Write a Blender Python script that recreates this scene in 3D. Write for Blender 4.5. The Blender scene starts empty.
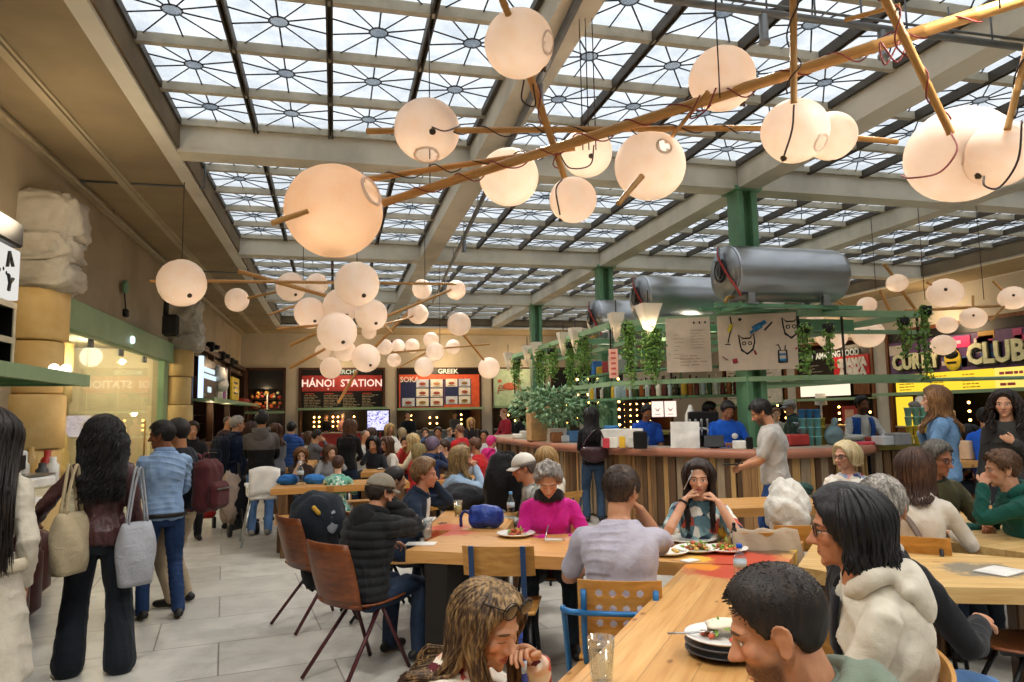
import bpy, math, random
import numpy as np
from math import sin, cos, pi, radians as rad
from mathutils import Vector, Matrix
random.seed(7)
RNG = np.random.default_rng(7)
SC = bpy.context.scene
COL = SC.collection
# ------------------------------------------------------------------ camera model (measured from the photograph)
FPX, H = 708.0, 1.62
_ya, _pi, _ro = rad(14.127), rad(5.832), rad(-1.015)
_F = np.array([sin(_ya)*cos(_pi), cos(_ya)*cos(_pi), sin(_pi)])
_R0 = np.array([cos(_ya), -sin(_ya), 0.0])
_U0 = np.cross(_R0, _F)
_R = cos(_ro)*_R0 + sin(_ro)*_U0
_U = -sin(_ro)*_R0 + cos(_ro)*_U0
CAM = np.array([0, 0, H])
def ray(x, y): return _F + _R*(x-512)/FPX - _U*(y-341)/FPX
def G(x, y, z=0.0):
    d = ray(x, y); return CAM + d*(z-H)/d[2]
def PY(x, y, Y):
    d = ray(x, y); return CAM + d*Y/d[1]
def PX(x, y, X):
    d = ray(x, y); return CAM + d*X/d[0]
def PD(x, y, D): return CAM + ray(x, y)*D
cd = bpy.data.cameras.new('camera'); cam = bpy.data.objects.new('camera', cd); COL.objects.link(cam)
cd.sensor_width = 36.0; cd.lens = FPX*36/1024; cd.clip_start = .05; cd.clip_end = 200
cam.matrix_world = Matrix(((_R[0], _U[0], -_F[0], 0), (_R[1], _U[1], -_F[1], 0), (_R[2], _U[2], -_F[2], H), (0, 0, 0, 1)))
SC.camera = cam
# ------------------------------------------------------------------ materials
MATS = {}
def lin(c):
    if isinstance(c, str):
        c = [int(c[i:i+2], 16)/255 for i in (0, 2, 4)]
        c = [x/12.92 if x <= .04045 else ((x+.055)/1.055)**2.4 for x in c]
    return (c[0], c[1], c[2], 1.0)
class NT:
    def __init__(s, m):
        m.use_nodes = True; s.t = m.node_tree; s.t.nodes.clear()
    def n(s, typ, **kw):
        nd = s.t.nodes.new(typ)
        for k, v in kw.items():
            if k.startswith('_'): setattr(nd, k[1:], v)
        for k, v in kw.items():
            if k.startswith('_'): continue
            key = int(k[1:]) if k[0] == 'i' and k[1:].isdigit() else k.replace('__', ' ')
            s.set(nd, key, v)
        return nd
    def set(s, nd, key, v):
        inp = nd.inputs[key]
        if hasattr(v, 'is_output') or isinstance(v, bpy.types.NodeSocket): s.t.links.new(v, inp)
        elif isinstance(v, bpy.types.Node): s.t.links.new(v.outputs[0], inp)
        else: inp.default_value = v
    def math(s, op, a, b=0.0, c=None):
        nd = s.t.nodes.new('ShaderNodeMath'); nd.operation = op
        s.set(nd, 0, a); s.set(nd, 1, b)
        if c is not None: s.set(nd, 2, c)
        return nd.outputs[0]
    def mix(s, f, a, b):
        nd = s.t.nodes.new('ShaderNodeMix'); nd.data_type = 'RGBA'
        s.set(nd, 0, f); s.set(nd, 6, a); s.set(nd, 7, b); return nd.outputs[2]
    def ramp(s, f, stops):
        nd = s.t.nodes.new('ShaderNodeValToRGB'); e = nd.color_ramp.elements
        while len(e) < len(stops): e.new(.5)
        for i, (p, c) in enumerate(stops): e[i].position = p; e[i].color = lin(c)
        s.set(nd, 0, f); return nd.outputs[0]
    def coord(s, which='Object', scale=(1, 1, 1), rot=(0, 0, 0)):
        tc = s.t.nodes.new('ShaderNodeTexCoord'); mp = s.t.nodes.new('ShaderNodeMapping')
        s.t.links.new(tc.outputs[which], mp.inputs[0]); mp.inputs['Scale'].default_value = scale
        mp.inputs['Rotation'].default_value = rot; return mp.outputs[0]
    def noise(s, vec, scale, detail=3, rough=.55, dist=0.0):
        nd = s.n('ShaderNodeTexNoise', Scale=scale, Detail=detail, Roughness=rough, Distortion=dist)
        s.set(nd, 'Vector', vec); return nd.outputs[0]
    def sstep(s, x, a, b):
        nd = s.t.nodes.new('ShaderNodeMapRange'); nd.interpolation_type = 'SMOOTHSTEP'
        s.set(nd, 0, x); s.set(nd, 1, a); s.set(nd, 2, b); return nd.outputs[0]
    def sep(s, v):
        nd = s.t.nodes.new('ShaderNodeSeparateXYZ'); s.set(nd, 0, v); return nd.outputs
    def bsdf(s, color, rough=.6, metal=0, spec=.4, bump=None, bstr=.3, bdist=.01, **kw):
        b = s.n('ShaderNodeBsdfPrincipled', Roughness=rough, Metallic=metal)
        s.set(b, 'Base Color', color); b.inputs['Specular IOR Level'].default_value = spec
        if bump is not None:
            bp = s.n('ShaderNodeBump', Strength=bstr, Distance=bdist); s.set(bp, 'Height', bump); s.set(b, 'Normal', bp)
        for k, v in kw.items(): s.set(b, k.replace('__', ' '), v)
        return b
    def out(s, sh):
        o = s.t.nodes.new('ShaderNodeOutputMaterial'); s.t.links.new(sh.outputs[0] if isinstance(sh, bpy.types.Node) else sh, o.inputs[0])
def mat(key, build):
    if key not in MATS:
        m = bpy.data.materials.new(key); build(NT(m)); MATS[key] = m
    return MATS[key]
def plain(c, rough=.6, metal=0, spec=.4, var=.12, scale=6.0, bump=0.0, bscale=60):
    key = 'plain_%s_%s_%s_%s_%s_%s' % (c, rough, metal, var, scale, bump)
    def b(t):
        v = t.coord(); col = lin(c); f = t.noise(v, scale, 4)
        a = tuple(max(0, x*(1-var)) for x in col[:3])+(1,); d = tuple(min(1, x*(1+var)) for x in col[:3])+(1,)
        t.out(t.bsdf(t.mix(t.sstep(f, .3, .7), a, d), rough, metal, spec, t.noise(v, bscale, 3) if bump else None, bump))
    return mat(key, b)
def cloth(c, rough=.85, scale=300, c2=None, fold=.35):
    key = 'cloth_%s_%s_%s' % (c, c2, fold)
    def b(t):
        v = t.coord(); col = lin(c)
        d = lin(c2) if c2 else tuple(x*.86 for x in col[:3])+(1,)
        f = t.noise(v, 9, 4); w = t.noise(v, scale, 2)
        h = t.math('ADD', t.math('MULTIPLY', t.noise(v, 14, 4, .6, .8), 1.0), t.math('MULTIPLY', w, .10))
        b_ = t.bsdf(t.mix(t.sstep(f, .35, .7), col, d), rough, 0, .25, h, fold, .02)
        b_.inputs['Sheen Weight'].default_value = .08
        t.out(b_)
    return mat(key, b)
def emis(c, s):
    def b(t): t.out(t.n('ShaderNodeEmission', Color=lin(c), Strength=s))
    return mat('emit_%s_%s' % (c, s), b)
def wood(c1, c2, scale=(1, 12, 12), rough=.45, knots=False, key='', planks=0):
    k = 'wood_%s_%s_%s_%s_%s' % (c1, c2, scale, knots, planks)
    def b(t):
        v = t.coord('Object', scale)
        f = t.noise(v, 3.0, 6, .6, .6)
        col = t.ramp(f, [(.3, c1), (.7, c2)])
        if planks:
            x = t.sep(t.coord())[1]
            p = t.math('FLOOR', t.math('MULTIPLY', x, planks))
            wn = t.n('ShaderNodeTexWhiteNoise', _noise_dimensions='1D', W=p)
            col = t.mix(t.math('MULTIPLY', wn.outputs[0], .35), col, tuple(q*.62 for q in lin(c1)[:3])+(1,))
            fr = t.math('FRACT', t.math('MULTIPLY', x, planks))
            ln = t.math('LESS_THAN', fr, .02)
            col = t.mix(t.math('MULTIPLY', ln, .55), col, tuple(q*.25 for q in lin(c1)[:3])+(1,))
        if knots:
            vo = t.n('ShaderNodeTexVoronoi', Scale=4.5); t.set(vo, 'Vector', t.coord('Object', (.75, 1.4, 1)))
            kk = t.sstep(vo.outputs[0], .085, .04)
            col = t.mix(t.math('MULTIPLY', kk, .7), col, lin('6b3d14'))
        t.out(t.bsdf(col, rough, 0, .4, f, .08))
    return mat(k, b)
# ------------------------------------------------------------------ mesh builder
class MB:
    """collects closed shapes as arrays"""
    def __init__(s): s.v = []; s.f = []; s.m = []; s.n = 0; s.sm = []
    def add(s, v, f, m=0, smooth=True):
        v = np.asarray(v, float).reshape(-1, 3)
        s.v.append(v); s.f += [tuple(i+s.n for i in q) for q in f]; s.m += [m]*len(f); s.sm += [smooth]*len(f); s.n += len(v); return s
    def box(s, c, size, rz=0, m=0, R=None, bev=0):
        hx, hy, hz = [q/2 for q in size]
        if bev and min(hx, hy, hz) > bev*1.05:
            ps = []; b = bev
            for sx in (-1, 1):
                for sy in (-1, 1):
                    for sz in (-1, 1):
                        ps += [(sx*(hx-b), sy*(hy-b), sz*hz), (sx*(hx-b), sy*hy, sz*(hz-b)), (sx*hx, sy*(hy-b), sz*(hz-b))]
            idx = lambda sx, sy, sz, k: ((sx > 0)*4+(sy > 0)*2+(sz > 0))*3+k
            f = []
            for sz in (-1, 1): q = [idx(-1, -1, sz, 0), idx(1, -1, sz, 0), idx(1, 1, sz, 0), idx(-1, 1, sz, 0)]; f.append(q if sz > 0 else q[::-1])
            for sy in (-1, 1): q = [idx(-1, sy, -1, 1), idx(1, sy, -1, 1), idx(1, sy, 1, 1), idx(-1, sy, 1, 1)]; f.append(q if sy < 0 else q[::-1])
            for sx in (-1, 1): q = [idx(sx, -1, -1, 2), idx(sx, 1, -1, 2), idx(sx, 1, 1, 2), idx(sx, -1, 1, 2)]; f.append(q if sx > 0 else q[::-1])
            for sx in (-1, 1):
                for sy in (-1, 1):
                    q = [idx(sx, sy, -1, 1), idx(sx, sy, -1, 2), idx(sx, sy, 1, 2), idx(sx, sy, 1, 1)]; f.append(q if sx*sy < 0 else q[::-1])
                for sz in (-1, 1):
                    q = [idx(sx, -1, sz, 2), idx(sx, 1, sz, 2), idx(sx, 1, sz, 0), idx(sx, -1, sz, 0)]; f.append(q if sx*sz > 0 else q[::-1])
            for sy in (-1, 1):
                for sz in (-1, 1):
                    q = [idx(-1, sy, sz, 1), idx(1, sy, sz, 1), idx(1, sy, sz, 0), idx(-1, sy, sz, 0)]; f.append(q if sy*sz < 0 else q[::-1])
            for sx in (-1, 1):
                for sy in (-1, 1):
                    for sz in (-1, 1):
                        q = [idx(sx, sy, sz, 0), idx(sx, sy, sz, 1), idx(sx, sy, sz, 2)]; f.append(q if sx*sy*sz < 0 else q[::-1])
            v = np.array(ps)
        else:
            v = np.array([(x, y, z) for x in (-hx, hx) for y in (-hy, hy) for z in (-hz, hz)])
            f = [(0, 1, 3, 2), (4, 6, 7, 5), (0, 4, 5, 1), (2, 3, 7, 6), (0, 2, 6, 4), (1, 5, 7, 3)]
        if R is not None: v = v@np.asarray(R).T
        if rz: v = v@np.array([[cos(rz), sin(rz), 0], [-sin(rz), cos(rz), 0], [0, 0, 1]])
        return s.add(v+np.asarray(c, float), f, m, False)
    def tube(s, pts, r, n=10, m=0, caps=True, ell=None, up=None, smooth=True, closed=False):
        P = np.asarray(pts, float); k = len(P)
        rr = np.broadcast_to(np.asarray(r, float), (k,))
        T = np.zeros_like(P)
        T[1:-1] = P[2:]-P[:-2]; T[0] = P[1]-P[0]; T[-1] = P[-1]-P[-2]
        if closed: T[0] = T[-1] = P[1]-P[-2]
        T /= np.maximum(np.linalg.norm(T, axis=1, keepdims=True), 1e-9)
        a = np.array(up if up is not None else ((0, 0, 1) if abs(T[0][2]) < .9 else (1, 0, 0)), float)
        V = []; A = []
        for i in range(k):
            a = a-T[i]*(a@T[i]); a /= max(np.linalg.norm(a), 1e-9); b = np.cross(T[i], a); A.append((a, b))
            e = (1, 1) if ell is None else (ell[i] if hasattr(ell[0], '__len__') else ell)
            for j in range(n):
                th = 2*pi*j/n; V.append(P[i]+rr[i]*(b*cos(th)*e[0]+a*sin(th)*e[1]))
        f = []
        for i in range(k-1):
            for j in range(n):
                f.append((i*n+j, i*n+(j+1) % n, (i+1)*n+(j+1) % n, (i+1)*n+j))
        if caps and not closed:
            f.append(tuple(range(n))[::-1]); f.append(tuple((k-1)*n+j for j in range(n)))
        return s.add(V, f, m, smooth)
    def capsule(s, pts, r, n=10, m=0, ell=None, up=None):
        """tube with rounded ends"""
        P = [np.asarray(p, float) for p in pts]; k = len(P); rr = list(np.broadcast_to(np.asarray(r, float), (k,)))
        d0 = (P[0]-P[1])/max(np.linalg.norm(P[0]-P[1]), 1e-9); d1 = (P[-1]-P[-2])/max(np.linalg.norm(P[-1]-P[-2]), 1e-9)
        q0 = [P[0]+d0*rr[0]*x for x in (.98, .8, .45)]; r0 = [rr[0]*x for x in (.15, .6, .89)]
        q1 = [P[-1]+d1*rr[-1]*x for x in (.45, .8, .98)]; r1 = [rr[-1]*x for x in (.89, .6, .15)]
        if ell is not None and hasattr(ell[0], '__len__'): ell = [ell[0]]*3+list(ell)+[ell[-1]]*3
        return s.tube(q0+P+q1, r0+rr+r1, n, m, True, ell, up)
    def lathe(s, prof, c=(0, 0, 0), n=20, m=0, R=None, smooth=True):
        V = []; k = len(prof)
        for (r, z) in prof:
            for j in range(n): V.append((r*cos(2*pi*j/n), r*sin(2*pi*j/n), z))
        V = np.array(V)
        f = [(i*n+j, i*n+(j+1) % n, (i+1)*n+(j+1) % n, (i+1)*n+j) for i in range(k-1) for j in range(n)]
        if prof[0][0] > 1e-6: f.append(tuple(range(n))[::-1])
        if prof[-1][0] > 1e-6: f.append(tuple((k-1)*n+j for j in range(n)))
        if R is not None: V = V@np.asarray(R).T
        return s.add(V+np.asarray(c, float), f, m, smooth)
    def ball(s, c, r, n=12, k=8, m=0, R=None):
        r = np.broadcast_to(np.asarray(r, float), (3,)); V = []
        for i in range(k+1):
            ph = pi*i/k; q = max(sin(ph), .02)
            for j in range(n): V.append((q*cos(2*pi*j/n)*r[0], q*sin(2*pi*j/n)*r[1], -cos(ph)*r[2]))
        V = np.array(V)
        f = [(i*n+j, i*n+(j+1) % n, (i+1)*n+(j+1) % n, (i+1)*n+j) for i in range(k) for j in range(n)]
        f.append(tuple(range(n))[::-1]); f.append(tuple(k*n+j for j in range(n)))
        if R is not None: V = V@np.asarray(R).T
        return s.add(V+np.asarray(c, float), f, m)
    def prism(s, poly, z0, z1, m=0, smooth=False):
        n = len(poly); V = [(x, y, z0) for x, y in poly]+[(x, y, z1) for x, y in poly]
        ar = sum(poly[i][0]*poly[(i+1) % n][1]-poly[(i+1) % n][0]*poly[i][1] for i in range(n))
        f = [(i, (i+1) % n, n+(i+1) % n, n+i) for i in range(n)]+[tuple(range(n))[::-1], tuple(range(n, 2*n))]
        if ar < 0: f = [q[::-1] for q in f]
        return s.add(V, f, m, smooth)
    def sheet(s, grid, th=.006, m=0):
        """grid of points (rows x cols x 3) made into a thin solid"""
        g = np.asarray(grid, float); a, b = g.shape[:2]
        du = np.gradient(g, axis=0); dv = np.gradient(g, axis=1); nn = np.cross(du, dv); nn /= np.maximum(np.linalg.norm(nn, axis=2, keepdims=True), 1e-9)
        V = np.concatenate([(g+nn*th/2).reshape(-1, 3), (g-nn*th/2).reshape(-1, 3)]); o = a*b; f = []
        I = lambda i, j: i*b+j
        for i in range(a-1):
            for j in range(b-1):
                q = (I(i, j), I(i+1, j), I(i+1, j+1), I(i, j+1)); f.append(q); f.append(tuple(o+x for x in q[::-1]))
        bd = [(i, 0) for i in range(a)]+[(a-1, j) for j in range(1, b)]+[(i, b-1) for i in range(a-2, -1, -1)]+[(0, j) for j in range(b-2, 0, -1)]
        for k in range(len(bd)):
            p, q = I(*bd[k]), I(*bd[(k+1) % len(bd)]); f.append((q, p, o+p, o+q))
        return s.add(V, f, m)
    def arrays(s): return np.concatenate(s.v), s.f
    def mesh(s, name):
        me = bpy.data.meshes.new(name); me.from_pydata(np.concatenate(s.v).tolist(), [], s.f)
        me.polygons.foreach_set('use_smooth', s.sm); me.polygons.foreach_set('material_index', s.m); me.update(); return me
    def obj(s, name, mats, parent=None, loc=None, rz=None):
        o = bpy.data.objects.new(name, s.mesh(name)); COL.objects.link(o)
        for m in (mats if isinstance(mats, (list, tuple)) else [mats]): o.data.materials.append(m)
        if parent is not None: o.parent = parent
        if loc is not None: o.location = loc
        if rz is not None: o.rotation_euler = (0, 0, rz)
        return o
def tag(o, label=None, cat=None, group=None, kind=None):
    if label: o['label'] = label
    if cat: o['category'] = cat
    if group: o['group'] = group
    if kind: o['kind'] = kind
    return o
def empty(name, loc=(0, 0, 0), rz=0, label=None, cat=None, group=None):
    o = bpy.data.objects.new(name, None); COL.objects.link(o); o.location = loc; o.rotation_euler = (0, 0, rz); o.empty_display_size = .1
    return tag(o, label, cat, group)
def kids(o): return [c for c in bpy.data.objects if c.parent == o]
KID = {}
def dup(root, loc, rz=0, label=None, group=None, scale=None, kidlist=None):
    r = root.copy(); COL.objects.link(r); r.location = loc; r.rotation_euler = (0, 0, rz)
    if label: r['label'] = label
    if group: r['group'] = group
    if scale is not None: r.scale = (scale,)*3
    if root.name not in KID: KID[root.name] = [(c, kids(c)) for c in kids(root)]
    for c, gs in KID[root.name]:
        d = c.copy(); COL.objects.link(d); d.parent = r
        for g in gs:
            e = g.copy(); COL.objects.link(e); e.parent = d
    return r
def struct(o, label=None):
    o['kind'] = 'structure'
    if label: o['label'] = label
    return o
DG = lambda: bpy.context.evaluated_depsgraph_get()
def text_mb(txt, size, depth=.01, bold=0.0, align='CENTER', space=1.0):
    """letters as solid mesh arrays in the XZ plane, facing -Y"""
    cu = bpy.data.curves.new('text', 'FONT'); cu.body = txt; cu.size = size; cu.extrude = depth/2; cu.offset = bold; cu.align_x = align; cu.align_y = 'CENTER'; cu.resolution_u = 2; cu.space_character = space
    ob = bpy.data.objects.new('text', cu); COL.objects.link(ob)
    me = bpy.data.meshes.new_from_object(ob.evaluated_get(DG())); bpy.data.objects.remove(ob)
    v = np.zeros(len(me.vertices)*3); me.vertices.foreach_get('co', v); v = v.reshape(-1, 3)
    f = [tuple(p.vertices) for p in me.polygons]; bpy.data.meshes.remove(me); bpy.data.curves.remove(cu)
    return np.stack([v[:, 0], -v[:, 2], v[:, 1]], 1), f
def rotz(v, a):
    c, s = cos(a), sin(a); v = np.asarray(v, float); return np.stack([v[..., 0]*c-v[..., 1]*s, v[..., 0]*s+v[..., 1]*c, v[..., 2]], -1)
def add_text(mb, txt, size, c, rz=0, depth=.012, bold=0.0, m=0, align='CENTER', sx=1.0, space=1.0, tilt=0):
    v, f = text_mb(txt, size, depth, bold, align, space)
    if not len(v): return mb
    v = v*np.array([sx, 1, 1])
    if tilt: v = np.stack([v[:, 0]*cos(tilt)-v[:, 2]*sin(tilt), v[:, 1], v[:, 0]*sin(tilt)+v[:, 2]*cos(tilt)], 1)
    return mb.add(rotz(v, rz)+np.asarray(c, float), f, m, False)
def remesh(mb, voxel, smooth_it=2, fac=.5):
    """fuse the closed shapes of mb into one continuous surface"""
    v, f = mb.arrays(); me = bpy.data.meshes.new('tmp'); me.from_pydata(v.tolist(), [], f); me.update()
    ob = bpy.data.objects.new('tmp', me); COL.objects.link(ob)
    md = ob.modifiers.new('r', 'REMESH'); md.mode = 'VOXEL'; md.voxel_size = voxel; md.adaptivity = 0
    m2 = bpy.data.meshes.new_from_object(ob.evaluated_get(DG())); bpy.data.objects.remove(ob); bpy.data.meshes.remove(me)
    V = np.zeros(len(m2.vertices)*3, np.float32); m2.vertices.foreach_get('co', V); V = V.reshape(-1, 3).astype(float)
    E = np.zeros(len(m2.edges)*2, np.int32); m2.edges.foreach_get('vertices', E); E = E.reshape(-1, 2)
    L = np.zeros(len(m2.loops), np.int32); m2.loops.foreach_get('vertex_index', L)
    S = np.zeros(len(m2.polygons), np.int32); m2.polygons.foreach_get('loop_start', S)
    T = np.zeros(len(m2.polygons), np.int32); m2.polygons.foreach_get('loop_total', T)
    N = len(V); deg = np.bincount(E.ravel(), minlength=N).astype(float)[:, None]; deg[deg == 0] = 1
    for _ in range(smooth_it):
        acc = np.stack([np.bincount(E[:, 0], V[E[:, 1], k], N)+np.bincount(E[:, 1], V[E[:, 0], k], N) for k in range(3)], 1)
        V = V*(1-fac)+fac*acc/deg
    nm = np.zeros(N*3, np.float32); m2.vertices.foreach_get('normal', nm); nm = nm.reshape(-1, 3).astype(float)
    bpy.data.meshes.remove(m2)
    return V, L, S, T, nm
def raw_mesh(name, V, L, S, T, extra=None):
    if extra is not None:
        ev, ef = extra.arrays(); base = len(V); V = np.concatenate([V, ev])
        el = np.array([i+base for q in ef for i in q], np.int32); et = np.array([len(q) for q in ef], np.int32)
        es = len(L)+np.concatenate([[0], np.cumsum(et)[:-1]]).astype(np.int32)
        L = np.concatenate([L, el]); S = np.concatenate([S, es]); T = np.concatenate([T, et])
    me = bpy.data.meshes.new(name); me.vertices.add(len(V)); me.vertices.foreach_set('co', V.astype(np.float32).ravel())
    me.loops.add(len(L)); me.loops.foreach_set('vertex_index', L.astype(np.int32)); me.polygons.add(len(S))
    me.polygons.foreach_set('loop_start', S.astype(np.int32)); me.polygons.foreach_set('loop_total', T.astype(np.int32))
    me.polygons.foreach_set('use_smooth', np.ones(len(S), bool)); me.update(); me.validate(); return me, V
def wob(V, k, seed):
    """cheap smooth 3-D noise from warped sines, about -1..1"""
    r = np.random.default_rng(seed); o = 0
    for i in range(4):
        a = r.normal(size=3)*k; b = r.normal(size=3)*k*.7
        o = o+np.sin(V@a+r.uniform(0, 6)+1.4*np.sin(V@b+r.uniform(0, 6)))
    return o/2.6
def crom(pts, n=6):
    P = [np.asarray(p, float) for p in pts]; P = [2*P[0]-P[1]]+P+[2*P[-1]-P[-2]]; o = []
    for i in range(1, len(P)-2):
        for k in range(n):
            t = k/n; a, b, c, d = P[i-1:i+3]
            o.append(.5*(2*b+(c-a)*t+(2*a-5*b+4*c-d)*t*t+(3*b-a-3*c+d)*t**3))
    o.append(P[-2]); return o
# ------------------------------------------------------------------ people
def skin_mat(tone, brow='2a1c14', lip=None, beard=None, closed=False):
    key = 'skin_%s_%s_%s_%s_%s' % (tone, brow, lip, beard, closed)
    def b(t):
        at = t.n('ShaderNodeAttribute', _attribute_name='hl'); x, y, z = t.sep(at.outputs['Vector'])
        ax = t.math('ABSOLUTE', x); front = t.sstep(y, .045, .06)
        base = lin(tone); obj = t.coord()
        col = t.mix(t.sstep(t.noise(obj, 25, 3), .3, .75), base, tuple(q*f for q, f in zip(base[:3], (.90, .82, .78)))+(1,))
        def ell(u, cx, cz, a, bb, soft=.15, tilt=0):
            du = t.math('SUBTRACT', u, cx); dz = t.math('SUBTRACT', z, cz)
            if tilt: dz = t.math('ADD', dz, t.math('MULTIPLY', du, tilt))
            q = t.math('ADD', t.math('POWER', t.math('ABSOLUTE', t.math('DIVIDE', du, a)), 2.0), t.math('POWER', t.math('ABSOLUTE', t.math('DIVIDE', dz, bb)), 2.0))
            return t.math('MULTIPLY', t.sstep(q, 1+soft, 1-soft), front)
        ch = ell(ax, .04, -.03, .03, .025, .9); col = t.mix(t.math('MULTIPLY', ch, .35), col, tuple(q*f for q, f in zip(base[:3], (1.0, .66, .6)))+(1,))
        if beard:
            bm = t.math('MULTIPLY', t.sstep(z, -.035, -.06), t.sstep(y, .0, .03))
            ms = ell(x, 0, -.050, .03, .007, .4)
            bm = t.math('MAXIMUM', bm, ms)
            bm = t.math('MULTIPLY', bm, t.math('ADD', .45, t.math('MULTIPLY', t.noise(obj, 220, 2), .6)))
            col = t.mix(bm, col, lin(beard))
        lp = lin(lip) if lip else tuple(q*f for q, f in zip(base[:3], (.82, .48, .45)))+(1,)
        col = t.mix(t.math('MULTIPLY', ell(x, 0, -.064, .024, .0105, .25), .8 if lip else .4), col, lp)
        col = t.mix(t.math('MULTIPLY', ell(x, 0, -.064, .022, .0016, .5), .8), col, (.05, .015, .012, 1))
        if not closed:
            col = t.mix(t.math('MULTIPLY', ell(ax, .031, .002, .0165, .0085, .3), .75), col, (.03, .015, .01, 1))
            col = t.mix(ell(ax, .031, .001, .0135, .0055, .2), col, (.62, .58, .54, 1))
            col = t.mix(ell(ax, .031, .0015, .006, .006, .2), col, (.022, .012, .008, 1))
        else:
            col = t.mix(t.math('MULTIPLY', ell(ax, .031, -.003, .0165, .0022, .4), .85), col, (.03, .015, .01, 1))
        col = t.mix(t.math('MULTIPLY', ell(ax, .033, .024, .021, .0045, .35, .12), .85), col, lin(brow))
        bs = t.bsdf(col, .5, 0, .35, t.noise(obj, 180, 2), .06)
        bs.inputs['Subsurface Weight'].default_value = .08; bs.inputs['Subsurface Radius'].default_value = (.01, .004, .002)
        t.out(bs)
    return mat(key, b)
def hair_mat(c, c2=None):
    def b(t):
        v = t.coord('Object', (1, 1, .18)); f = t.noise(v, 90, 4, .6); g = t.noise(t.coord(), 7, 2)
        a = lin(c); d = lin(c2) if c2 else tuple(min(1, q*1.7+.008) for q in a[:3])+(1,)
        t.out(t.bsdf(t.mix(t.sstep(t.math('ADD', t.math('MULTIPLY', f, .6), t.math('MULTIPLY', g, .4)), .45, .70), a, d), .52, 0, .35, f, .5, .006))
    return mat('hair_%s_%s' % (c, c2), b)
def ik(S, T, l1, l2, pole):
    S = np.asarray(S, float); T = np.asarray(T, float); d = T-S; L = np.linalg.norm(d)
    if L > (l1+l2)*.995: d *= (l1+l2)*.995/L; T = S+d; L = np.linalg.norm(d)
    L = max(L, abs(l1-l2)+.02); u = d/np.linalg.norm(d); a = (l1*l1-l2*l2+L*L)/(2*L); h = math.sqrt(max(l1*l1-a*a, 0))
    p = np.asarray(pole, float); p = p-u*(p@u); p /= max(np.linalg.norm(p), 1e-6)
    return S+u*a+p*h, T
def rot(ax, deg):
    a = rad(deg); c, s = cos(a), sin(a)
    return np.array({'x': [[1, 0, 0], [0, c, -s], [0, s, c]], 'y': [[c, 0, s], [0, 1, 0], [-s, 0, c]], 'z': [[c, -s, 0], [s, c, 0], [0, 0, 1]]}[ax])
PEOPLE = []
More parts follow.
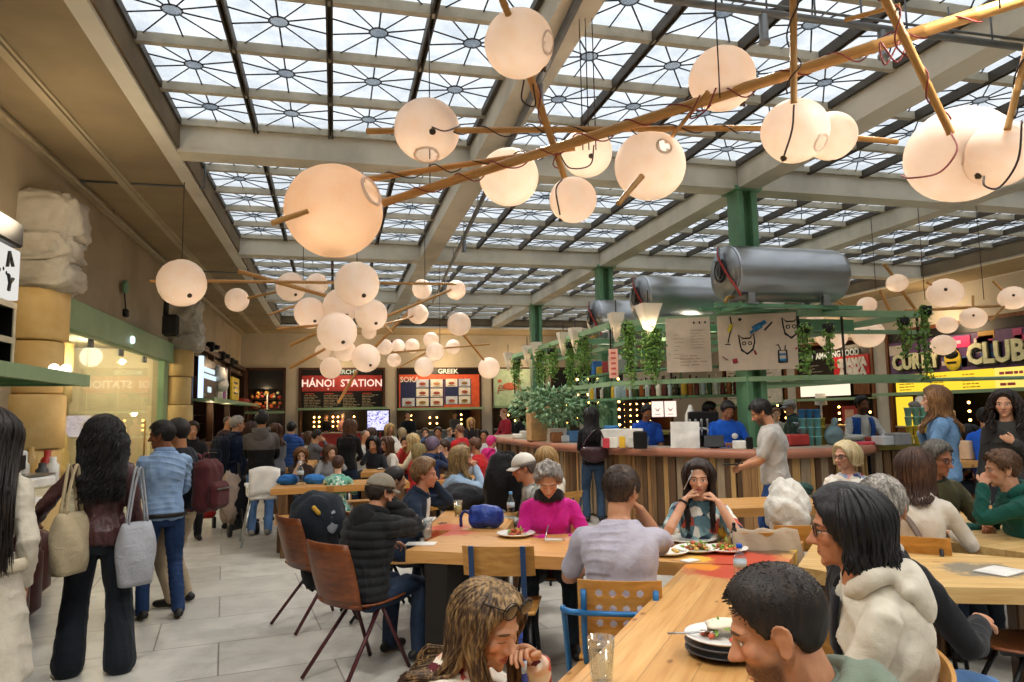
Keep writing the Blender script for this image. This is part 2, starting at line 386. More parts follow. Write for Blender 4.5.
def person(label, at, face, pose='sit', lean=8, hp=8, hy=0, hr=0, side=0, hands=('table', 'table'), skin='c89878', brow='2a1c14', beard=None, lip=None, closed=False,
           sex='m', bulk=1.0, top='333333', top2=None, sleeve='long', topmat=None, bot='27303c', botmat=None, shoe='1d1a18', hair='short', hc='1c1512', hc2=None, hlen=.3,
           lod=2, open_front=None, collar=None, hood=None, puffer=0, hem=-.04, skirt=None, cap=None, apron=None, glasses=None, scarf=None, legs=None, seat=.46, curl=35, group=None, hvol=1.0, seed=None, headscale=1.0, flare=0, folds=1.0):
    """at = (px, py, depth) of the top of the head in the photograph's camera; face = heading in degrees (0 looks along the hall, 90 to its right)"""
    seed = seed if seed is not None else len(PEOPLE)*13+5; rg = np.random.default_rng(seed)
    f = sex == 'f'; vox = (.0052, .0105, .018)[lod]; cvox = (.009, .0125, .02)[lod]
    sit = pose == 'sit'
    hip = np.array([0, 0, seat+.085 if sit else .90])
    up = np.array([0, 0, 1.0])
    # spine
    def sdir(t):
        k = .55+.75*min(max(t, 0)/.5, 1); R = rot('x', -lean*k)@rot('y', side*k); return R
    ts = np.linspace(-.1, .60, 29); P = {}; p = hip.copy(); i0 = int(np.argmin(abs(ts)))
    pts = [None]*29; pts[i0] = hip.copy()
    for i in range(i0+1, 29): pts[i] = pts[i-1]+sdir(ts[i-1])@up*(ts[i]-ts[i-1])
    for i in range(i0-1, -1, -1): pts[i] = pts[i+1]-sdir(0)@up*(ts[i+1]-ts[i])
    pts = np.array(pts)
    def sp(t): return np.array([np.interp(t, ts, pts[:, k]) for k in range(3)])
    def ring_pt(t, x, y): return sp(t)+sdir(t)@np.array([x, y, 0])
    RS = [(-.10, .105, .085), (-.05, .150, .108), (0, .165 if not f else .172, .115), (.08, .152, .108), (.17, .140 if not f else .122, .098), (.28, .150 if not f else .130, .106), (.38, .165 if not f else .145, .118 if not f else .125), (.46, .168 if not f else .142, .108), (.52, .135 if not f else .115, .088), (.555, .085, .070), (.59, .058, .058)]
    sh = .178 if not f else .155; bw = bulk
    def torso(mb, off, t0=-.1, t1=.59, n=24, offn=None, flarehem=0):
        ks = [t0]+[r[0] for r in RS if t0+.01 < r[0] < t1-.01]+[t1]; V = []
        T = [r[0] for r in RS]; Wd = [r[1] for r in RS]; Dp = [r[2] for r in RS]
        fine = []
        for a, b in zip(ks[:-1], ks[1:]): fine += list(np.linspace(a, b, 3)[:-1])
        fine.append(t1)
        for t in fine:
            w = np.interp(t, T, Wd)*(1+(bw-1)*(.4 if t > .5 else 1)); d = np.interp(t, T, Dp)*(1+(bw-1)*(1.25 if t < .45 else .4))
            o = off+flarehem*max(0, (.15-t)/.2)
            w += o; d += o
            for j in range(n):
                th = 2*pi*j/n; cx, sy = cos(th), sin(th)
                e = .86; x = w*math.copysign(abs(cx)**e, cx); y = d*math.copysign(abs(sy)**e, sy)
                V.append(ring_pt(t, x, y-.012*(t > .3)))
        k = len(fine); F = [(i*n+j, i*n+(j+1) % n, (i+1)*n+(j+1) % n, (i+1)*n+j) for i in range(k-1) for j in range(n)]
        F += [tuple(range(n))[::-1], tuple((k-1)*n+j for j in range(n))]
        mb.add(V, F)
    # head
    nb = sp(.575); nd = sdir(.6)@up*.65+up*.35; nd /= np.linalg.norm(nd)
    RH = rot('z', -hy)@rot('x', -hp)@rot('y', hr)
    hc_ = nb+nd*.048+RH@np.array([0, .020, .094])
    hs = headscale
    HD = lambda q: hc_+RH@(np.asarray(q, float)*hs)
    # arms
    sides = (-1, 1); arm = []
    def target(kind, s):
        if isinstance(kind, tuple) and kind[0] == 'hd': return HD(kind[1:]), None
        if isinstance(kind, (tuple, list)) and len(kind) == 3 and not isinstance(kind[0], str): return np.array(kind, float), None
        hz = seat+.33 if sit else 1.0
        if kind == 'table': return np.array([s*.16, .40, .81]), None
        if kind == 'table_in': return np.array([s*.04, .36, .80]), None
        if kind == 'lap': return np.array([s*.10, .25, seat+.18]), None
        if kind == 'down': return np.array([s*(.23+.03*bulk), .03, hip[2]-.12]), None
        if kind == 'pocket': return np.array([s*.19, .06, hip[2]-.02]), None
        if kind == 'chin': return HD((s*.035, .10, -.125)), None
        if kind == 'cheek': return HD((s*.075, .07, -.075)), None
        if kind == 'mouth': return HD((s*.03, .15, -.085)), None
        if kind == 'chest': return ring_pt(.38, s*.05, .19), None
        if kind == 'strap': return ring_pt(.42, s*.10, .16), None
        if kind == 'front': return ring_pt(.15, s*.07, .33), None
        if kind == 'counter': return np.array([s*.14, .36, 1.14]), None
        return np.array([s*.2, .1, hip[2]]), None
    for s, kind in zip(sides, hands):
        hdk = isinstance(kind, tuple) and kind[0] == 'hd'
        S = ring_pt(.472, s*sh*(.5+.5*bulk)*.98, -.01); T, _ = target(kind, s)
        pole = np.array([s*.8, -.55, -.75]) if kind not in ('down', 'pocket') else np.array([s*.25, -1, -.1])
        if hdk or kind in ('chin', 'cheek', 'mouth'): pole = np.array([s*.55, .05, -1])
        wl = .085
        E_, W = ik(S, T, .285, .25, pole); arm.append((s, S, E_, W, 'mouth' if hdk else kind))
    # legs
    leg = []
    for s in sides:
        Hj = hip+np.array([s*.088, 0, -.02])
        if sit:
            spread = .10; K = Hj+np.array([s*spread*.5, .43, .02 if legs != 'tuck' else -.03]); A = np.array([K[0]+s*.02, K[1]+(-.02 if legs is None else (.18 if legs == 'out' else -.22)), .075])
            if legs == 'out' and s > 0: A[1] -= .1
        else:
            dx, dy = (legs[0 if s < 0 else 1] if legs else (s*.11, .0)); A = np.array([dx, dy, .075])
            K, A = ik(Hj, A, .43, .42, (s*.1, 1, 0))
        leg.append((s, Hj, K, A))
    # ---------------- body: one fused surface
    B = MB()
    torso(B, -.017)
    for s, S, E_, W, kind in arm:
        c0 = ring_pt(.47, s*.10, -.01)
        B.capsule(crom([c0, S, S*.5+E_*.5, E_, E_*.5+W*.5, W], 3), np.interp(np.linspace(0, 5, 16), [0, 1, 2, 3, 4, 5], np.array([.05, .05*bulk, .043*bulk, .037*bulk, .034*bulk, .026])*((np.array([.8, .74, .76, .78, .82, .95])) if sleeve == 'long' else (np.array([.85, .8, .9, 1, 1, 1]) if sleeve else 1))), 12)
    for s, Hj, K, A in leg:
        B.capsule([Hj, Hj*.5+K*.5, K, K*.6+A*.4, A], [.085*bulk, .072*bulk, .054, .052, .036], 14)
        fd = np.array([s*.12, 1, 0]); fd /= np.linalg.norm(fd)
        B.capsule([A+np.array([0, 0, -.035])-fd*.03, A-np.array([0, 0, .045])+fd*.13], [.035, .026], 10)
    B.capsule([sp(.55), nb+nd*.04, HD((0, -.018, -.05))], [.062, .054 if f else .06, .056], 14)
    j = .93 if f else 1.0
    B.ball(HD((0, -.012, .027)), np.array((.075, .096, .088))*hs, 24, 16, R=RH)
    B.ball(HD((0, .028, -.02)), np.array((.063, .062, .085))*hs, 20, 14, R=RH)
    B.ball(HD((0, .035, -.078)), np.array((.046*j, .05, .036*j))*hs, 16, 10, R=RH)
    B.ball(HD((0, .074, -.098)), .018*hs*j, 10, 8)
    if lod < 2:
        B.capsule([HD((0, .084, .015)), HD((0, .098, -.012)), HD((0, .112, -.032))], np.array([.008, .0095, .0125])*hs, 10)
        for s in sides:
            B.ball(HD((s*.012, .097, -.036)), .0095*hs, 8, 6)
            B.ball(HD((s*.041, .058, -.02)), .025*hs, 10, 8)
            B.ball(HD((s*.031, .0705, .001)), .0145*hs, 10, 8)
            B.ball(HD((s*.078, -.010, -.008)), np.array((.010, .020, .031))*hs, 12, 8, R=RH@rot('z', s*22)@rot('x', 10))
            if lod == 0: B.capsule([HD((s*.082, .004, -.030)), HD((s*.087, -.006, -.040)), HD((s*.088, -.014, -.034))], np.array([.006, .007, .006])*hs, 6); B.capsule(crom([HD((s*.080, .010, .004)), HD((s*.086, .006, .022)), HD((s*.092, -.012, .028)), HD((s*.096, -.028, .014)), HD((s*.094, -.026, -.012)), HD((s*.088, -.014, -.034))], 3), .0052*hs, 6)
        B.capsule([HD((-.047, .066, .021)), HD((-.02, .083, .024)), HD((0, .083, .022)), HD((.02, .083, .024)), HD((.047, .066, .021))], .0115*hs, 8)
        for z_, r_ in ((-.0585, .0062), (-.070, .0072)): B.capsule([HD((-.021, .078, z_-.001)), HD((0, .0905, z_)), HD((.021, .078, z_-.001))], r_*hs, 8)
    else:
        B.capsule([HD((0, .084, .01)), HD((0, .112, -.032))], [.011, .016], 8)
        for s in sides: B.ball(HD((s*.078, -.01, -.008)), (.015, .022, .034), 8, 6, R=RH)
    FG = MB()
    for s, S, E_, W, kind in arm:
        d = W-E_; d /= np.linalg.norm(d)
        if kind in ('chin', 'cheek'):
            hd_ = HD((s*.05, .06, .0))-W; hd_ /= np.linalg.norm(hd_); d2 = d*.45+hd_*.55; d2 /= np.linalg.norm(d2)
            pn = HD((0, .0, -.03))-W
        elif kind == 'mouth':
            d2 = HD((0, .09, -.06))-W; d2 = d*.5+d2/np.linalg.norm(d2)*.5; d2 /= np.linalg.norm(d2); pn = np.array([-s, -.3, -.2])
        elif kind in ('table', 'table_in', 'counter'):
            d2 = d*np.array([1, 1, .2]); d2 /= np.linalg.norm(d2); pn = np.array([-s*.35, 0, -1.0])
        elif kind in ('strap', 'chest'):
            d2 = d*.6+np.array([-s*.6, 0, .25]); d2 /= np.linalg.norm(d2); pn = np.array([0, -1, 0.])
        else:
            d2 = d; pn = np.array([-s, .1, -.25])
        pn = pn-d2*(pn@d2); pn /= np.linalg.norm(pn); lat = np.cross(pn, d2); lat /= np.linalg.norm(lat)
        thumb = np.array([-s*.2, .8, .6])
        if lat@thumb < 0: lat_t = -lat
        else: lat_t = lat
        k = .92 if f else 1.0
        B.capsule([W-d*.01, W+d2*.03, W+d2*.075*k], [.024, .031*k, .036*k], 12, ell=[(1, .78), (1.1, .52), (1.12, .40)], up=pn)
        fr = (.0088 if not f else .0078)*(1 if lod < 2 else 1.25)
        for q, ln in zip((-1.5, -.5, .5, 1.5), (.062, .078, .084, .074)):
            b0 = W+d2*.072*k+(-lat_t)*(-q)*.0185*k*(-1); ph = [0]
            dd = d2+lat_t*q*.10; dd /= np.linalg.norm(dd); cu = curl*(1+.12*rg.normal())*(1.25 if q < 0 else .9)
            pt = [b0-d2*.02, b0]; ang = 0
            for sl in (.42, .32, .26):
                ang += rad(cu*(.7 if sl > .4 else .85)); pt.append(pt[-1]+(dd*cos(ang)+pn*sin(ang))*ln*k*sl)
            FG.capsule(pt, [fr*1.1, fr*1.08, fr, fr*.93, fr*.8], 8 if lod < 2 else 6)
        t0 = W+d2*.025+lat_t*.024*k; pt = [t0-lat_t*.012, t0, t0+(d2*.62+lat_t*.6+pn*.3)*.036, t0+(d2*.85+lat_t*.42+pn*.55)*.066]
        FG.capsule(pt, [fr*1.4, fr*1.35, fr*1.15, fr*.9], 8 if lod < 2 else 6)
    V, L, S_, T_, nm = remesh(B, vox, (4, 2, 1)[lod], .5)
    root = empty('person', label=label, cat='person', group=group)
    me, V = raw_mesh('body', V, L, S_, T_, FG)
    hl = ((V-hc_)@RH)/hs
    hl[np.linalg.norm(hl, axis=1) > .17] = (0, -.5, 0)
    for s, S, E_, W, kind in arm:          # keep the face's colours off a hand held near the face
        d_ = (W-E_)/np.linalg.norm(W-E_); hid = np.zeros(len(V), bool)
        for q_, r_ in ((0, .055), (.5, .05), (1, .048)): hid |= np.linalg.norm(V-(E_+(W-E_)*q_), axis=1) < r_
        q_ = np.clip(((V-E_)@d_)/np.linalg.norm(W-E_), 0, 1)[:, None]; hid |= np.linalg.norm(V-(E_+(W-E_)*q_), axis=1) < .046
        hl[hid] = (0, -.5, 0)
    hl[len(V)-FG.n:] = (0, -.5, 0)
    a = me.attributes.new('hl', 'FLOAT_VECTOR', 'POINT'); a.data.foreach_set('vector', hl.astype(np.float32).ravel())
    o = bpy.data.objects.new('body', me); COL.objects.link(o); o.parent = root; me.materials.append(skin_mat(skin, brow, lip, beard, closed))
    def fused(name, mb, m, voxel, amp=.004, k=26, sm=2, quilt=0):
        V, L, S_, T_, nm = remesh(mb, voxel, sm)
        if amp:
            w = wob(V*np.array([1, 1, .8]), k, seed+len(name)); r2 = np.random.default_rng(seed+77); fo = 0
            for i_ in range(3):
                d_ = r2.normal(size=3)*np.array([1, 1, .5]); d_ /= np.linalg.norm(d_); ph = V@d_*(30+14*i_)+2.2*wob(V, 5, seed+i_); fo = fo+(1-np.abs(np.sin(ph)))**2.2*np.clip(wob(V, 7, seed+40+i_)+.2, 0, 1)
            V = V+nm*(amp*(.6*w+1.2*fo-.25))[:, None]
        if quilt: V = V+nm*(np.abs(np.sin(V[:, 2]*pi/quilt))**.6*.016-.006)[:, None]
        me, V = raw_mesh(name, V, L, S_, T_); me.materials.append(m); o = bpy.data.objects.new(name, me); COL.objects.link(o); o.parent = root; return o
    # ---------------- top
    tm = topmat or cloth(top, c2=top2); amp = (.0085, .007, .005)[lod]*folds
    th = .014 if not puffer else .03
    Tp = MB(); torso(Tp, th, hem, .565, flarehem=flare)
    if sleeve:
        for s, S, E_, W, kind in arm:
            c0 = ring_pt(.47, s*.09, -.01)
            if sleeve == 'long': fr_ = 1.0
            elif sleeve == 'half': fr_ = .0
            else: fr_ = .55
            so = .014 if not puffer else .03
            if sleeve == 'long': Q = [c0, S, S*.5+E_*.5, E_, E_*.5+W*.5, E_*.06+W*.94]; rr = [.050, .054, .047, .041, .038, .033]
            elif sleeve == 'roll': Q = [c0, S, S*.5+E_*.5, E_, E_*.65+W*.35]; rr = [.055, .058, .052, .047, .046]
            else: Q = [c0, S, S*.6+E_*.4, S*.22+E_*.78]; rr = [.050, .054, .052, .056]
            Tp.capsule(crom(Q, 3), np.interp(np.linspace(0, len(Q)-1, 3*(len(Q)-1)+1), range(len(Q)), np.array(rr)*(.6+.4*bulk)+so-.014+.006), 14)
    elif puffer:
        pass
    fused('top', Tp, tm, cvox, amp, 24, 2, puffer)
    if open_front:
        q = MB(); 
        V = []
        for t in np.linspace(.12, .535, 9):
            w = (.03+.035*(t-.12)/.4); d = np.interp(t, [r[0] for r in RS], [r[2] for r in RS])*(1+(bw-1))+th
            V.append([ring_pt(t, -w+2*w*i/4, d*(1-.10*((i-2)/2)**2)-.010+.010) for i in range(5)])
        q.sheet(V, .012); q.obj('undershirt', cloth(open_front), root)
    if collar:
        q = MB(); c0 = sp(.565); R_ = sdir(.56); loop = [c0+R_@np.array([.075*cos(a_), .068*sin(a_)-.004, .012-.028*max(0, sin(a_))]) for a_ in np.linspace(0, 2*pi, 25)]
        q.tube(loop, .016, 8, ell=(1.0, 1.5), up=R_@up, closed=True); q.obj('collar', cloth(collar), root)
    if hood:
        q = MB(); R_ = sdir(.55)
        loop = [sp(.56)+R_@np.array([(.11)*cos(a_), .085*sin(a_)-.02, .015-.035*max(0, sin(a_))]) for a_ in np.linspace(rad(-40), rad(220), 19)][::-1]
        loop = [sp(.56)+R_@np.array([.105*sin(a_), -.082*cos(a_)-.012, .02-.05*max(0, -cos(a_))]) for a_ in np.linspace(rad(-140), rad(140), 21)]
        q.capsule(loop, [.018]+[.032]*19+[.018], 10)
        q.ball(sp(.50)+R_@np.array([0, -.135, 0]), (.115, .045, .10), 16, 10, R=R_)
        q.ball(sp(.53)+R_@np.array([0, -.11, 0]), (.13, .05, .05), 16, 10, R=R_)
        fused('hood', q, tm if hood is True else cloth(hood), max(cvox, .01), .006, 30)
    if scarf:
        q = MB()
        for z_, r_ in ((.0, .088), (.035, .078)):
            loop = [sp(.565)+up*z_+np.array([r_*cos(a_), r_*sin(a_), .01*sin(3*a_)]) for a_ in np.linspace(0, 2*pi, 25)]
            q.tube(loop, .03, 10, closed=True)
        fused('scarf', q, cloth(scarf), .012, .006, 40)
    # ---------------- bottom
    bm = botmat or cloth(bot, c2=None)
    q = MB(); torso(q, .003, -.1, .08)
    for s, Hj, K, A in leg:
        r1 = [.092*bulk, .083*bulk, .066, .062, .056]
        if skirt == 'wide': r1 = [.098, .095, .088, .096, .105]
        q.capsule(crom([Hj, Hj*.5+K*.5, K, K*.45+A*.55, A+np.array([0, 0, .0])], 2), np.interp(np.linspace(0, 4, 9), range(5), r1), 14)
    fused('trousers', q, bm, cvox, .0035, 20)
    if skirt in ('coat', 'dress'):
        q = MB(); V = []
        zt = np.linspace(hip[2]+.15, hip[2]-(.45 if skirt == 'coat' else .4), 8)
        for i, z_ in enumerate(zt):
            w = .165+.09*(i/7)*bulk; d = .13+.09*(i/7)
            c0 = sp(.15) if i == 0 else np.array([hip[0], hip[1], 0])
            for j_ in range(26):
                a_ = 2*pi*j_/26; rp = 1+.05*sin(a_*6)*(i/7); V.append((c0[0]+w*rp*cos(a_), c0[1]+d*rp*sin(a_), z_))
        F = [(i*26+j_, (i+1)*26+j_, (i+1)*26+(j_+1) % 26, i*26+(j_+1) % 26) for i in range(7) for j_ in range(26)]
        F += [tuple(range(26)), tuple(7*26+j_ for j_ in range(26))[::-1]]
        q.add(V, F); fused('skirt', q, tm, .014, .006, 20)
    if apron:
        q = MB(); V = []
        for t in np.linspace(.40, -.08, 8):
            w = .10+.05*min(1, (.40-t)/.2); d = np.interp(t, [r[0] for r in RS], [r[2] for r in RS])*bw+th+.012
            V.append([ring_pt(t, -w+2*w*i/6, d*(1-.3*((i-3)/3)**2)) for i in range(7)])
        q.sheet(V, .01); q.obj('apron', cloth(apron), root)
    for s, Hj, K, A in leg:
        q = MB(); fd = np.array([s*.12, 1, 0]); fd /= np.linalg.norm(fd); b0 = np.array([A[0], A[1], 0])
        q.capsule([b0+np.array([0, 0, .05])-fd*.05, b0+np.array([0, 0, .048])+fd*.04, b0+np.array([0, 0, .038])+fd*.15], [.042, .045, .036], 12, ell=(1, .95))
        q.capsule([A+np.array([0, 0, -.02]), A+np.array([0, 0, .02])], [.045, .047], 10)
        V, L, S2, T2, nm = remesh(q, .012, 2); V[:, 2] = np.maximum(V[:, 2], .004)
        me, V = raw_mesh('shoe', V, L, S2, T2); me.materials.append(plain(shoe, .5)); o = bpy.data.objects.new('shoe', me); COL.objects.link(o); o.parent = root
    # ---------------- hair
    hm = hair_mat(hc, hc2) if hair else None
    def hairline(az):   # az 0 = forward; height of the hairline in head-local metres
        a_ = abs(az); pts_ = {'short': ([0, .5, .95, 1.25, 1.55, 1.9, 2.4, pi], [.078, .072, .040, -.012, .012, -.05, -.075, -.08]),
                              'bald': ([0, .8, 1.3, 1.6, 2.0, 2.4, pi], [.14, .13, .03, .015, -.03, -.07, -.075]),
                              'bob': ([0, .45, .8, 1.1, 1.5, pi], [.072, .066, .03, -.04, -.07, -.09])}
        k_ = pts_.get('bald' if hair == 'bald' else ('short' if hair in ('short', 'curlyshort', 'buzz', 'crop') else 'bob')); return np.interp(a_, *k_)
    if hair:
        n_, k_ = (72, 48) if lod == 0 else ((44, 30) if lod == 1 else (28, 18)); V = []; TH = {'short': .020, 'buzz': .010, 'curlyshort': .03, 'bald': .008, 'crop': .010, 'bob': .026, 'long': .022, 'curly': .030, 'tail': .016, 'bun': .016}[hair]*hvol
        cen = np.array([0, -.012, .025]); rd = np.array((.0765, .098, .090)); dirs = []
        for i in range(k_+1):
            ph = pi*i/k_
            for j_ in range(n_):
                th_ = 2*pi*j_/n_; dirs.append((max(sin(ph), .01)*sin(th_), max(sin(ph), .01)*cos(th_), -cos(ph)))
        D = np.array(dirs); base = cen+D*rd; az = np.arctan2(D[:, 0], D[:, 1])
        hlz = np.array([hairline(a_) for a_ in az])
        mk = np.clip((base[:, 2]-hlz)/.016, 0, 1); mk = mk*mk*(3-2*mk)
        amp_ = 1+(.22 if hair in ('curlyshort',) else (.10 if hair != 'crop' else .03))*wob(base, 60 if hair not in ('curly', 'curlyshort') else 90, seed)
        if lod == 0 and hair in ('short',): amp_ += .10*wob(base*np.array([1, .35, 1]), 260, seed+3)
        topw = 1+(.45 if hair != 'crop' else 1.5)*np.clip(base[:, 2]/.1, 0, 1)
        if cap: mk = mk*np.where(base[:, 2] > .035, .25, 1)
        V = base+D*((TH*amp_*topw)*mk-.022*(1-mk))[:, None]
        F = [(i*n_+j_, (i+1)*n_+j_, (i+1)*n_+(j_+1) % n_, i*n_+(j_+1) % n_) for i in range(k_) for j_ in range(n_)]
        q = MB(); q.add(np.array([HD(v_) for v_ in V]), F)
        if lod == 0 and hair in ('short', 'buzz', 'curlyshort', 'crop'):
            for _ in range({'curlyshort': 1500, 'crop': 5200}.get(hair, 2400)):
                d_ = rg.normal(size=3); d_ /= np.linalg.norm(d_); b_ = cen+d_*rd; a_ = math.atan2(d_[0], d_[1])
                if b_[2] < hairline(a_)+.006 or (hair == 'crop' and b_[2] < .035+.03*rg.random()) or (cap and b_[2] > .03): continue
                fl = (np.array([.25, .9, 0]) if b_[2] > .055 and d_[1] > -.3 else np.array([0, -.25, -1.0]))+rg.normal(size=3)*(.22 if hair != 'curlyshort' else .8)
                fl = fl-d_*(fl@d_); fl /= max(np.linalg.norm(fl), 1e-6); tw = TH*(1+.45*max(0, b_[2]/.1)); ln = ((.028 if b_[2] > .02 else .016) if hair != 'crop' else (.011 if b_[2] > .055 else .0045))*(.6+.6*rg.random())
                if hair == 'crop': tw = TH*(1+1.5*max(0, b_[2]/.1))
                q0 = b_+d_*tw*.75; q1 = q0+fl*ln*.5+d_*.004; q2 = q0+fl*ln+d_*(.002+.004*rg.random()+(.002 if hair == 'crop' and b_[2] > .05 else 0))
                rs_ = .6 if hair == 'crop' else 1
                q.tube([HD(q0), HD(q1), HD(q2)], [.0026*rs_, .0022*rs_, .0004], 3, caps=False)
        if hair in ('long', 'curly', 'bob', 'tail'):
            ns = {0: 620, 1: 150, 2: 40}[lod]; g_ = np.array([0, 0, -1.0])
            if hair == 'tail':
                q.capsule([HD((0, -.10, .02)), HD((0, -.15, .0)), HD((0, -.15, -.02))+g_*.06, HD((0, -.13, -.02))+g_*.20], [.02, .028, .03, .012], 10)
                ns = 0
            for _ in range(ns):
                a_ = rg.uniform(.98 if hair != 'bob' else 1.32, pi)*rg.choice([-1, 1]); el = rg.uniform(-.1, 1.45)
                fl_ = np.array([sin(a_), cos(a_), 0])
                def scalp(e_, off): d_ = np.array([sin(a_)*cos(e_), cos(a_)*cos(e_), sin(e_)]); return cen+d_*(rd+off*(1+.25*hvol*(e_ < .3)))
                to_ = TH*(1.0+.40*max(0, sin(el)))*.96+.006*rg.random()*hvol
                e_s = np.linspace(el, -.55, 4); pa_ = [HD(scalp(e_, to_-(.008 if i_ == 0 else 0)+.010*hvol*(i_ == 3)*rg.random())) for i_, e_ in enumerate(e_s)]
                if (cen+np.array([sin(a_)*cos(el), cos(a_)*cos(el), sin(el)])*rd)[2] < hairline(a_)-.02: continue
                p2 = pa_[-1]+RH@fl_*((.004 if hair != 'curly' else .05*hvol)*rg.random())
                Ln = hlen*rg.uniform(.75, 1.05); front_ = abs(a_) < 1.55 and hair != 'bob'
                def hang(dz, u):
                    w = p2+g_*dz; tt = w[2]-sp(.50)[2]; c_ = sp(min(.57, max(0, w[2]-hip[2]))); l_ = sdir(.45).T@(w-c_)
                    if tt < .07:
                        k_ = min(1, (.07-tt)/.10); yt = ((.125 if f else .12)*bulk+.02+rg.random()*.03*hvol+(.03 if puffer else 0)+(.05 if hood else 0))*(1 if front_ else -1)
                        l_[1] = l_[1]*(1-k_)+k_*(max(l_[1], yt) if front_ else min(l_[1], yt)); l_[0] = l_[0]*(1-.12*k_)
                        w = c_+sdir(.45)@l_
                    return w
                w3, w4, w5 = hang(Ln*.4, .4), hang(Ln*.75, .75), hang(Ln, 1)
                cv = crom(pa_[:-1]+[p2, w3, w4, w5], 4 if hair == 'curly' else 3); cv = np.array(cv)
                if hair == 'curly':
                    u_ = np.linspace(0, 1, len(cv)); ph = rg.uniform(0, 6); am = .013*u_**.5*(1+.5*hvol)
                    cv[:, 0] += am*np.sin(u_*32*hlen/.4+ph); cv[:, 1] += am*np.cos(u_*32*hlen/.4+ph)
                else:
                    u_ = np.linspace(0, 1, len(cv)); ph = rg.uniform(0, 6); am = .010*u_; cv[:, 0] += am*np.sin(u_*9+ph); cv[:, 1] += am*np.cos(u_*7+ph)
                r0 = {0: .0062, 1: .012, 2: .022}[lod]*(.8+.5*rg.random()); k2 = len(cv)
                q.tube(cv, [r0*(1-.75*(i/(k2-1))**2.2) for i in range(k2)], 5 if lod else 6, ell=(1.3, .7))
        if hair == 'bun': q.ball(HD((0, -.12, .06)), .045, 12, 8)
        q.obj('hair', hm, root)
    if cap:
        q = MB(); cc, flip = cap; sg = -1 if flip == 'back' else 1
        V = []; n_ = 28
        for i in range(9):
            ph = (pi/2)*i/8
            for j_ in range(n_):
                a_ = 2*pi*j_/n_; V.append(HD((.094*cos(ph)*cos(a_), -.012+.116*cos(ph)*sin(a_), .040+.100*sin(ph))))
        F = [(i*n_+j_, i*n_+(j_+1) % n_, (i+1)*n_+(j_+1) % n_, (i+1)*n_+j_) for i in range(8) for j_ in range(n_)]+[tuple(range(n_))[::-1]]
        q.add(V, F)
        g_ = [[HD((x_*.085*(1-.12*r_), sg*(.085+.085*r_-.45*abs(x_)**2.0*.12)-.012*(sg > 0), .042-.022*r_-.018*x_*x_)) for x_ in np.linspace(-1, 1, 9)] for r_ in np.linspace(0, 1, 5)]
        q.sheet(g_, .006); q.ball(HD((0, -.012, .142)), .008, 8, 6)
        q.obj('cap', cloth(cc), root)
    if glasses:
        q = MB(); onhead = glasses == 'head'; z_ = .105 if onhead else .004; y_ = .085 if onhead else .094; gr = .033 if onhead else .021
        Y_ = y_ if not onhead else .090
        for s in sides:
            loop = [HD((s*(.038 if onhead else .034)+gr*cos(a_), Y_-.012*abs(cos(a_))*0-.006*(s*cos(a_) > 0), z_+gr*.82*sin(a_))) for a_ in np.linspace(0, 2*pi, 17)]
            q.tube(loop, .0022, 6, closed=True, m=0)
            if onhead: q.ball(HD((s*.038, Y_, z_)), np.array((gr*.95, .004, gr*.78)), 12, 6, m=1, R=RH)
            q.tube([HD((s*.056, Y_-.005, z_+.004)), HD((s*.082, Y_-.06, z_+.002)), HD((s*.083, -.01, z_-.002))], .0022, 6)
        q.tube([HD((-.012, Y_, z_+.004)), HD((0, Y_+.004, z_+.007)), HD((.012, Y_, z_+.004))], .002, 6)
        q.obj('glasses', [plain('1a1614', .3), plain('15110f', .15, 0, .8)], root)
    # ---------------- place
    top_l = HD((0, -.012, .118+.012)); tgt = PD(*at); s_ = tgt[2]/top_l[2]
    a_ = -rad(face); off = rotz(top_l*s_, a_); root.location = (tgt[0]-off[0], tgt[1]-off[1], 0); root.rotation_euler = (0, 0, a_); root.scale = (s_,)*3
    info = dict(root=root, s=s_, arm=arm, sp=sp, sdir=sdir, ring=ring_pt, HD=HD, rz=a_, loc=np.array(root.location), seat=seat*s_, hip=hip)
    info['W'] = lambda p: rotz(np.asarray(p, float)*s_, a_)+np.array(root.location)
    PEOPLE.append((label, round(s_, 3), [round(float(q), 2) for q in root.location])); return info
# ------------------------------------------------------------------ light, sky, render look
SC.view_settings.view_transform = 'Standard'; SC.view_settings.look = 'None'; SC.view_settings.gamma = 1; SC.view_settings.use_curve_mapping = False
SC.view_settings.exposure = 0.55
SC.cycles.use_denoising = True; SC.cycles.max_bounces = 7; SC.cycles.diffuse_bounces = 3; SC.cycles.glossy_bounces = 3; SC.cycles.transmission_bounces = 6; SC.cycles.transparent_max_bounces = 12
SC.cycles.caustics_reflective = False; SC.cycles.caustics_refractive = False; SC.cycles.sample_clamp_indirect = 6; SC.cycles.use_light_tree = True
w = bpy.data.worlds.new('overcast_sky'); SC.world = w; t = NT(w)
gx = t.sep(t.coord('Generated'))[2]
bgc = t.ramp(t.math('MULTIPLY_ADD', gx, .5, .5), [(.5, (.02, .02, .02)), (.515, (.22, .235, .25)), (1, (1.0, 1.0, 1.0))])
bg = t.n('ShaderNodeBackground', Color=bgc, Strength=3.3); wo = t.t.nodes.new('ShaderNodeOutputWorld'); t.t.links.new(bg.outputs[0], wo.inputs[0])
XL, XR, YB, YF, ZC, ZG = -3.52, 16.4, 29.0, -8.0, 4.9, 5.27
OX0, OX1 = -1.88, 14.5
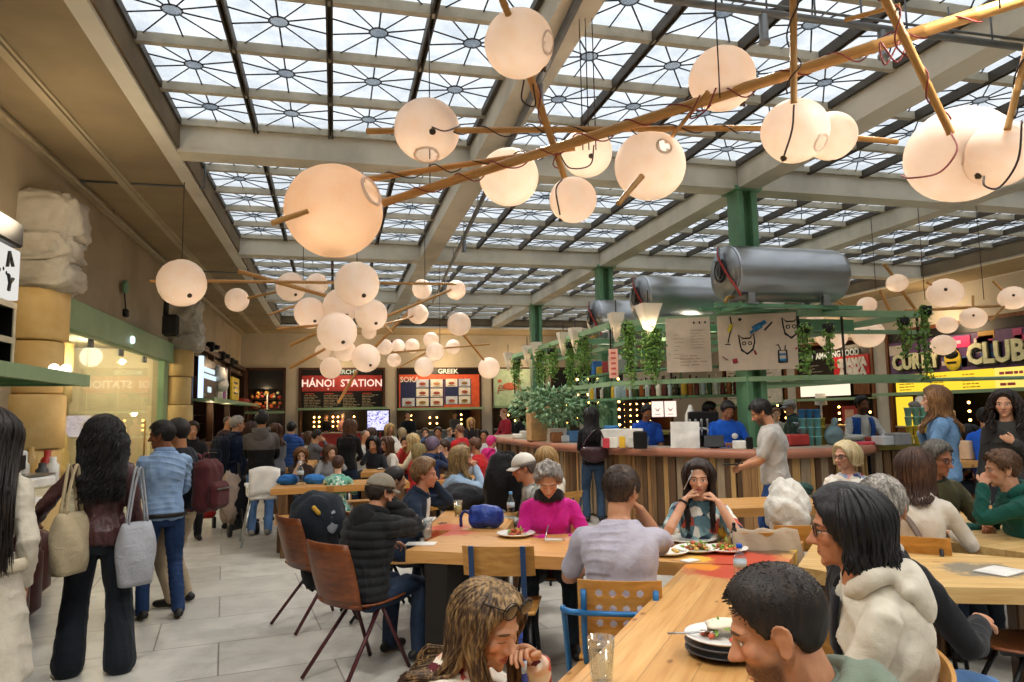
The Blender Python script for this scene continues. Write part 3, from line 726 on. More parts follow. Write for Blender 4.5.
# ------------------------------------------------------------------ surfaces
def plaster(c, key, bump=.25, stain=.12):
    def b(t):
        v = t.coord(); f = t.noise(v, .9, 5, .6); g = t.noise(v, 55, 3); h = t.noise(t.coord('Object', (1, 1, .12)), 2.2, 4)
        a = lin(c); d = tuple(q*(1-stain*2) for q in a[:3])+(1,)
        col = t.mix(t.sstep(f, .35, .75), a, d); col = t.mix(t.math('MULTIPLY', t.sstep(h, .5, .8), .35), col, d)
        t.out(t.bsdf(col, .9, 0, .2, g, bump, .006))
    return mat('plaster_'+key, b)
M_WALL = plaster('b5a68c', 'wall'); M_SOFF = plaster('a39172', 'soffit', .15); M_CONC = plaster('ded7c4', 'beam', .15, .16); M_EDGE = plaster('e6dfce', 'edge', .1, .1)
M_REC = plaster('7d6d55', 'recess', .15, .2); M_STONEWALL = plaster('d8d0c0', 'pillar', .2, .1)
GREEN = plain('6a9a72', .45, 0, .5, .10, 3); GREEN2 = plain('8fae84', .5, 0, .4, .08, 2); DKW = wood('2a160b', '4a2917', (6, 6, 1), .5); DARK = plain('17110d', .6); BLK = plain('0e0d0d', .4); WHT = plain('e6e2da', .5); STEEL = plain('b9bbbd', .32, 1.0, .5, .03); GREY = plain('6f7172', .45, .6); BRASS = plain('b08a4a', .35, .8)
def floor_m(t):
    v = t.coord(); x, y, z = t.sep(v)
    br = t.n('ShaderNodeTexBrick', Scale=1.0, Mortar__Size=.006, Mortar__Smooth=.2, Brick__Width=1.15, Row__Height=.72); br.offset = .37
    t.set(br, 'Vector', t.coord('Object', (1, 1, 1), (0, 0, rad(-8)))); t.set(br, 'Color1', (0, 0, 0, 1)); t.set(br, 'Color2', (1, 1, 1, 1)); t.set(br, 'Mortar', (.5, .5, .5, 1))
    f = t.noise(v, 3.2, 6, .65, .4); g = t.noise(v, 38, 4)
    c = t.mix(br.outputs[0], lin('c8c5bc'), lin('aeaaa1')); c = t.mix(t.math('MULTIPLY', t.sstep(f, .38, .72), .5), c, lin('948f86')); c = t.mix(t.math('MULTIPLY', t.sstep(g, .55, .8), .25), c, lin('e4dfd2'))
    c = t.mix(t.math('MULTIPLY', br.outputs[1], .75), c, lin('5d584e'))
    t.out(t.bsdf(c, t.math('MULTIPLY_ADD', f, .25, .25), 0, .45, t.math('MULTIPLY_ADD', br.outputs[1], -1.0, t.math('MULTIPLY', g, .25)), .12, .01))
fl = MB().box(((XL+XR)/2, (YB+YF)/2, -.1), (XR-XL+8, YB-YF+4, .2)).obj('floor', mat('stone_floor', floor_m)); struct(fl)
# ------------------------------------------------------------------ walls with openings
def wall(name, L, Ht, ops, org, rz, m, th=.3):
    """wall along local x, room side at local y=0, built around rectangular openings"""
    q = MB(); xs = sorted({0, L}|{a for o in ops for a in o[:2]})
    for a, b in zip(xs[:-1], xs[1:]):
        if b-a < 1e-4: continue
        z = 0
        for o in sorted([o for o in ops if o[0] <= a+1e-6 and o[1] >= b-1e-6], key=lambda o: o[2]):
            if o[2] > z: q.box(((a+b)/2, th/2, (z+o[2])/2), (b-a, th, o[2]-z))
            z = o[3]
        if z < Ht: q.box(((a+b)/2, th/2, (z+Ht)/2), (b-a, th, Ht-z))
    return struct(q.obj(name, m, None, org, rz))
bx = lambda px, py=390: float(PY(px, py, YB)[0])
BK = [(-3.3, bx(285)), (bx(299), bx(384.5)), (bx(397), bx(481)), (bx(492), bx(545)), (9.0, 11.4), (12.0, 14.6)]
wall('wall_back', XR-XL, ZC, [(a-XL, b-XL, .0, 3.55) for a, b in BK], (XL, YB, 0), 0, plaster('c6bcaa', 'end_wall', .2, .1))
GY0, GY1 = 9.95, 16.75
wall('wall_left', YB-YF, ZC, [(GY0-YF, GY1-YF, 0, 3.24), (17.9-YF, 28.2-YF, 0, 3.3)], (XL, YF, 0), pi/2, M_WALL)
RW = [(10.0, 12.75), (13.35, 18.15), (18.75, 22.6), (23.2, 27.6)]
wall('wall_right', YB-YF, ZC, [(YB-b, YB-a, 0, 3.9) for a, b in RW], (XR, YB, 0), -pi/2, M_STONEWALL)
wall('wall_front', XR-XL, ZC, [], (XR, YF, 0), pi, M_WALL)
# ------------------------------------------------------------------ ceiling
q = MB()
q.box(((XL+OX0)/2-.02, (YB+YF)/2, ZC+.25), (OX0-XL-.05, YB-YF, .5)); q.box(((OX1+XR)/2+.02, (YB+YF)/2, ZC+.25), (XR-OX1-.05, YB-YF, .5))
q.box(((OX0+OX1)/2, (26.0+YB)/2+.15, ZC+.25), (OX1-OX0+.1, YB-26.0-.3, .5))
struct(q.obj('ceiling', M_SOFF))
q = MB(); q.box((OX0-.085, 9.0, ZC-.005), (.17, 34, .09)); q.box((OX1+.085, 9.0, ZC-.005), (.17, 34, .09)); q.box(((OX0+OX1)/2, 26.1, ZC-.02), (OX1-OX0+.3, .2, .1))
struct(q.obj('trim_1', M_EDGE))
q = MB()
for x, w_, h_ in ((-2.85, .09, .05), (-2.78, .03, .03), (XL+.06, .12, .06)): q.box((x, 10.5, ZC-h_/2), (w_, 37, h_))
struct(q.obj('trim_2', plaster('c0b092', 'rib', .1, .1)))
q = MB()
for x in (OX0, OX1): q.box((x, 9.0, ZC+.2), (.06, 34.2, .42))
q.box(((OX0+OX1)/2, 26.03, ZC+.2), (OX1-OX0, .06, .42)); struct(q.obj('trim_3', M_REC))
LB = [(1.74, 2.04), (5.76, 6.06), (9.78, 10.08)]
YBM = [-2.25, 3.40, 9.05, 14.70, 20.35]
q = MB()
for y in YBM: q.box(((OX0+OX1)/2, y+.15, ZC+.20), (OX1-OX0, .30, .40)); q.box(((OX0+OX1)/2, y+.15, ZC-.02), (OX1-OX0, .34, .05))
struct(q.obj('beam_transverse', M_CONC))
q = MB()
for a, b in LB: q.box(((a+b)/2, 9.0, ZC+.205), (b-a, 34, .39)); q.box(((a+b)/2, 9.0, ZC-.015), (b-a+.04, 34, .045))
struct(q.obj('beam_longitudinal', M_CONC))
def glass_m(t):
    v = t.coord(); f = t.noise(v, 2.4, 5, .65); g = t.n('ShaderNodeTexVoronoi', Scale=70); t.set(g, 'Vector', v)
    tr = t.n('ShaderNodeBsdfTransparent'); t.set(tr, 'Color', t.mix(t.sstep(f, .3, .75), (.56, .57, .58, 1), (.42, .445, .47, 1)))
    tl = t.n('ShaderNodeBsdfTranslucent', Color=(.8, .82, .83, 1))
    mx = t.n('ShaderNodeMixShader'); t.set(mx, 0, .16); t.set(mx, 1, tr); t.set(mx, 2, tl); t.out(mx)
M_GLASS = mat('frosted_skylight_glass', glass_m); M_BAR = plain('b9b19d', .6, .1, .3, .15, 4); M_WIRE = plain('2f2b27', .5, .5); M_DBAR = plain('4b443a', .6, .2)
XBAY = [(OX0, 1.74), (2.04, 5.76), (6.06, 9.78), (10.08, OX1)]; YBAY = [(-2.0+.05, 3.40), (3.70, 9.05), (9.35, 14.70), (15.0, 20.35), (20.65, 26.0), (-7.9, -2.25)]
WK = {}; nwin = 0
for (xa, xb) in XBAY:
    for (ya, yb) in YBAY:
        nwin += 1; W_, D_ = xb-xa, yb-ya; nx = round(W_/.93); ny = 5; key = (round(W_, 2), round(D_, 2))
        px_, py_ = W_/nx, (1.02 if abs(D_-5.35) < .1 else D_/5)
        if key not in WK:
            g = MB().box((W_/2, D_/2, 0), (W_, D_, .012)).mesh('skylight_glass'); g.materials.append(M_GLASS)
            b = MB(); ys = [D_-py_*k for k in range(1, 6)]; ys = [y for y in ys if y > .03]
            for y in ys: b.box((W_/2, y, -.055), (W_, .075, .095), m=0)
            b.box((W_/2, D_-.03, -.05), (W_, .06, .08), m=0)
            for k in range(1, nx): b.box((px_*k-.022, D_/2, -.06), (.018, D_, .11), m=1); b.box((px_*k+.022, D_/2, -.06), (.018, D_, .11), m=1); b.box((px_*k, D_/2, -.02), (.06, D_, .02), m=1)
            for x_ in (.03, W_-.03): b.box((x_, D_/2, -.05), (.05, D_, .08), m=1)
            bars = b.mesh('window_frame'); bars.materials.append(M_BAR); bars.materials.append(M_DBAR)
            s_ = MB(); yc = [D_]+ys+([0] if ys[-1] > .3 else [])
            for k in range(nx):
                for y1, y0 in zip(yc[:-1], yc[1:]):
                    cx, cy = px_*(k+.5), (y0+y1)/2; hx, hy = px_/2-.03, (y1-y0)/2-.03
                    s_.lathe([(.07, -.05), (.085, -.035), (.085, -.02), (.07, -.01)], (cx, cy, 0), 12, m=1); s_.tube([(cx+.088*cos(a_), cy+.088*sin(a_), -.03) for a_ in np.linspace(0, 2*pi, 17)], .008, 4, closed=True)
                    for i in range(10):
                        a_ = 2*pi*(i+.5)/10; dx, dy = cos(a_), sin(a_); r_ = min(hx/max(abs(dx), 1e-6), hy/max(abs(dy), 1e-6))
                        s_.tube([(cx+dx*.08, cy+dy*.08, -.03), (cx+dx*r_, cy+dy*r_, -.02)], .0085, 4)
            sp_ = s_.mesh('glazing_spider'); sp_.materials.append(M_WIRE); sp_.materials.append(M_GLASS); WK[key] = (g, bars, sp_)
        r = bpy.data.objects.new('window_%d' % nwin, WK[key][0]); COL.objects.link(r); r.location = (xa, ya, ZG); r['kind'] = 'structure'
        for nm_, me_ in (('window_frame', WK[key][1]), ('glazing_spider', WK[key][2])):
            c = bpy.data.objects.new(nm_, me_); COL.objects.link(c); c.parent = r
# green steel pillars under the transverse beams
for i, (y) in enumerate((9.05, 14.70, 20.35)):
    q = MB(); x = 5.91
    for dx in (-.115, .115): q.box((x+dx, y+.15, ZC/2), (.10, .30, ZC), bev=.01)
    q.box((x, y+.15, ZC/2), (.14, .05, ZC)); q.box((x, y+.15, ZC-.03), (.44, .40, .06)); q.box((x, y+.15, .1), (.5, .5, .2), bev=.02)
    struct(q.obj('pillar_%d' % (i+1), GREEN))
# pipes and conduits
q = MB(); q.tube([(-3.36, -2, 4.80), (-3.36, 28.5, 4.80)], .028, 8)
for y in range(0, 28, 4): q.box((-3.36, y, 4.86), (.04, .03, .08))
tag(q.obj('ceiling_pipe', plain('a39477', .6)), 'long pale pipe running under the ceiling along the left wall', 'pipe')
for (p0, dx, lab) in ((PX(83, 181, -3.36), 1.55, 'thin steel rod crossing the soffit nearest the big lantern'), ((-3.36, 16.2, 4.78), 1.5, 'thin steel rod crossing the soffit above the farther stone column')):
    q = MB(); p0 = np.array(p0); q.tube([p0, p0+np.array([dx, 0, 0])], .016, 8); q.ball(p0, .035, 8, 6); q.tube([p0+np.array([dx, 0, 0]), p0+np.array([dx, 0, .35])], .014, 8); tag(q.obj('sprinkler_rod', GREY), lab, 'pipe')
# track light lines under the glass
def spot(p, e=None):
    l = bpy.data.lights.new('track_spot', 'SPOT'); l.energy = e or SPOT_W; l.color = (1, .95, .88); l.spot_size = rad(150); l.spot_blend = .8; l.shadow_soft_size = .12
    o = bpy.data.objects.new('track_spot', l); COL.objects.link(o); o.location = p
SPOT_W = 165.0
def track(a, b, lab, lamps=(), e=None):
    a, b = np.array(a, float), np.array(b, float); r = empty('lighting_track', a, 0, lab, 'lighting track'); d = b-a
    MB().tube([(0, 0, 0), d], .03, 6).tube([(0, 0, .07), d+np.array([0, 0, .07])], .012, 6).obj('rail', plain('7a7c7c', .5, .3), r)
    for k in np.linspace(.02, .98, 9): MB().tube([d*k, d*k+np.array([0, 0, .28])], .008, 6).obj('hanger', GREY, r)
    for k in lamps:
        p = d*k; q = MB(); q.lathe([(.03, -.02), (.035, -.03), (.035, -.22), (.045, -.23), (.045, -.26), (.03, -.27)], p, 12); q.obj('spotlight', plain('8a8c8c', .4, .5), r); spot(p+a+np.array([0, 0, -.3]), e)
track(PD(585, -20, 5.3)*[1, 1, 0]+[0, 0, 4.78], (2.7, 20, 4.78), 'dark lighting rail running down the hall beside the second beam', (.1, .25, .5, .75))
pa, pb = G(655, -2, 4.75), G(1040, 50, 4.75)
track(pa, pb, 'grey lighting rail with cylindrical spots across the upper right ceiling', (.25, .55), 55.0)
track((-1.0, -3, 4.78), (-1.0, 4.3, 4.78), 'added lighting rail above the near left tables, unseen behind the view', (.2, .5, .8))  # unseen rail added for its spots, which brighten tables and people
track((3.9, -3, 4.78), (3.9, 4.0, 4.78), 'added lighting rail above the near right tables, unseen behind the view', (.2, .5, .85))  # second added rail out of view, more fill for the near tables
# ------------------------------------------------------------------ food stalls around the hall (built in local x along the wall, y into the wall)
BULB = emis('ffb45a', 14.0); LBOX = lambda c, s=1.0: emis(c, s)
def lamp_point(p, power, col=(1, .72, .42), r=.08):
    l = bpy.data.lights.new('stall_and_fill_lamp', 'POINT'); l.energy = power; l.color = col; l.shadow_soft_size = r
    o = bpy.data.objects.new('stall_and_fill_lamp', l); COL.objects.link(o); o.location = p; return o
def area(p, size, power, col=(1, .8, .6), rot_=(0, 0, 0)):
    l = bpy.data.lights.new('area_lamp', 'AREA'); l.energy = power; l.color = col; l.shape = 'RECTANGLE'; l.size, l.size_y = size
    o = bpy.data.objects.new('area_lamp', l); COL.objects.link(o); o.location = p; o.rotation_euler = rot_; return o
def shell(name, org, rz, W_, D_, Ht, label, back=DKW, side=DKW, lintel=None):
    r = empty(name, org, rz, label, 'food stall')
    MB().box((W_/2, D_, Ht/2), (W_, .06, Ht)).obj('back_panel', back, r)
    for x in (.03, W_-.03): MB().box((x, D_/2, Ht/2), (.06, D_, Ht)).obj('side_panel', side, r)
    MB().box((W_/2, D_/2, Ht-.03), (W_-.12, D_-.06, .06)).obj('top_panel', side, r)
    return r
def counter(r, x0, x1, y0, y1, h, front, top=WHT):
    MB().box(((x0+x1)/2, (y0+y1)/2, (h-.05)/2), (x1-x0, y1-y0, h-.05)).obj('counter_front', front, r)
    MB().box(((x0+x1)/2, (y0+y1)/2-.02, h-.025), (x1-x0+.04, y1-y0+.08, .05), bev=.008).obj('countertop', top, r)
def frame(r, x0, x1, z0, z1, w_, m, y=-.02):
    q = MB()
    for x in (x0, x1): q.box((x, y, (z0+z1)/2), (w_, .08, z1-z0))
    q.box(((x0+x1)/2, y, z1-w_/2), (x1-x0, .08, w_)); q.obj('trim_frame', m, r)
def bulbs(r, pts, rad_=.036, m=None):
    me = MB().ball((0, 0, 0), rad_, 10, 6).mesh('bulb'); me.materials.append(m or BULB)
    for p in pts:
        o = bpy.data.objects.new('bulb', me); COL.objects.link(o); o.parent = r; o.location = p
def grid_pts(x0, z0, nx, nz, dx, dz, y): return [(x0+i*dx, y, z0+k*dz) for i in range(nx) for k in range(nz)]
def rail(r, x0, x1, z, y=-.55, d=.55):
    q = MB().box(((x0+x1)/2, y+d/2, z), (x1-x0, d, .035)); q.box(((x0+x1)/2, y, z), (x1-x0, .05, .09)); q.obj('canopy_shelf', GREEN2, r)
def lines(q, x0, x1, z0, z1, n, y, rg, m=0, h=.02):
    for k in range(n):
        z = z1-(z1-z0)*(k+.5)/n; a = x0; e = x0+(x1-x0)*rg.uniform(.55, 1)
        while a < e-.03:
            b = min(e, a+rg.uniform(.06, .22)); q.box(((a+b)/2, y, z), (b-a, .006, h), m=m); a = b+.03
def bottle_mesh(h, r, m, name='bottle'):
    me = MB().lathe([(r*.9, 0), (r, .01), (r, h*.58), (r*.85, h*.66), (r*.34, h*.78), (r*.32, h*.97), (r*.38, h*.97), (r*.38, h)], n=10).mesh(name); me.materials.append(m); return me
BM = [bottle_mesh(h, r, plain(c, .12, 0, .7, .05)) for h, r, c in ((.30, .038, '2c4a2a'), (.28, .042, '8a4a1c'), (.31, .036, 'cfd6d2'), (.26, .045, 'd8b13a'), (.30, .04, '5a1a18'), (.27, .04, 'a8bcc4'), (.29, .037, '1d1a18'), (.24, .045, 'e0d8c4'))]
def bottles(pts, label, group, rg=random, kinds=None, cat='bottle', sc=1):
    for p in pts:
        o = bpy.data.objects.new('bottle', (BM[rg.choice(kinds)] if kinds else rg.choice(BM))); COL.objects.link(o); o.location = p; s_ = sc*rg.uniform(.85, 1.1); o.scale = (s_, s_, s_); tag(o, label, cat, group)
rg = random.Random(3)
RED = plain('b23a34', .5); ORANGE = plain('e2603c', .5); YEL = plain('f2d03a', .5); PAPER = plain('efe8d8', .7); NAVY = plain('27305a', .5)
# ---- back wall: noodle stall
def zb(py, px=340): return float(PY(px, py, YB)[2])
x0, x1 = BK[1]; W_ = x1-x0
r = shell('food_stall', (x0, YB, 0), 0, W_, 2.2, 3.55, 'noodle stall under a red HANOI STATION sign on the end wall', BLK, DKW); frame(r, .02, W_-.02, 0, 3.55, .08, wood('3a2112', '5a3520', (6, 6, 1)))
MB().box((W_/2, .0, 3.38), (W_-.2, .05, .28)).obj('fascia', BLK, r)
q = MB(); add_text(q, 'MARCH\u00c9', .24, (W_*.53, -.04, 3.37), 0, .02, .004); q.obj('lettering', plain('b8d4dc', .5), r)
MB().box((W_/2, -.03, 2.93), (W_-.22, .06, .62)).obj('sign_board', RED, r)
q = MB(); add_text(q, 'H\u00c1NOI  STATION', .40, (W_/2, -.07, 2.92), 0, .03, .008, sx=.98); q.ball((W_*.335, -.07, 2.70), .03, 8, 6); q.obj('lettering', emis('ffd9c2', .8), r)
mb_ = MB().box((W_/2, -.03, 2.27), (W_-.22, .05, .66)).obj('menu_board', BLK, r)
q = MB(); q2 = MB()
for k in range(4):
    a = .2+k*(W_-.35)/4; q2.box((a+.2, -.06, 2.52), (.35, .006, .035)); lines(q, a, a+.66, 1.98, 2.48, 8, -.06, rg, h=.022)
q.obj('menu_text', plain('b9a98c', .6), mb_); q2.obj('menu_heading', plain('d2523c', .6), mb_)
rail(r, -.05, W_+.05, 1.92)
bulbs(r, grid_pts(.55, 1.22, 2, 3, .2, .19, 1.3)+grid_pts(1.30, 1.22, 2, 3, .2, .19, 1.3)+grid_pts(2.15, 1.22, 1, 3, .2, .19, 1.3)+grid_pts(2.85, 1.22, 2, 3, .2, .19, 1.3))
counter(r, .1, W_-.1, .1, .7, 1.0, RED, STEEL); lamp_point((x0+W_/2, YB+.6, 1.85), 16); lamp_point((x0+W_/2, YB-1.2, 3.7), 45)
# ---- back wall: greek stall
x0, x1 = BK[2]; W_ = x1-x0
r = shell('food_stall', (x0, YB, 0), 0, W_, 2.2, 3.55, 'greek grill stall with an orange menu wall of white tiles on the end wall', BLK, DKW); frame(r, .02, W_-.02, 0, 3.55, .06, DKW)
MB().box((W_/2, .0, 3.40), (W_-.14, .05, .28)).obj('fascia', BLK, r)
q = MB(); add_text(q, 'GREEK', .28, (W_*.60, -.04, 3.39), 0, .02, .008); q.obj('lettering', plain('d8e6e8', .5), r)
mb_ = MB().box((W_/2, -.03, 2.58), (W_-.16, .06, 1.36)).obj('menu_board', ORANGE, r)
q = MB(); add_text(q, 'SOKA', .30, (.50, -.075, 3.05), 0, .02, .008); q.obj('lettering', plain('ffe0d4', .5), mb_)
def tiles(r, xs, zs, y, w_, h_, skip=()):
    for i, x in enumerate(xs):
        for k, z in enumerate(zs):
            if (i, k) in skip: continue
            ti = MB().box((x, y, z), (w_, .012, h_)).obj('menu_tile', WHT if (i*3+k*2) % 7 else plain('cfd6e6', .5), r)
            q = MB(); q.ball((x, y-.012, z-.02), (w_*.28, .012, h_*.2), 10, 6); q.box((x, y-.008, z-h_*.36), (w_*.6, .004, .025), m=1); q.obj('food_picture', [plain(rg.choice(['a8553a', '8a6a3a', '9c4436', 'c08a5a']), .6), plain('6a4a3a')], ti)
MB().box((1.02, -.066, 2.50), (1.78, .012, 1.12)).obj('menu_panel', NAVY, mb_); tiles(mb_, [.45, 1.02, 1.6], [2.14, 2.52, 2.90], -.08, .50, .33, {(0, 2), (0, 1)})
MB().box((2.48, -.066, 2.55), (1.12, .012, 1.05)).obj('menu_panel', NAVY, mb_); tiles(mb_, [2.22, 2.76], [2.2, 2.56, 2.92], -.08, .48, .32, {(0, 1)})
rail(r, -.05, W_+.05, 1.86); bulbs(r, grid_pts(.5, 1.2, 2, 3, .2, .2, 1.3)+grid_pts(1.5, 1.25, 2, 2, .3, .25, 1.3)+grid_pts(2.6, 1.2, 2, 3, .25, .2, 1.3))
counter(r, .1, W_-.1, .1, .7, 1.0, GREY, STEEL); lamp_point((x0+W_/2, YB+.6, 1.8), 14); lamp_point((x0+W_/2, YB-1.3, 3.7), 75)
# ---- back wall: pale green stall and two farther dark stalls
x0, x1 = BK[3]; W_ = x1-x0
r = shell('food_stall', (x0, YB, 0), 0, W_, 2.2, 3.55, 'stall with a pale green sign and a painted crab on the end wall', BLK, DKW)
MB().box((W_/2, .0, 2.72), (W_-.1, .06, 1.55)).obj('sign_board', plain('bcd3b4', .6), r)
q = MB(); q.ball((.75, -.05, 2.75), (.30, .02, .16), 14, 8)
for s in (-1, 1):
    for k in range(3): q.tube([(.75+s*.2, -.05, 2.7-k*.05), (.75+s*(.42+.03*k), -.05, 2.82-k*.12), (.75+s*(.5), -.05, 2.66-k*.12)], .018, 5)
    q.ball((.75+s*.42, -.05, 2.98), (.09, .015, .07), 8, 6)
q.obj('crab_picture', plain('c9694e', .6), r); frame(r, .02, W_-.02, 0, 3.55, .06, DKW); rail(r, 0, W_, 1.9)
bulbs(r, grid_pts(1.0, 1.3, 2, 2, .3, .25, 1.3)); counter(r, .1, W_-.1, .1, .7, 1.0, DKW, STEEL); lamp_point((x0+W_/2, YB-1.2, 3.6), 40)
for j, lab in ((4, 'dark stall behind the bar lit by a dense grid of amber bulbs'), (5, 'dark wood stall at the right end of the end wall')):
    x0, x1 = BK[j]; W_ = x1-x0; r = shell('food_stall', (x0, YB, 0), 0, W_, 2.0, 3.55, lab, BLK, DKW); MB().box((W_/2, 0, 3.1), (W_-.1, .06, .7)).obj('sign_board', PAPER if j == 5 else BLK, r)
    bulbs(r, grid_pts(.3, .9, 6, 6, .32, .26, .8), .034); counter(r, .1, W_-.1, .1, .7, .8, DKW, STEEL); frame(r, .02, W_-.02, 0, 3.55, .08, DKW)
# bulb-lined screen that stands behind the bar beside the plants
p = PD(598, 400, 20.5); r = empty('bulb_screen', (p[0], p[1], 0), rad(-10), 'black freestanding screen dotted with amber bulbs behind the bar plants', 'light screen')
MB().box((0, 0, 1.35), (1.5, .08, 2.7)).obj('panel', BLK, r); bulbs(r, grid_pts(-.6, .8, 5, 9, .3, .22, -.06), .034)
# ---- back-left corner grocery with hanging produce
x0, x1 = BK[0]; W_ = x1-x0
r = shell('food_stall', (x0, YB, 0), 0, W_, 1.8, 3.55, 'grocery stall in the far left corner crowded with lit red and gold decorations', BLK, DKW); frame(r, .02, W_-.02, 0, 3.55, .1, DKW)
for k, z in enumerate((2.35, 1.95)): MB().box((W_/2, .2, z), (W_-.2, .35, .04)).obj('shelf', DKW, r)
for k in range(46):
    c_ = rg.choice(['d2653a', 'c23a2c', 'e0b25a', 'e8d8b0', 'b8453a', 'd98a4a']); z = rg.choice((2.42, 2.55, 2.02, 2.15))+rg.uniform(-.03, .05)
    MB().ball((rg.uniform(.15, W_-.15), rg.uniform(-.02, .3), z), rg.uniform(.05, .085), 8, 6).obj('ornament', plain(c_, .4), r)
MB().box((W_*.55, -.06, 2.25), (.05, .05, .6)).obj('post', PAPER, r); counter(r, .1, W_-.1, .1, .7, 1.0, DKW, STEEL); lamp_point((x0+W_/2, YB-.4, 2.7), 9); lamp_point((x0+W_/2, YB+.5, 1.8), 5)
MB().box((W_/2, -.02, 3.1), (W_-.2, .05, .75)).obj('fascia', BLK, r)
rail(r, 0, W_, 1.82)
# ---- screen on the pillar, speaker on the wall, small extras at the back
p = PD(378, 422, 27.2); r = empty('television_screen', (p[0], p[1], 0), 0, 'glowing white and violet television on a stand in front of the end wall', 'television')
def tvm(t):
    v = t.coord('Object', (6, 6, 9)); n = t.noise(v, 2.2, 3); t.out(t.n('ShaderNodeEmission', Color=t.ramp(n, [(.4, '6a66b0'), (.5, 'e8e6ff'), (.6, 'b6b4ea')]), Strength=1.0))
MB().box((0, 0, 1.44), (.92, .05, .86), bev=.01).obj('bezel', BLK, r); MB().box((0, -.03, 1.44), (.80, .012, .74)).obj('display', mat('tv_picture', tvm), r)
MB().box((0, .05, .55), (.08, .06, 1.1)).box((0, .05, .02), (.6, .4, .04)).obj('stand', BLK, r)
q = MB(); q.box(PY(391, 345, YB-.12), (.22, .2, .32), bev=.03); tag(q.obj('loudspeaker', BLK), 'small black loudspeaker on the pillar between the two sign boards', 'loudspeaker')
q = MB(); q.box(PY(491, 326, YB-.15), (.16, .2, .34), bev=.03); q.ball(PY(491, 327, YB-.28), .05, 8, 6); tag(q.obj('security_camera', WHT), 'white security camera high on the end wall', 'camera')
# ---- left wall stalls beyond the second column: a long dark wooden front
Y0, Y1 = 17.95, 28.15
def left(y, z, out): return np.array([XL+out, y, z])
r = empty('food_stall', (XL, Y0, 0), pi/2, 'long dark wooden stall front along the left wall beyond the columns', 'food stall'); W_ = Y1-Y0
MB().box((W_/2, 1.5, 1.65), (W_, .06, 3.3)).obj('back_panel', DKW, r); counter(r, .2, W_-.2, -.25, .5, 1.0, DKW, DKW)
for x in (.0, W_): MB().box((x, .7, 1.65), (.08, 1.7, 3.3)).obj('side_panel', DKW, r)
for x in (.06, 3.1, 6.3, W_-.06): MB().box((x, -.2, 1.7), (.14, .16, 3.4)).obj('post', DKW, r)
MB().box((W_/2, -.2, 3.42), (W_, .2, .14)).obj('lintel', DKW, r); MB().box((W_/2, .6, 3.2), (W_, 1.6, .06)).obj('top_panel', DKW, r)
for z in (1.45, 1.75): MB().box((W_/2, 1.25, z), (W_-.2, .35, .04)).obj('shelf', DKW, r)
rail(r, 0, W_, 2.08, -.75, .6)
q = MB(); q.box((1.6, -.36, 2.62), (2.4, .08, .98)); sb = q.obj('sign_board', BLK, r); q = MB(); lines(q, .62, 2.7, 2.60, 2.92, 2, -.41, rg, h=.12); q.box((1.6, -.41, 2.36), (.5, .01, .14)); q.obj('lettering', emis('cfe4f4', .9), sb)
MB().box((.28, -.42, 2.62), (.12, .1, 1.0)).obj('light_strip', emis('b8dcff', 1.3), r)
q = MB(); q.box((4.0, -.36, 2.60), (1.7, .06, .98)); po = q.obj('poster', WHT, r); MB().box((4.25, -.40, 2.6), (.5, .012, .98)).obj('violet_band', plain('9a4a9c', .6), po)
q = MB(); q.box((6.9, -.34, 2.58), (1.7, .06, .72)); po = q.obj('poster', YEL, r); q = MB(); lines(q, 6.4, 7.5, 2.35, 2.85, 3, -.38, rg, h=.06); q.obj('lettering', BLK, po)
MB().box((8.5, -.40, 2.22), (1.6, .3, .14), bev=.03).obj('red_trim', RED, r)
for y_, o_ in ((20.6, .05), (23.4, .1)): lamp_point((XL+.3, y_, 1.9), 6); lamp_point((XL+.9, y_, 3.0), 5)
sh = MB().lathe([(.02, 0), (.16, -.05), (.2, -.25), (.17, -.42), (.02, -.44)], n=12)
for k, y in enumerate((20.7, 21.2)):
    o = MB().lathe([(.02, 0), (.15, -.06), (.2, -.25), (.16, -.40), (.02, -.44)], (XL+.45, y, 3.05-.25*k), 12); tag(o.obj('hanging_cloth_bag', WHT), ['upper white cloth bundle hanging in the dark left stall', 'lower white cloth bundle hanging in the dark left stall'][k], 'bag')
for k, (px, py) in enumerate(((211, 347), (222, 356), (231, 362))):
    p = PX(px, py, XL+.3); q = MB().box(p, (.22, .32, .26), bev=.04); q.tube([p+np.array([.1, 0, 0]), p+np.array([.2, .05, -.02])], .07, 10); tag(q.obj('spotlight', BLK), ['first black spotlight on the lintel beyond the second column', 'second black spotlight on the lintel beyond the second column', 'third black spotlight on the lintel beyond the second column'][k], 'spotlight')
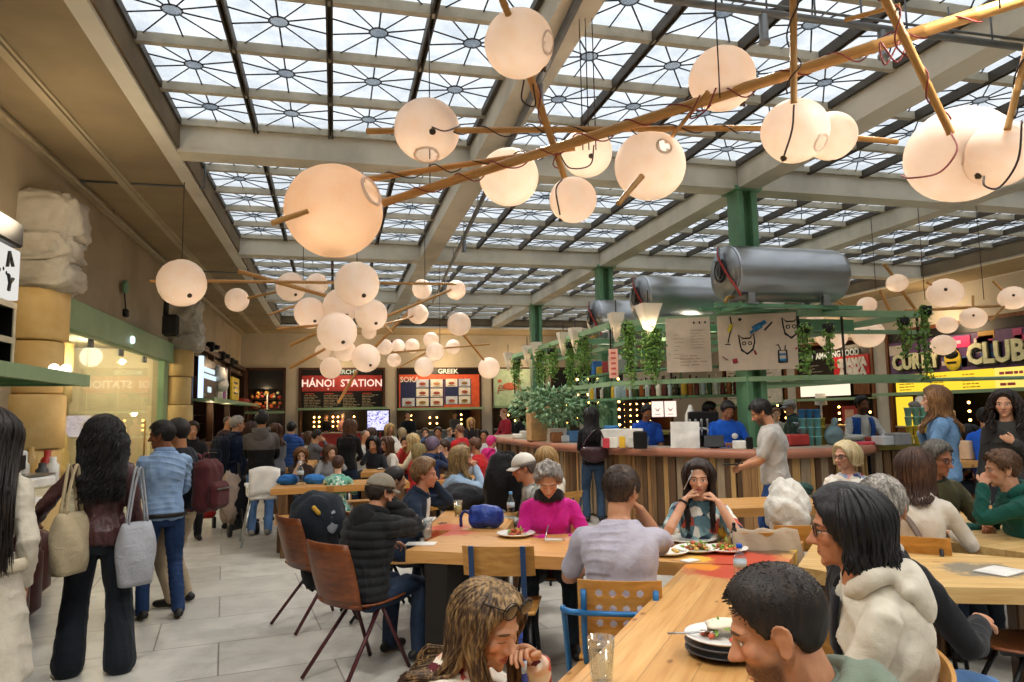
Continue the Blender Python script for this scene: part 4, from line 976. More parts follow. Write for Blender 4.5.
# ---- stone columns with carved crumpled-stone tops
def stone_m(c1, c2):
    def b(t):
        v = t.coord(); f = t.noise(v, 2.0, 5, .6); g = t.noise(v, 40, 3); z = t.sep(v)[2]
        c = t.mix(t.sstep(f, .3, .7), lin(c1), lin(c2)); t.out(t.bsdf(c, .75, 0, .3, g, .25, .006))
    return b
M_YST = mat('yellow_limestone', stone_m('e4c88e', 'd4b070')); M_WST = mat('pale_carved_stone', stone_m('cdc6b8', 'a9a192'))
def column(px, y, lab, seed):
    x = XL+.12; r = empty('stone_column', (x, y, 0), 0, lab, 'column'); R_ = .40
    for k, (z0, z1, rr) in enumerate(((0, .75, .47), (.76, 1.30, .42), (1.31, 1.93, .46), (1.94, 2.55, .40), (2.56, 3.15, .45))):
        rr *= .74; MB().lathe([(rr-.02, z0), (rr, z0+.02), (rr, z1-.02), (rr-.02, z1)], n=36).obj('drum', M_YST, r)
    for k, (z0, z1) in enumerate(((3.15, 3.50), (3.44, 3.80), (3.74, 4.28))):
        q = MB(); q.ball((0, 0, 0), 1.0, 72, 44); V, F = q.arrays(); sg = np.sign(V)*np.abs(V)**.62; rg_ = np.random.default_rng(seed*7+k)
        n = np.zeros(len(V))
        for i in range(15):    # ridged facets like folded sacking
            d_ = rg_.normal(size=3); n = n+np.abs((V@d_)*2.3+rg_.uniform(-1, 1)-np.round((V@d_)*2.3*.5)*2)*.030-.012
        n += .05*wob(V, 3.5, seed+k); V = sg*np.array([.35, .36, (z1-z0)*.53])*(1+n[:, None])+np.array([.08+.04*rg_.normal(), .03*rg_.normal(), (z0+z1)/2]); MB().add(V, F).obj('carved_block', M_WST, r)
    return r
column(40, 9.35, 'nearer yellow stone column topped by crumpled carved blocks on the left wall', 3)
column(180, 17.1, 'farther yellow stone column topped by crumpled carved blocks beyond the glass front', 21)
q = MB(); p = PX(172, 326, XL+.5); q.box(p, (.3, .34, .42), bev=.05); q.tube([p+np.array([-.1, -.02, .6]), p+np.array([-.12, 0, .1])], .05, 8); tag(q.obj('loudspeaker', BLK), 'black loudspeaker bracketed to the farther carved column top', 'loudspeaker')
# ---- glass front between the columns with the lit room behind
r = empty('glass_shopfront', (XL, GY0, 0), pi/2, 'green framed glass shopfront between the two stone columns', 'shopfront'); W_ = GY1-GY0
MB().box((W_/2, -.02, 3.05), (W_, .18, .42), bev=.01).obj('lintel', GREEN2, r); MB().box((W_-.42, .0, 1.42), (.38, .12, 2.84)).obj('jamb', GREEN2, r); MB().box((.06, .0, 1.42), (.12, .12, 2.84)).obj('jamb', GREEN2, r)
def gl(t):
    tr = t.n('ShaderNodeBsdfTransparent', Color=(.93, .95, .93, 1)); gs = t.n('ShaderNodeBsdfGlossy', Color=(1, 1, 1, 1), Roughness=.02); fr = t.n('ShaderNodeFresnel', IOR=1.5)
    mx = t.n('ShaderNodeMixShader'); t.set(mx, 0, t.math('MULTIPLY_ADD', fr, .30, .02)); t.set(mx, 1, tr); t.set(mx, 2, gs); t.out(mx)
M_CLEAR = mat('clear_glass', gl)
for k in range(4):
    a, b = .14+k*1.54, .14+(k+1)*1.54-.03; MB().box(((a+b)/2, 0, 1.44), (b-a, .012, 2.78)).obj('glass_pane', M_CLEAR, r)
    if k: MB().box((a-.015, -.02, 2.76), (.16, .05, .12), bev=.01).obj('patch_fitting', GREY, r); MB().tube([(a+.06, -.05, .95), (a+.06, -.05, 1.6)], .016, 8).obj('pull_handle', BRASS, r)
MB().box((3.45, -.13, 3.0), (.12, .05, .12), bev=.02).obj('sensor_light', emis('d8f0ff', 3.0), r)
IX = XL-3.2
q = MB(); q.box((IX, (GY0+GY1)/2, 1.6), (.1, W_+2, 3.2)); q.box(((XL+IX)/2-.2, GY0-.55, 1.6), (3.4, .1, 3.2)); q.box(((XL+IX)/2-.2, GY1+.55, 1.6), (3.4, .1, 3.2)); q.box(((XL+IX)/2-.2, (GY0+GY1)/2, 3.3), (3.4, W_+2, .1)); struct(q.obj('wall_inner_room', plaster('efe2c0', 'inner', .1, .06)))
for k, y in enumerate((11.6, 14.2, 16.2)):
    q = MB().lathe([(.42, 0), (.42, 1.0), (.38, 1.01), (.38, 2.0), (.42, 2.01), (.42, 3.2)], (XL-1.5-.3*k, y, 0), 30); struct(q.obj('pillar_inner_%d' % (k+1), M_YST))
for y in (11.0, 13.6, 15.8): lamp_point((XL-1.2, y, 2.9), 46, (1, .90, .68), .2)
r = empty('back_bar', (XL-2.4, 12.6, 0), pi/2, 'dark cluttered back counter seen through the shop glass', 'counter'); MB().box((0, 0, .55), (2.6, .6, 1.1)).obj('counter_front', DARK, r); MB().box((0, .2, 1.6), (2.4, .3, .9)).obj('shelf_unit', DKW, r)
for k in range(14): MB().box((-1.1+k*.17, -.1, 1.2+.1*(k % 3)), (.1, .1, .25+.1*(k % 3)), bev=.01).obj('package', plain(['c23a2c', 'e6e2da', '2a4a8a', 'd8a43a', '3a3a3a'][k % 5], .5), r)
# wall things above the shopfront
p = PX(124, 287, XL+.05); q = MB(); q.lathe([(.0, 0), (.11, 0), (.11, .05), (.08, .06), (.0, .06)], p, 20, R=rot('y', 90)); tag(q.obj('wall_clock', GREEN), 'small green round clock on the bare left wall above the shopfront', 'clock')
p2 = PX(126, 313, XL+.04); q = MB().box(p2, (.08, .12, .14), bev=.02).tube([p, p2], .012, 6); tag(q.obj('alarm_box', DARK), 'little dark alarm box below the green wall clock', 'alarm')
# near-left canopy, sign boxes and shelf cubes in front of the first column
r = empty('entrance_canopy', (XL, 6.2, 0), pi/2, 'green steel canopy jutting from the left wall in front of the first column', 'canopy')
a, b = PX(87, 381, XL+.95), PX(0, 361, XL+.95)
cz = a[2]; L_ = a[1]-6.2
MB().box((L_/2, -.95, cz), (L_, .06, .12)).box((L_/2, -.05, cz), (L_, .05, .1)).obj('edge_beam', GREEN2, r)
MB().box((L_/2, -.5, cz+.02), (L_, .9, .03)).obj('deck', GREEN2, r)
for x in np.linspace(.05, L_-.05, 4): MB().box((x, -.5, cz-.02), (.05, .9, .07)).obj('cross_beam', GREEN, r)
for k, px in enumerate((54, 66)):
    p = PX(px, 372, XL+.75); q = MB().ball(p+np.array([0, 0, .03]), .055, 12, 8); q.lathe([(.03, -.06), (.06, -.05), (.05, 0)], p, 10); tag(q.obj('globe_bulb', emis('fff2d8', 3.0)), ['left one of two bare bulbs on the near green canopy', 'right one of two bare bulbs on the near green canopy'][k], 'light bulb')
sx = XL+.62
pa = PX(22, 255, sx); pb = PX(22, 302, sx); y1_ = pa[1]; z1_, z0_ = pa[2]+.03, pb[2]
r = empty('sign_box', (sx, y1_-1.0, z0_), pi/2, 'white square sign box with a black letter face by the first column', 'sign'); hh = z1_-z0_
MB().box((.5, .14, hh/2), (1.0, .26, hh), bev=.01).obj('panel', emis('f2efe8', .62), r)
q = MB(); add_text(q, 'A', .20, (.74, -.005, hh*.72), 0, .02, .004, tilt=.2); add_text(q, 'Y', .20, (.76, -.005, hh*.25), 0, .02, .004, tilt=-.2)
for x_, z_ in ((.62, .5), (.55, .45), (.68, .44)): q.ball((x_, -.006, hh*z_), (.014, .006, .02), 6, 5)
q.obj('lettering', BLK, r)
MB().box((sx-.16, y1_-1.0, z1_+.15), (.34, 2.0, .24), bev=.02).obj('dummy', BLK).name = 'black_awning_box'
tag(bpy.data.objects['black_awning_box'], 'dark grey awning box above the white letter sign', 'awning')
zc0 = cz+.06; hh = z0_-.06-zc0
r = empty('shelf_unit', (XL+.36, y1_-1.55, zc0), pi/2, 'black cubby shelf with pale edges standing on the green canopy', 'shelf')
q = MB()
for z in (0, hh*.45, hh): q.box((.75, 0, z), (1.5, .5, .05))
for x in (.02, .5, 1.0, 1.48): q.box((x, 0, hh/2), (.045, .5, hh))
q.obj('carcass', BLK, r); q = MB()
for z in (0, hh*.45, hh): q.box((.75, -.255, z), (1.5, .015, .055))
for x in (.02, .5, 1.0, 1.48): q.box((x, -.252, hh/2), (.05, .012, hh))
q.obj('face_strip', plain('d8ccb4', .6), r); MB().box((.75, .22, hh/2), (1.46, .03, hh)).obj('back_panel', BLK, r)
for k in range(4): MB().lathe([(.05, 0), (.09, .03), (.1, .1), (.0, .12)], (.75+.15*k, -.05, hh*.45+.03), 12).obj('stacked_dish', WHT, r)
lamp_point((XL+.9, 7.6, 3.6), 26, (1, .8, .55), .2); lamp_point((XL+1.0, 9.6, cz-.3), 5)
# ---- right wall stalls  (local x runs towards the camera)
def rw(j, lab, back=BLK): 
    a, b = RW[j]; r = shell('food_stall', (XR, b, 0), -pi/2, b-a, 2.2, 3.9, lab, back, DKW); return r, b-a
FR_W = wood('5a3018', '8a5530', (6, 6, 1))
r, W_ = rw(1, 'curry stall under a pink and yellow CURRY CLUB sign on the right wall'); frame(r, .03, W_-.03, 0, 3.9, .1, FR_W)
MB().box((W_/2, .02, 3.72), (W_-.2, .06, .36)).obj('fascia', BLK, r)
sb = MB().box((W_/2, -.02, 3.03), (W_-.3, .06, .98)).obj('sign_board', plain('6a4a78', .5), r)
q = MB()
for k in range(26): x = rg.uniform(.3, W_-.3); z = rg.uniform(2.62, 3.45); q.box((x, -.055, z), (rg.uniform(.2, .6), .012, rg.uniform(.12, .3)), m=k % 5)
q.obj('collage', [plain(c, .5) for c in ('c8477e', 'd9a43a', '4a7aa8', 'e6d6c4', '3a2a3a')], sb)
q = MB(); q.box((2.35, -.065, 3.32), (1.3, .02, .30)); q.obj('pink_tag', plain('e23a7a', .5), sb); q = MB(); lines(q, 1.85, 2.9, 3.22, 3.42, 1, -.08, rg, h=.09); q.obj('lettering', plain('f6c8d8', .5), sb)
q = MB(); add_text(q, 'CURRY', .62, (1.15, -.11, 2.90), 0, .06, .022, sx=.85); q.obj('lettering', plain('f4efc0', .4), sb); q = MB(); add_text(q, 'CLUB', .74, (3.72, -.11, 2.93), 0, .06, .026, sx=.9); q.obj('lettering', plain('f4efc0', .4), sb)
q = MB(); add_text(q, 'CURRY', .62, (1.19, -.08, 2.85), 0, .04, .04, sx=.85); q.obj('lettering_shadow', BLK, sb); q = MB(); add_text(q, 'CLUB', .74, (3.76, -.08, 2.87), 0, .04, .045, sx=.9); q.obj('lettering_shadow', BLK, sb)
q = MB(); q.ball((2.42, -.09, 2.86), (.28, .05, .30), 16, 10); q.ball((2.42, -.12, 3.0), (.22, .04, .14), 12, 8, m=1); q.box((2.42, -.13, 2.78), (.3, .03, .06), m=1); q.obj('tiger_picture', [YEL, BLK], sb)
for k in range(4):
    mp = MB().box((.72+k*1.1+.12, -.03, 2.27), (1.06, .05, .56)).obj('menu_panel', emis('ffd83a', .80) if k < 3 else emis('ffe06a', .8), r); q = MB(); lines(q, .35+k*1.1+.1, 1.1+k*1.1+.1, 2.06, 2.48, 5 if k < 3 else 3, -.06, rg, h=.03 if k < 3 else .07); q.obj('menu_text', plain('e0a02a' if k < 3 else 'd0506a', .5), mp)
rail(r, -.1, W_+.1, 1.98); bulbs(r, grid_pts(1.6, 1.2, 4, 3, .8, .25, 1.2), .038); counter(r, .3, W_-.1, -.1, .6, 1.05, FR_W, STEEL)
MB().box((.55, -.02, 1.2), (.6, .05, 1.4)).obj('menu_banner', emis('ffd83a', .75), r); lamp_point((XR-.8, RW[1][0]+W_/2, 3.8), 40); lamp_point((XR+.6, RW[1][0]+W_/2, 1.9), 12)
r, W_ = rw(2, 'stall with a red and white board under AFRO AMAZING FOOD letters on the right wall'); frame(r, .03, W_-.03, 0, 3.9, .1, FR_W)
MB().box((W_/2, .02, 3.05), (W_-.2, .06, 1.2)).obj('fascia', BLK, r)
q = MB(); add_text(q, 'AFRO  AMAZING FOOD', .30, (W_*.47, -.04, 3.40), 0, .02, .006, sx=.92); q.obj('lettering', plain('dcebf0', .5), r)
sb = MB().box((W_*.76, -.05, 2.92), (W_*.42, .06, .76)).obj('sign_board', plain('d0242c', .5), r); q = MB(); add_text(q, 'SHAWA', .36, (W_*.78, -.10, 3.06), 0, .02, .03); add_text(q, 'AFRIKA', .36, (W_*.78, -.10, 2.76), 0, .02, .03); q.obj('lettering', WHT, sb)
q = MB(); lines(q, .3, 1.5, 2.6, 3.15, 5, -.03, rg, h=.04); q.obj('menu_text', plain('8a8478', .6), r)
for k in range(6): MB().box((.45+k*.42, -.03, 2.28), (.40, .05, .52)).obj('menu_panel', emis('ffe9cc', .85), r)
MB().box((3.3, -.02, 2.28), (.7, .05, .5)).obj('wood_panel', FR_W, r)
rail(r, -.1, W_+.1, 1.9); bulbs(r, grid_pts(.9, 1.2, 3, 3, .25, .22, 1.0)+grid_pts(2.4, 1.2, 3, 2, .25, .25, 1.0), .038); counter(r, .1, W_-.1, -.1, .6, 1.05, FR_W, STEEL)
q = MB(); q.box((2.9, -.2, 1.4), (.7, .05, .55)); pb_ = q.obj('poster', plain('c23a3a', .5), r); MB().box((2.9, -.23, 1.4), (.4, .02, .3)).obj('food_picture', plain('e0b090', .5), pb_); lamp_point((XR-.8, RW[2][0]+W_/2, 3.8), 30); lamp_point((XR+.6, RW[2][0]+W_/2, 1.8), 9)
r, W_ = rw(3, 'stall with a tall white menu sheet on the right wall behind the green pillar'); frame(r, .03, W_-.03, 0, 3.9, .1, FR_W); MB().box((W_/2, -.02, 2.6), (W_-.6, .05, 1.5)).obj('menu_board', PAPER, r); q = MB(); lines(q, .5, W_-.6, 2.0, 3.2, 9, -.05, rg, h=.035); q.obj('menu_text', GREY, r)
bulbs(r, grid_pts(.8, 1.0, 5, 4, .5, .25, 1.0), .038); counter(r, .1, W_-.1, -.1, .6, 1.05, FR_W, STEEL); rail(r, -.1, W_+.1, 1.8)
r, W_ = rw(0, 'stall with a white poster panel at the right edge by the wooden posts'); frame(r, .03, W_-.03, 0, 3.9, .1, FR_W); MB().box((W_/2, .02, 3.6), (W_-.2, .06, .5)).obj('fascia', BLK, r); MB().box((W_/2, -.02, 2.75), (W_-.3, .05, 1.1)).obj('sign_board', PAPER, r); q = MB(); add_text(q, 'I', .5, (.6, -.06, 2.7), 0, .02, .01); lines(q, .9, W_-.4, 2.4, 3.1, 4, -.05, rg, h=.06); q.obj('menu_text', plain('c24a5a', .5), r)
rail(r, -.1, W_+.1, 1.98); counter(r, .1, W_-.1, -.1, .6, 1.05, FR_W, STEEL); bulbs(r, grid_pts(.6, 1.2, 4, 3, .5, .25, 1.2), .038); lamp_point((XR-.8, RW[0][0]+W_/2, 3.7), 14)
# things on the right stalls' counters
p = PX(928, 405, XR-.3); q = MB(); q.lathe([(.30, 1.08), (.32, 1.1), (.32, 1.6), (.30, 1.85), (.18, 1.98), (.05, 2.0)], (p[0], p[1], 0), 24); tag(q.obj('dough_mixer', WHT), 'big white domed machine on the counter of the curry stall', 'machine')
p = PX(930, 418, XR-.5); q = MB().box((p[0], p[1]-.2, 1.3), (.5, .9, .42), bev=.05); tag(q.obj('food_warmer', STEEL), 'steel box warmer below the white domed machine', 'appliance')
q = MB(); q.lathe([(.02, 1.1), (.03, 1.4), (.03, 1.7), (.20, 1.72), (.16, 2.1), (.0, 2.1)], (XR-.35, 20.9, 0), 20); tag(q.obj('table_lamp', WHT), 'white shaded lamp on the counter under the red and white board', 'lamp')
# near-left serving counter with an old machine below it
a, b = G(66, 478, 1.05), G(25, 520, 1.05)
r = empty('serving_counter', (-1.85, 4.14, 0), pi/2+rad(14.6), 'dark serving counter with a pale worktop along the left edge', 'counter')
MB().box((1.95, .12, 1.025), (4.1, .75, .05), bev=.01).obj('countertop', plain('cfc2a0', .4), r); MB().box((1.95, .2, .965), (4.0, .6, .07)).obj('apron_board', DARK, r); MB().box((1.95, .42, .48), (4.0, .08, .94)).obj('back_panel', DARK, r)
IRON = plain('4a1f1c', .4, .4, .5, .2, 8)
for x in (.35, 1.3, 2.3, 3.2): 
    q = MB(); q.tube([(x+.30*cos(a_), -.06, .5+.30*sin(a_)) for a_ in np.linspace(0, 2*pi, 25)], .045, 8, closed=True); q.lathe([(.10, -.08), (.12, -.05), (.12, .05), (.10, .08)], (x, -.06, .5), 16, R=rot('x', 90))
    for k in range(5): q.tube([(x, -.06, .5), (x+.3*cos(2*pi*k/5), -.06, .5+.3*sin(2*pi*k/5))], .025, 6)
    q.obj('flywheel', IRON, r)
for x in (.8, 1.8, 2.75, 3.65): MB().lathe([(.14, 0), (.2, .05), (.2, .5), (.14, .56)], (x, .0, .04), 18).obj('iron_drum', IRON, r)
for x in (.05, 1.0, 2.05, 3.0, 3.85): MB().capsule(crom([(x, .1, .94), (x, -.02, .7), (x+.1, -.08, .4), (x-.05, -.02, .05)], 4), .04, 8).obj('cast_leg', IRON, r)
p = G(40, 480, 1.05); r = empty('weighing_scale', (-2.58, 7.0, 1.051), rad(75), 'white weighing scale with a dark display on the left counter', 'scale')
MB().box((0, 0, .05), (.36, .34, .10), bev=.02).obj('body', WHT, r); MB().box((0, .12, .2), (.34, .08, .24), bev=.02).obj('display_housing', WHT, r); MB().box((0, .07, .22), (.2, .02, .12)).obj('display', DARK, r); MB().box((0, -.03, .115), (.34, .26, .015)).obj('tray', STEEL, r)
p = G(52, 504, 1.05); q = MB().box((-2.2, 5.85, 1.055), (.36, .5, .012)); tag(q.obj('paper_mat', WHT), 'white paper mat on the left counter in front of the scale', 'paper')
q = MB()
for k in range(16):
    q.lathe([(.05, 0), (.055, .01), (.05, .16+.03*(k % 3)), (.02, .17+.03*(k % 3))], (0, 0, 0), 10)
for k, (dx, dy, h, c) in enumerate(((-.3, 7.0, .28, 'd8d2c4'), (-.2, 7.15, .2, '3a3a3a'), (-.35, 7.3, .34, 'c9a05a'), (-.2, 7.4, .24, 'e6e2da'), (-.3, 7.55, .3, 'c23a2c'))):
    o = MB().lathe([(.05, 0), (.055, .01), (.055, h*.7), (.03, h*.8), (.03, h)], (-2.35+dx, dy+.15, 1.05), 12); tag(o.obj('jar', plain(c, .3)), ['pale tall jar nearest the scale on the left counter', 'short dark jar on the left counter', 'tallest amber jar on the left counter', 'white jar on the left counter', 'red jar at the far end of the left counter'][k], 'jar')
# ------------------------------------------------------------------ bar island
OUT = [(4.1, 17.3), (3.45, 16.4), (3.48, 14.2), (3.62, 11.6), (3.85, 10.4), (4.25, 9.45), (4.75, 8.70), (5.2, 8.15), (5.55, 7.98), (6.3, 7.96), (6.85, 8.12), (7.3, 8.4)]
OUT = [tuple(p[:2]) for p in crom([(x, y, 0) for x, y in OUT], 4)]
OUTR = [(7.3, 8.4), (8.05, 8.28), (8.75, 8.6), (9.0, 9.4), (9.0, 16.4), (8.4, 17.3), (6.2, 17.6), (4.1, 17.3)]
def inset(path, d):
    o = []
    for i, p in enumerate(path):
        a = np.array(path[max(i-1, 0)]); b = np.array(path[min(i+1, len(path)-1)]); t_ = (b-a)/max(np.linalg.norm(b-a), 1e-6)
        o.append((p[0]-t_[1]*d, p[1]+t_[0]*d))
    return o
def strip(q, path, d0, d1, z0, z1, m=0):
    A, B = inset(path, d0), inset(path, d1); n = len(path)
    V = [(x, y, z0) for x, y in A]+[(x, y, z0) for x, y in B]+[(x, y, z1) for x, y in A]+[(x, y, z1) for x, y in B]; F = []
    for i in range(n-1):
        F += [(i, i+1, 2*n+i+1, 2*n+i), (n+i+1, n+i, 3*n+i, 3*n+i+1), (2*n+i, 2*n+i+1, 3*n+i+1, 3*n+i), (i+1, i, n+i, n+i+1)]
    F += [(0, 2*n, 3*n, n), (n-1, 2*n-1, 4*n-1, 3*n-1)]
    q.add(V, F, m, False)
r = empty('bar_counter', (0, 0, 0), 0, 'long curved bar with a red brown padded edge and rustic plank front', 'bar')
SG = 1
q = MB(); strip(q, OUT, .02, .62, 1.06, 1.10); q.obj('countertop', plain('b8a690', .35), r)
e_ = [(x, y, 1.045) for x, y in inset(OUT, .03)]; MB().tube(e_, .062, 12, ell=(1.0, 1.0)).obj('padded_edge', plain('ac7056', .42, 0, .5, .15, 3), r)
q = MB(); strip(q, OUT, .16, .22, .02, 1.02, 4); rgb = random.Random(4)
L_ = np.concatenate([[0], np.cumsum([math.dist(a, b) for a, b in zip(OUT[:-1], OUT[1:])])])
def along(s):
    x = np.interp(s, L_, [p[0] for p in OUT]); y = np.interp(s, L_, [p[1] for p in OUT]); x2 = np.interp(s+.02, L_, [p[0] for p in OUT]); y2 = np.interp(s+.02, L_, [p[1] for p in OUT]); return x, y, math.atan2(y2-y, x2-x)
s_ = .05
while s_ < L_[-1]-.1:
    w_ = rgb.choice((.07, .09, .12, .14)); x, y, a_ = along(s_+w_/2); dpt = rgb.uniform(.10, .15); nx_, ny_ = -sin(a_), cos(a_)
    q.box((x+nx_*dpt, y+ny_*dpt, .52), (w_-.012, .03, rgb.uniform(.92, .98)), rz=a_, m=rgb.randrange(5)); s_ += w_
PL = [wood('7a5834', 'a87e50', (14, 14, .8)), wood('62482f', '8c6b48', (14, 14, .8)), wood('a37f4e', 'c9a066', (14, 14, .8)), wood('84705a', 'a89476', (14, 14, .8)), wood('4a3624', '6a4e36', (14, 14, .8))]
q.obj('plank_front', PL, r)
q = MB(); strip(q, OUT, .2, .26, .02, .12); q.obj('kick_board', DARK, r)
r = empty('service_counter', (0, 0, 0), 0, 'golden green topped service counter with wooden slats continuing the bar on its right', 'bar')
q = MB(); strip(q, OUTR, .0, .7, 1.02, 1.10); q.obj('countertop', plain('a39a52', .35, .2), r)
q = MB(); strip(q, OUTR, .10, .16, .02, 1.02, 4)
for (a, b) in zip(OUTR[:-1], OUTR[1:]):
    d = math.dist(a, b); k = int(d/.12); an = math.atan2(b[1]-a[1], b[0]-a[0])
    for i in range(k):
        u = (i+.5)/k; q.box((a[0]+(b[0]-a[0])*u-sin(an)*.085, a[1]+(b[1]-a[1])*u+cos(an)*.085, .52), (.10, .03, .96), rz=an, m=rgb.randrange(5))
q.obj('slat_front', PL, r)
# ---- green canopy frame above the bar
CP = [(4.15, 16.3), (4.2, 10.35), (4.85, 9.62), (6.4, 8.72), (7.1, 8.68), (8.35, 8.62)]
r = empty('bar_canopy', (0, 0, 0), 0, 'large green steel canopy frame over the bar island', 'canopy')
def bar(q, a, b, w_, h_): 
    a, b = np.array(a, float), np.array(b, float); d = b-a; L = np.linalg.norm(d[:2]); q.box((a+b)/2, (L+w_, w_, h_), rz=math.atan2(d[1], d[0]))
q = MB()
for a, b in zip(CP[:-1], CP[1:]): bar(q, (*a, 2.97), (*b, 2.97), .08, .09)
q.obj('top_rail', GREEN2, r); q = MB()
for a, b in zip(CP[:-1], CP[1:]): bar(q, (*a, 2.05), (*b, 2.05), .06, .07)
q.obj('lower_rail', GREEN2, r); q = MB()
for a, b in zip(CP[:-1], CP[1:]): 
    ia, ib = (a[0]+.5, a[1]+.35), (b[0]+.5, b[1]+.35); bar(q, (*ia, 2.0), (*ib, 2.0), .04, .05); bar(q, (*ia, 2.75), (*ib, 2.75), .05, .06)
q.obj('inner_rail', GREEN2, r)
for a in CP+[(4.2, 12.3), (4.2, 14.4)]: MB().box((a[0], a[1], 2.5), (.024, .024, .95)).obj('upright', plain('3a2f26', .5, .4), r)
for k, (a, b) in enumerate((((4.2, 10.35), (8.35, 10.6)), ((4.18, 12.6), (8.35, 12.6)), ((4.15, 14.6), (8.35, 14.6)), ((4.15, 16.3), (8.35, 16.3)))):
    q = MB(); bar(q, (*a, 2.95), (*b, 2.95), .08, .10); q.obj('cross_beam', GREEN, r)
q = MB(); bar(q, (8.35, 8.62, 2.97), (8.35, 16.3, 2.97), .08, .09); bar(q, (8.35, 8.62, 2.05), (8.35, 16.3, 2.05), .06, .07); q.obj('side_rail', GREEN2, r)
MB().box((6.75, 9.6, 2.82), (1.3, 1.6, .16)).obj('service_box', GREEN, r)
# long thin green rails running off to the right
q = MB(); p0, p1 = PD(760, 384, 9.6), PD(1045, 361, 8.4); 
tag(MB().tube([(8.35, 8.62, 2.0), (10.6, 8.3, 2.02), (12.5, 8.1, 2.03)], .028, 8).obj('canopy_rail', GREEN2), 'thin green rail running from the bar canopy off to the right', 'rail')
# banner boards with doodles
A_, B_ = np.array([4.85, 9.62]), np.array([6.4, 8.72]); an = math.atan2(*(B_-A_)[::-1]); Lb = float(np.linalg.norm(B_-A_)); INK = plain('1d1a1c', .6)
r = empty('banner_board', (A_[0]-.10, A_[1]-.05, .055), an, 'two piece beige banner with cat, rocket and glass doodles hung on the bar canopy', 'banner')
fx, fz0, fz1 = Lb*.40, 2.12, 2.92; PAP = plain('d8c4ac', .75, 0, .2, .05)
p1_ = MB().box((fx/2-.03, 0, (fz0+fz1)/2), (fx-.08, .02, fz1-fz0)).obj('menu_sheet', PAP, r); p2_ = MB().box(((fx+Lb)/2+.03, 0, (fz0+fz1)/2), (Lb-fx, .02, fz1-fz0)).obj('doodle_sheet', PAP, r)
q = MB(); lines(q, .12, .30, 2.3, 2.7, 7, -.014, rg, h=.008); lines(q, .36, .6, 2.45, 2.75, 7, -.014, rg, h=.008); lines(q, .2, .6, 2.2, 2.38, 4, -.014, rg, h=.012); q.obj('menu_text', plain('b09a86', .7), p1_)
q = MB()
for k in range(3): q.ball((.42+.08*k, -.014, 2.84), (.014, .004, .018), 6, 5)
q.obj('dots', INK, p1_)
def doodle(pts, w_=.008, closed=False):
    return np.array([(x, -.016, z) for x, z in pts])
q = MB(); sx0 = fx+.03; S = lambda x, z: (sx0+x*(Lb-fx), -.016, fz0+z*(fz1-fz0))
def stroke(pts, w_=.009, m=0, closed=False): q.tube([S(*p) for p in pts], w_, 5, m=m, ell=(.5, 1), up=(0, 0, 1), closed=closed)
def cat(cx, cz, s):
    stroke([(cx+s*a, cz+s*b) for a, b in ((-.09, .10), (-.10, .24), (-.05, .17), (.04, .17), (.09, .25), (.10, .10), (.07, -.04), (0, -.10), (-.07, -.05), (-.09, .10))], .010)
    for e in (-.035, .04): stroke([(cx+s*(e+.022*cos(a)), cz+s*(.08+.03*sin(a))) for a in np.linspace(0, 2*pi, 9)], .006)
    stroke([(cx-s*.08, cz-s*.02), (cx, cz-s*.115), (cx+s*.08, cz-s*.02)], .013); stroke([(cx+s*.09, cz-s*.05), (cx+s*.11, cz-s*.13)], .014, 2)
cat(.37, .40, 1.0); cat(.93, .66, 1.05)
stroke([(.17, .98), (.19, .80), (.15, .62), (.13, .50)], .008); stroke([(.19, .84), (.145, .70)], .026, 3); stroke([(.09, .48), (.16, .47)], .007)
stroke([(.46, .72), (.56, .80)], .045, 1); stroke([(.55, .80), (.62, .86)], .03, 1); stroke([(.42, .66), (.46, .70)], .02, 1); stroke([(.60, .70), (.70, .84)], .012)
stroke([(.18, .16), (.24, .18)], .035, 2); stroke([(.20, .22), (.20, .30), (.26, .25)], .008); stroke([(.05, .26), (.12, .19)], .006, 2)
stroke([(.76, .12), (.86, .12), (.86, .33), (.76, .33), (.76, .12)], .012); stroke([(.77, .16), (.85, .16)], .02, 1); stroke([(.77, .26), (.85, .26)], .014, 1); stroke([(.79, .33), (.76, .44), (.73, .42)], .007); stroke([(.84, .34), (.85, .42)], .006)
stroke([(.28, .90), (.31, .93)], .02); stroke([(.97, .34), (.99, .37)], .012, 2)
q.obj('doodle', [INK, plain('3a86b8', .6), plain('a8303a', .6), plain('e8d23a', .6)], p2_)
p = G(600, 350, 2.6)
r2 = empty('price_sign', tuple(PD(613.5, 362, 10.2)), rad(-30), 'narrow salmon paper sign hanging between the vines on the canopy', 'sign'); s2 = MB().box((0, 0, -.02), (.13, .012, .42)).obj('sheet', plain('d8a08a', .7), r2); q = MB()
for k in range(5): q.box((0, -.008, .13-k*.075), (.07, .004, .03))
q.obj('lettering', plain('b84a3a', .6), s2); MB().tube([(0, 0, .19), (0, 0, .5)], .006, 5).obj('cord', INK, r2)
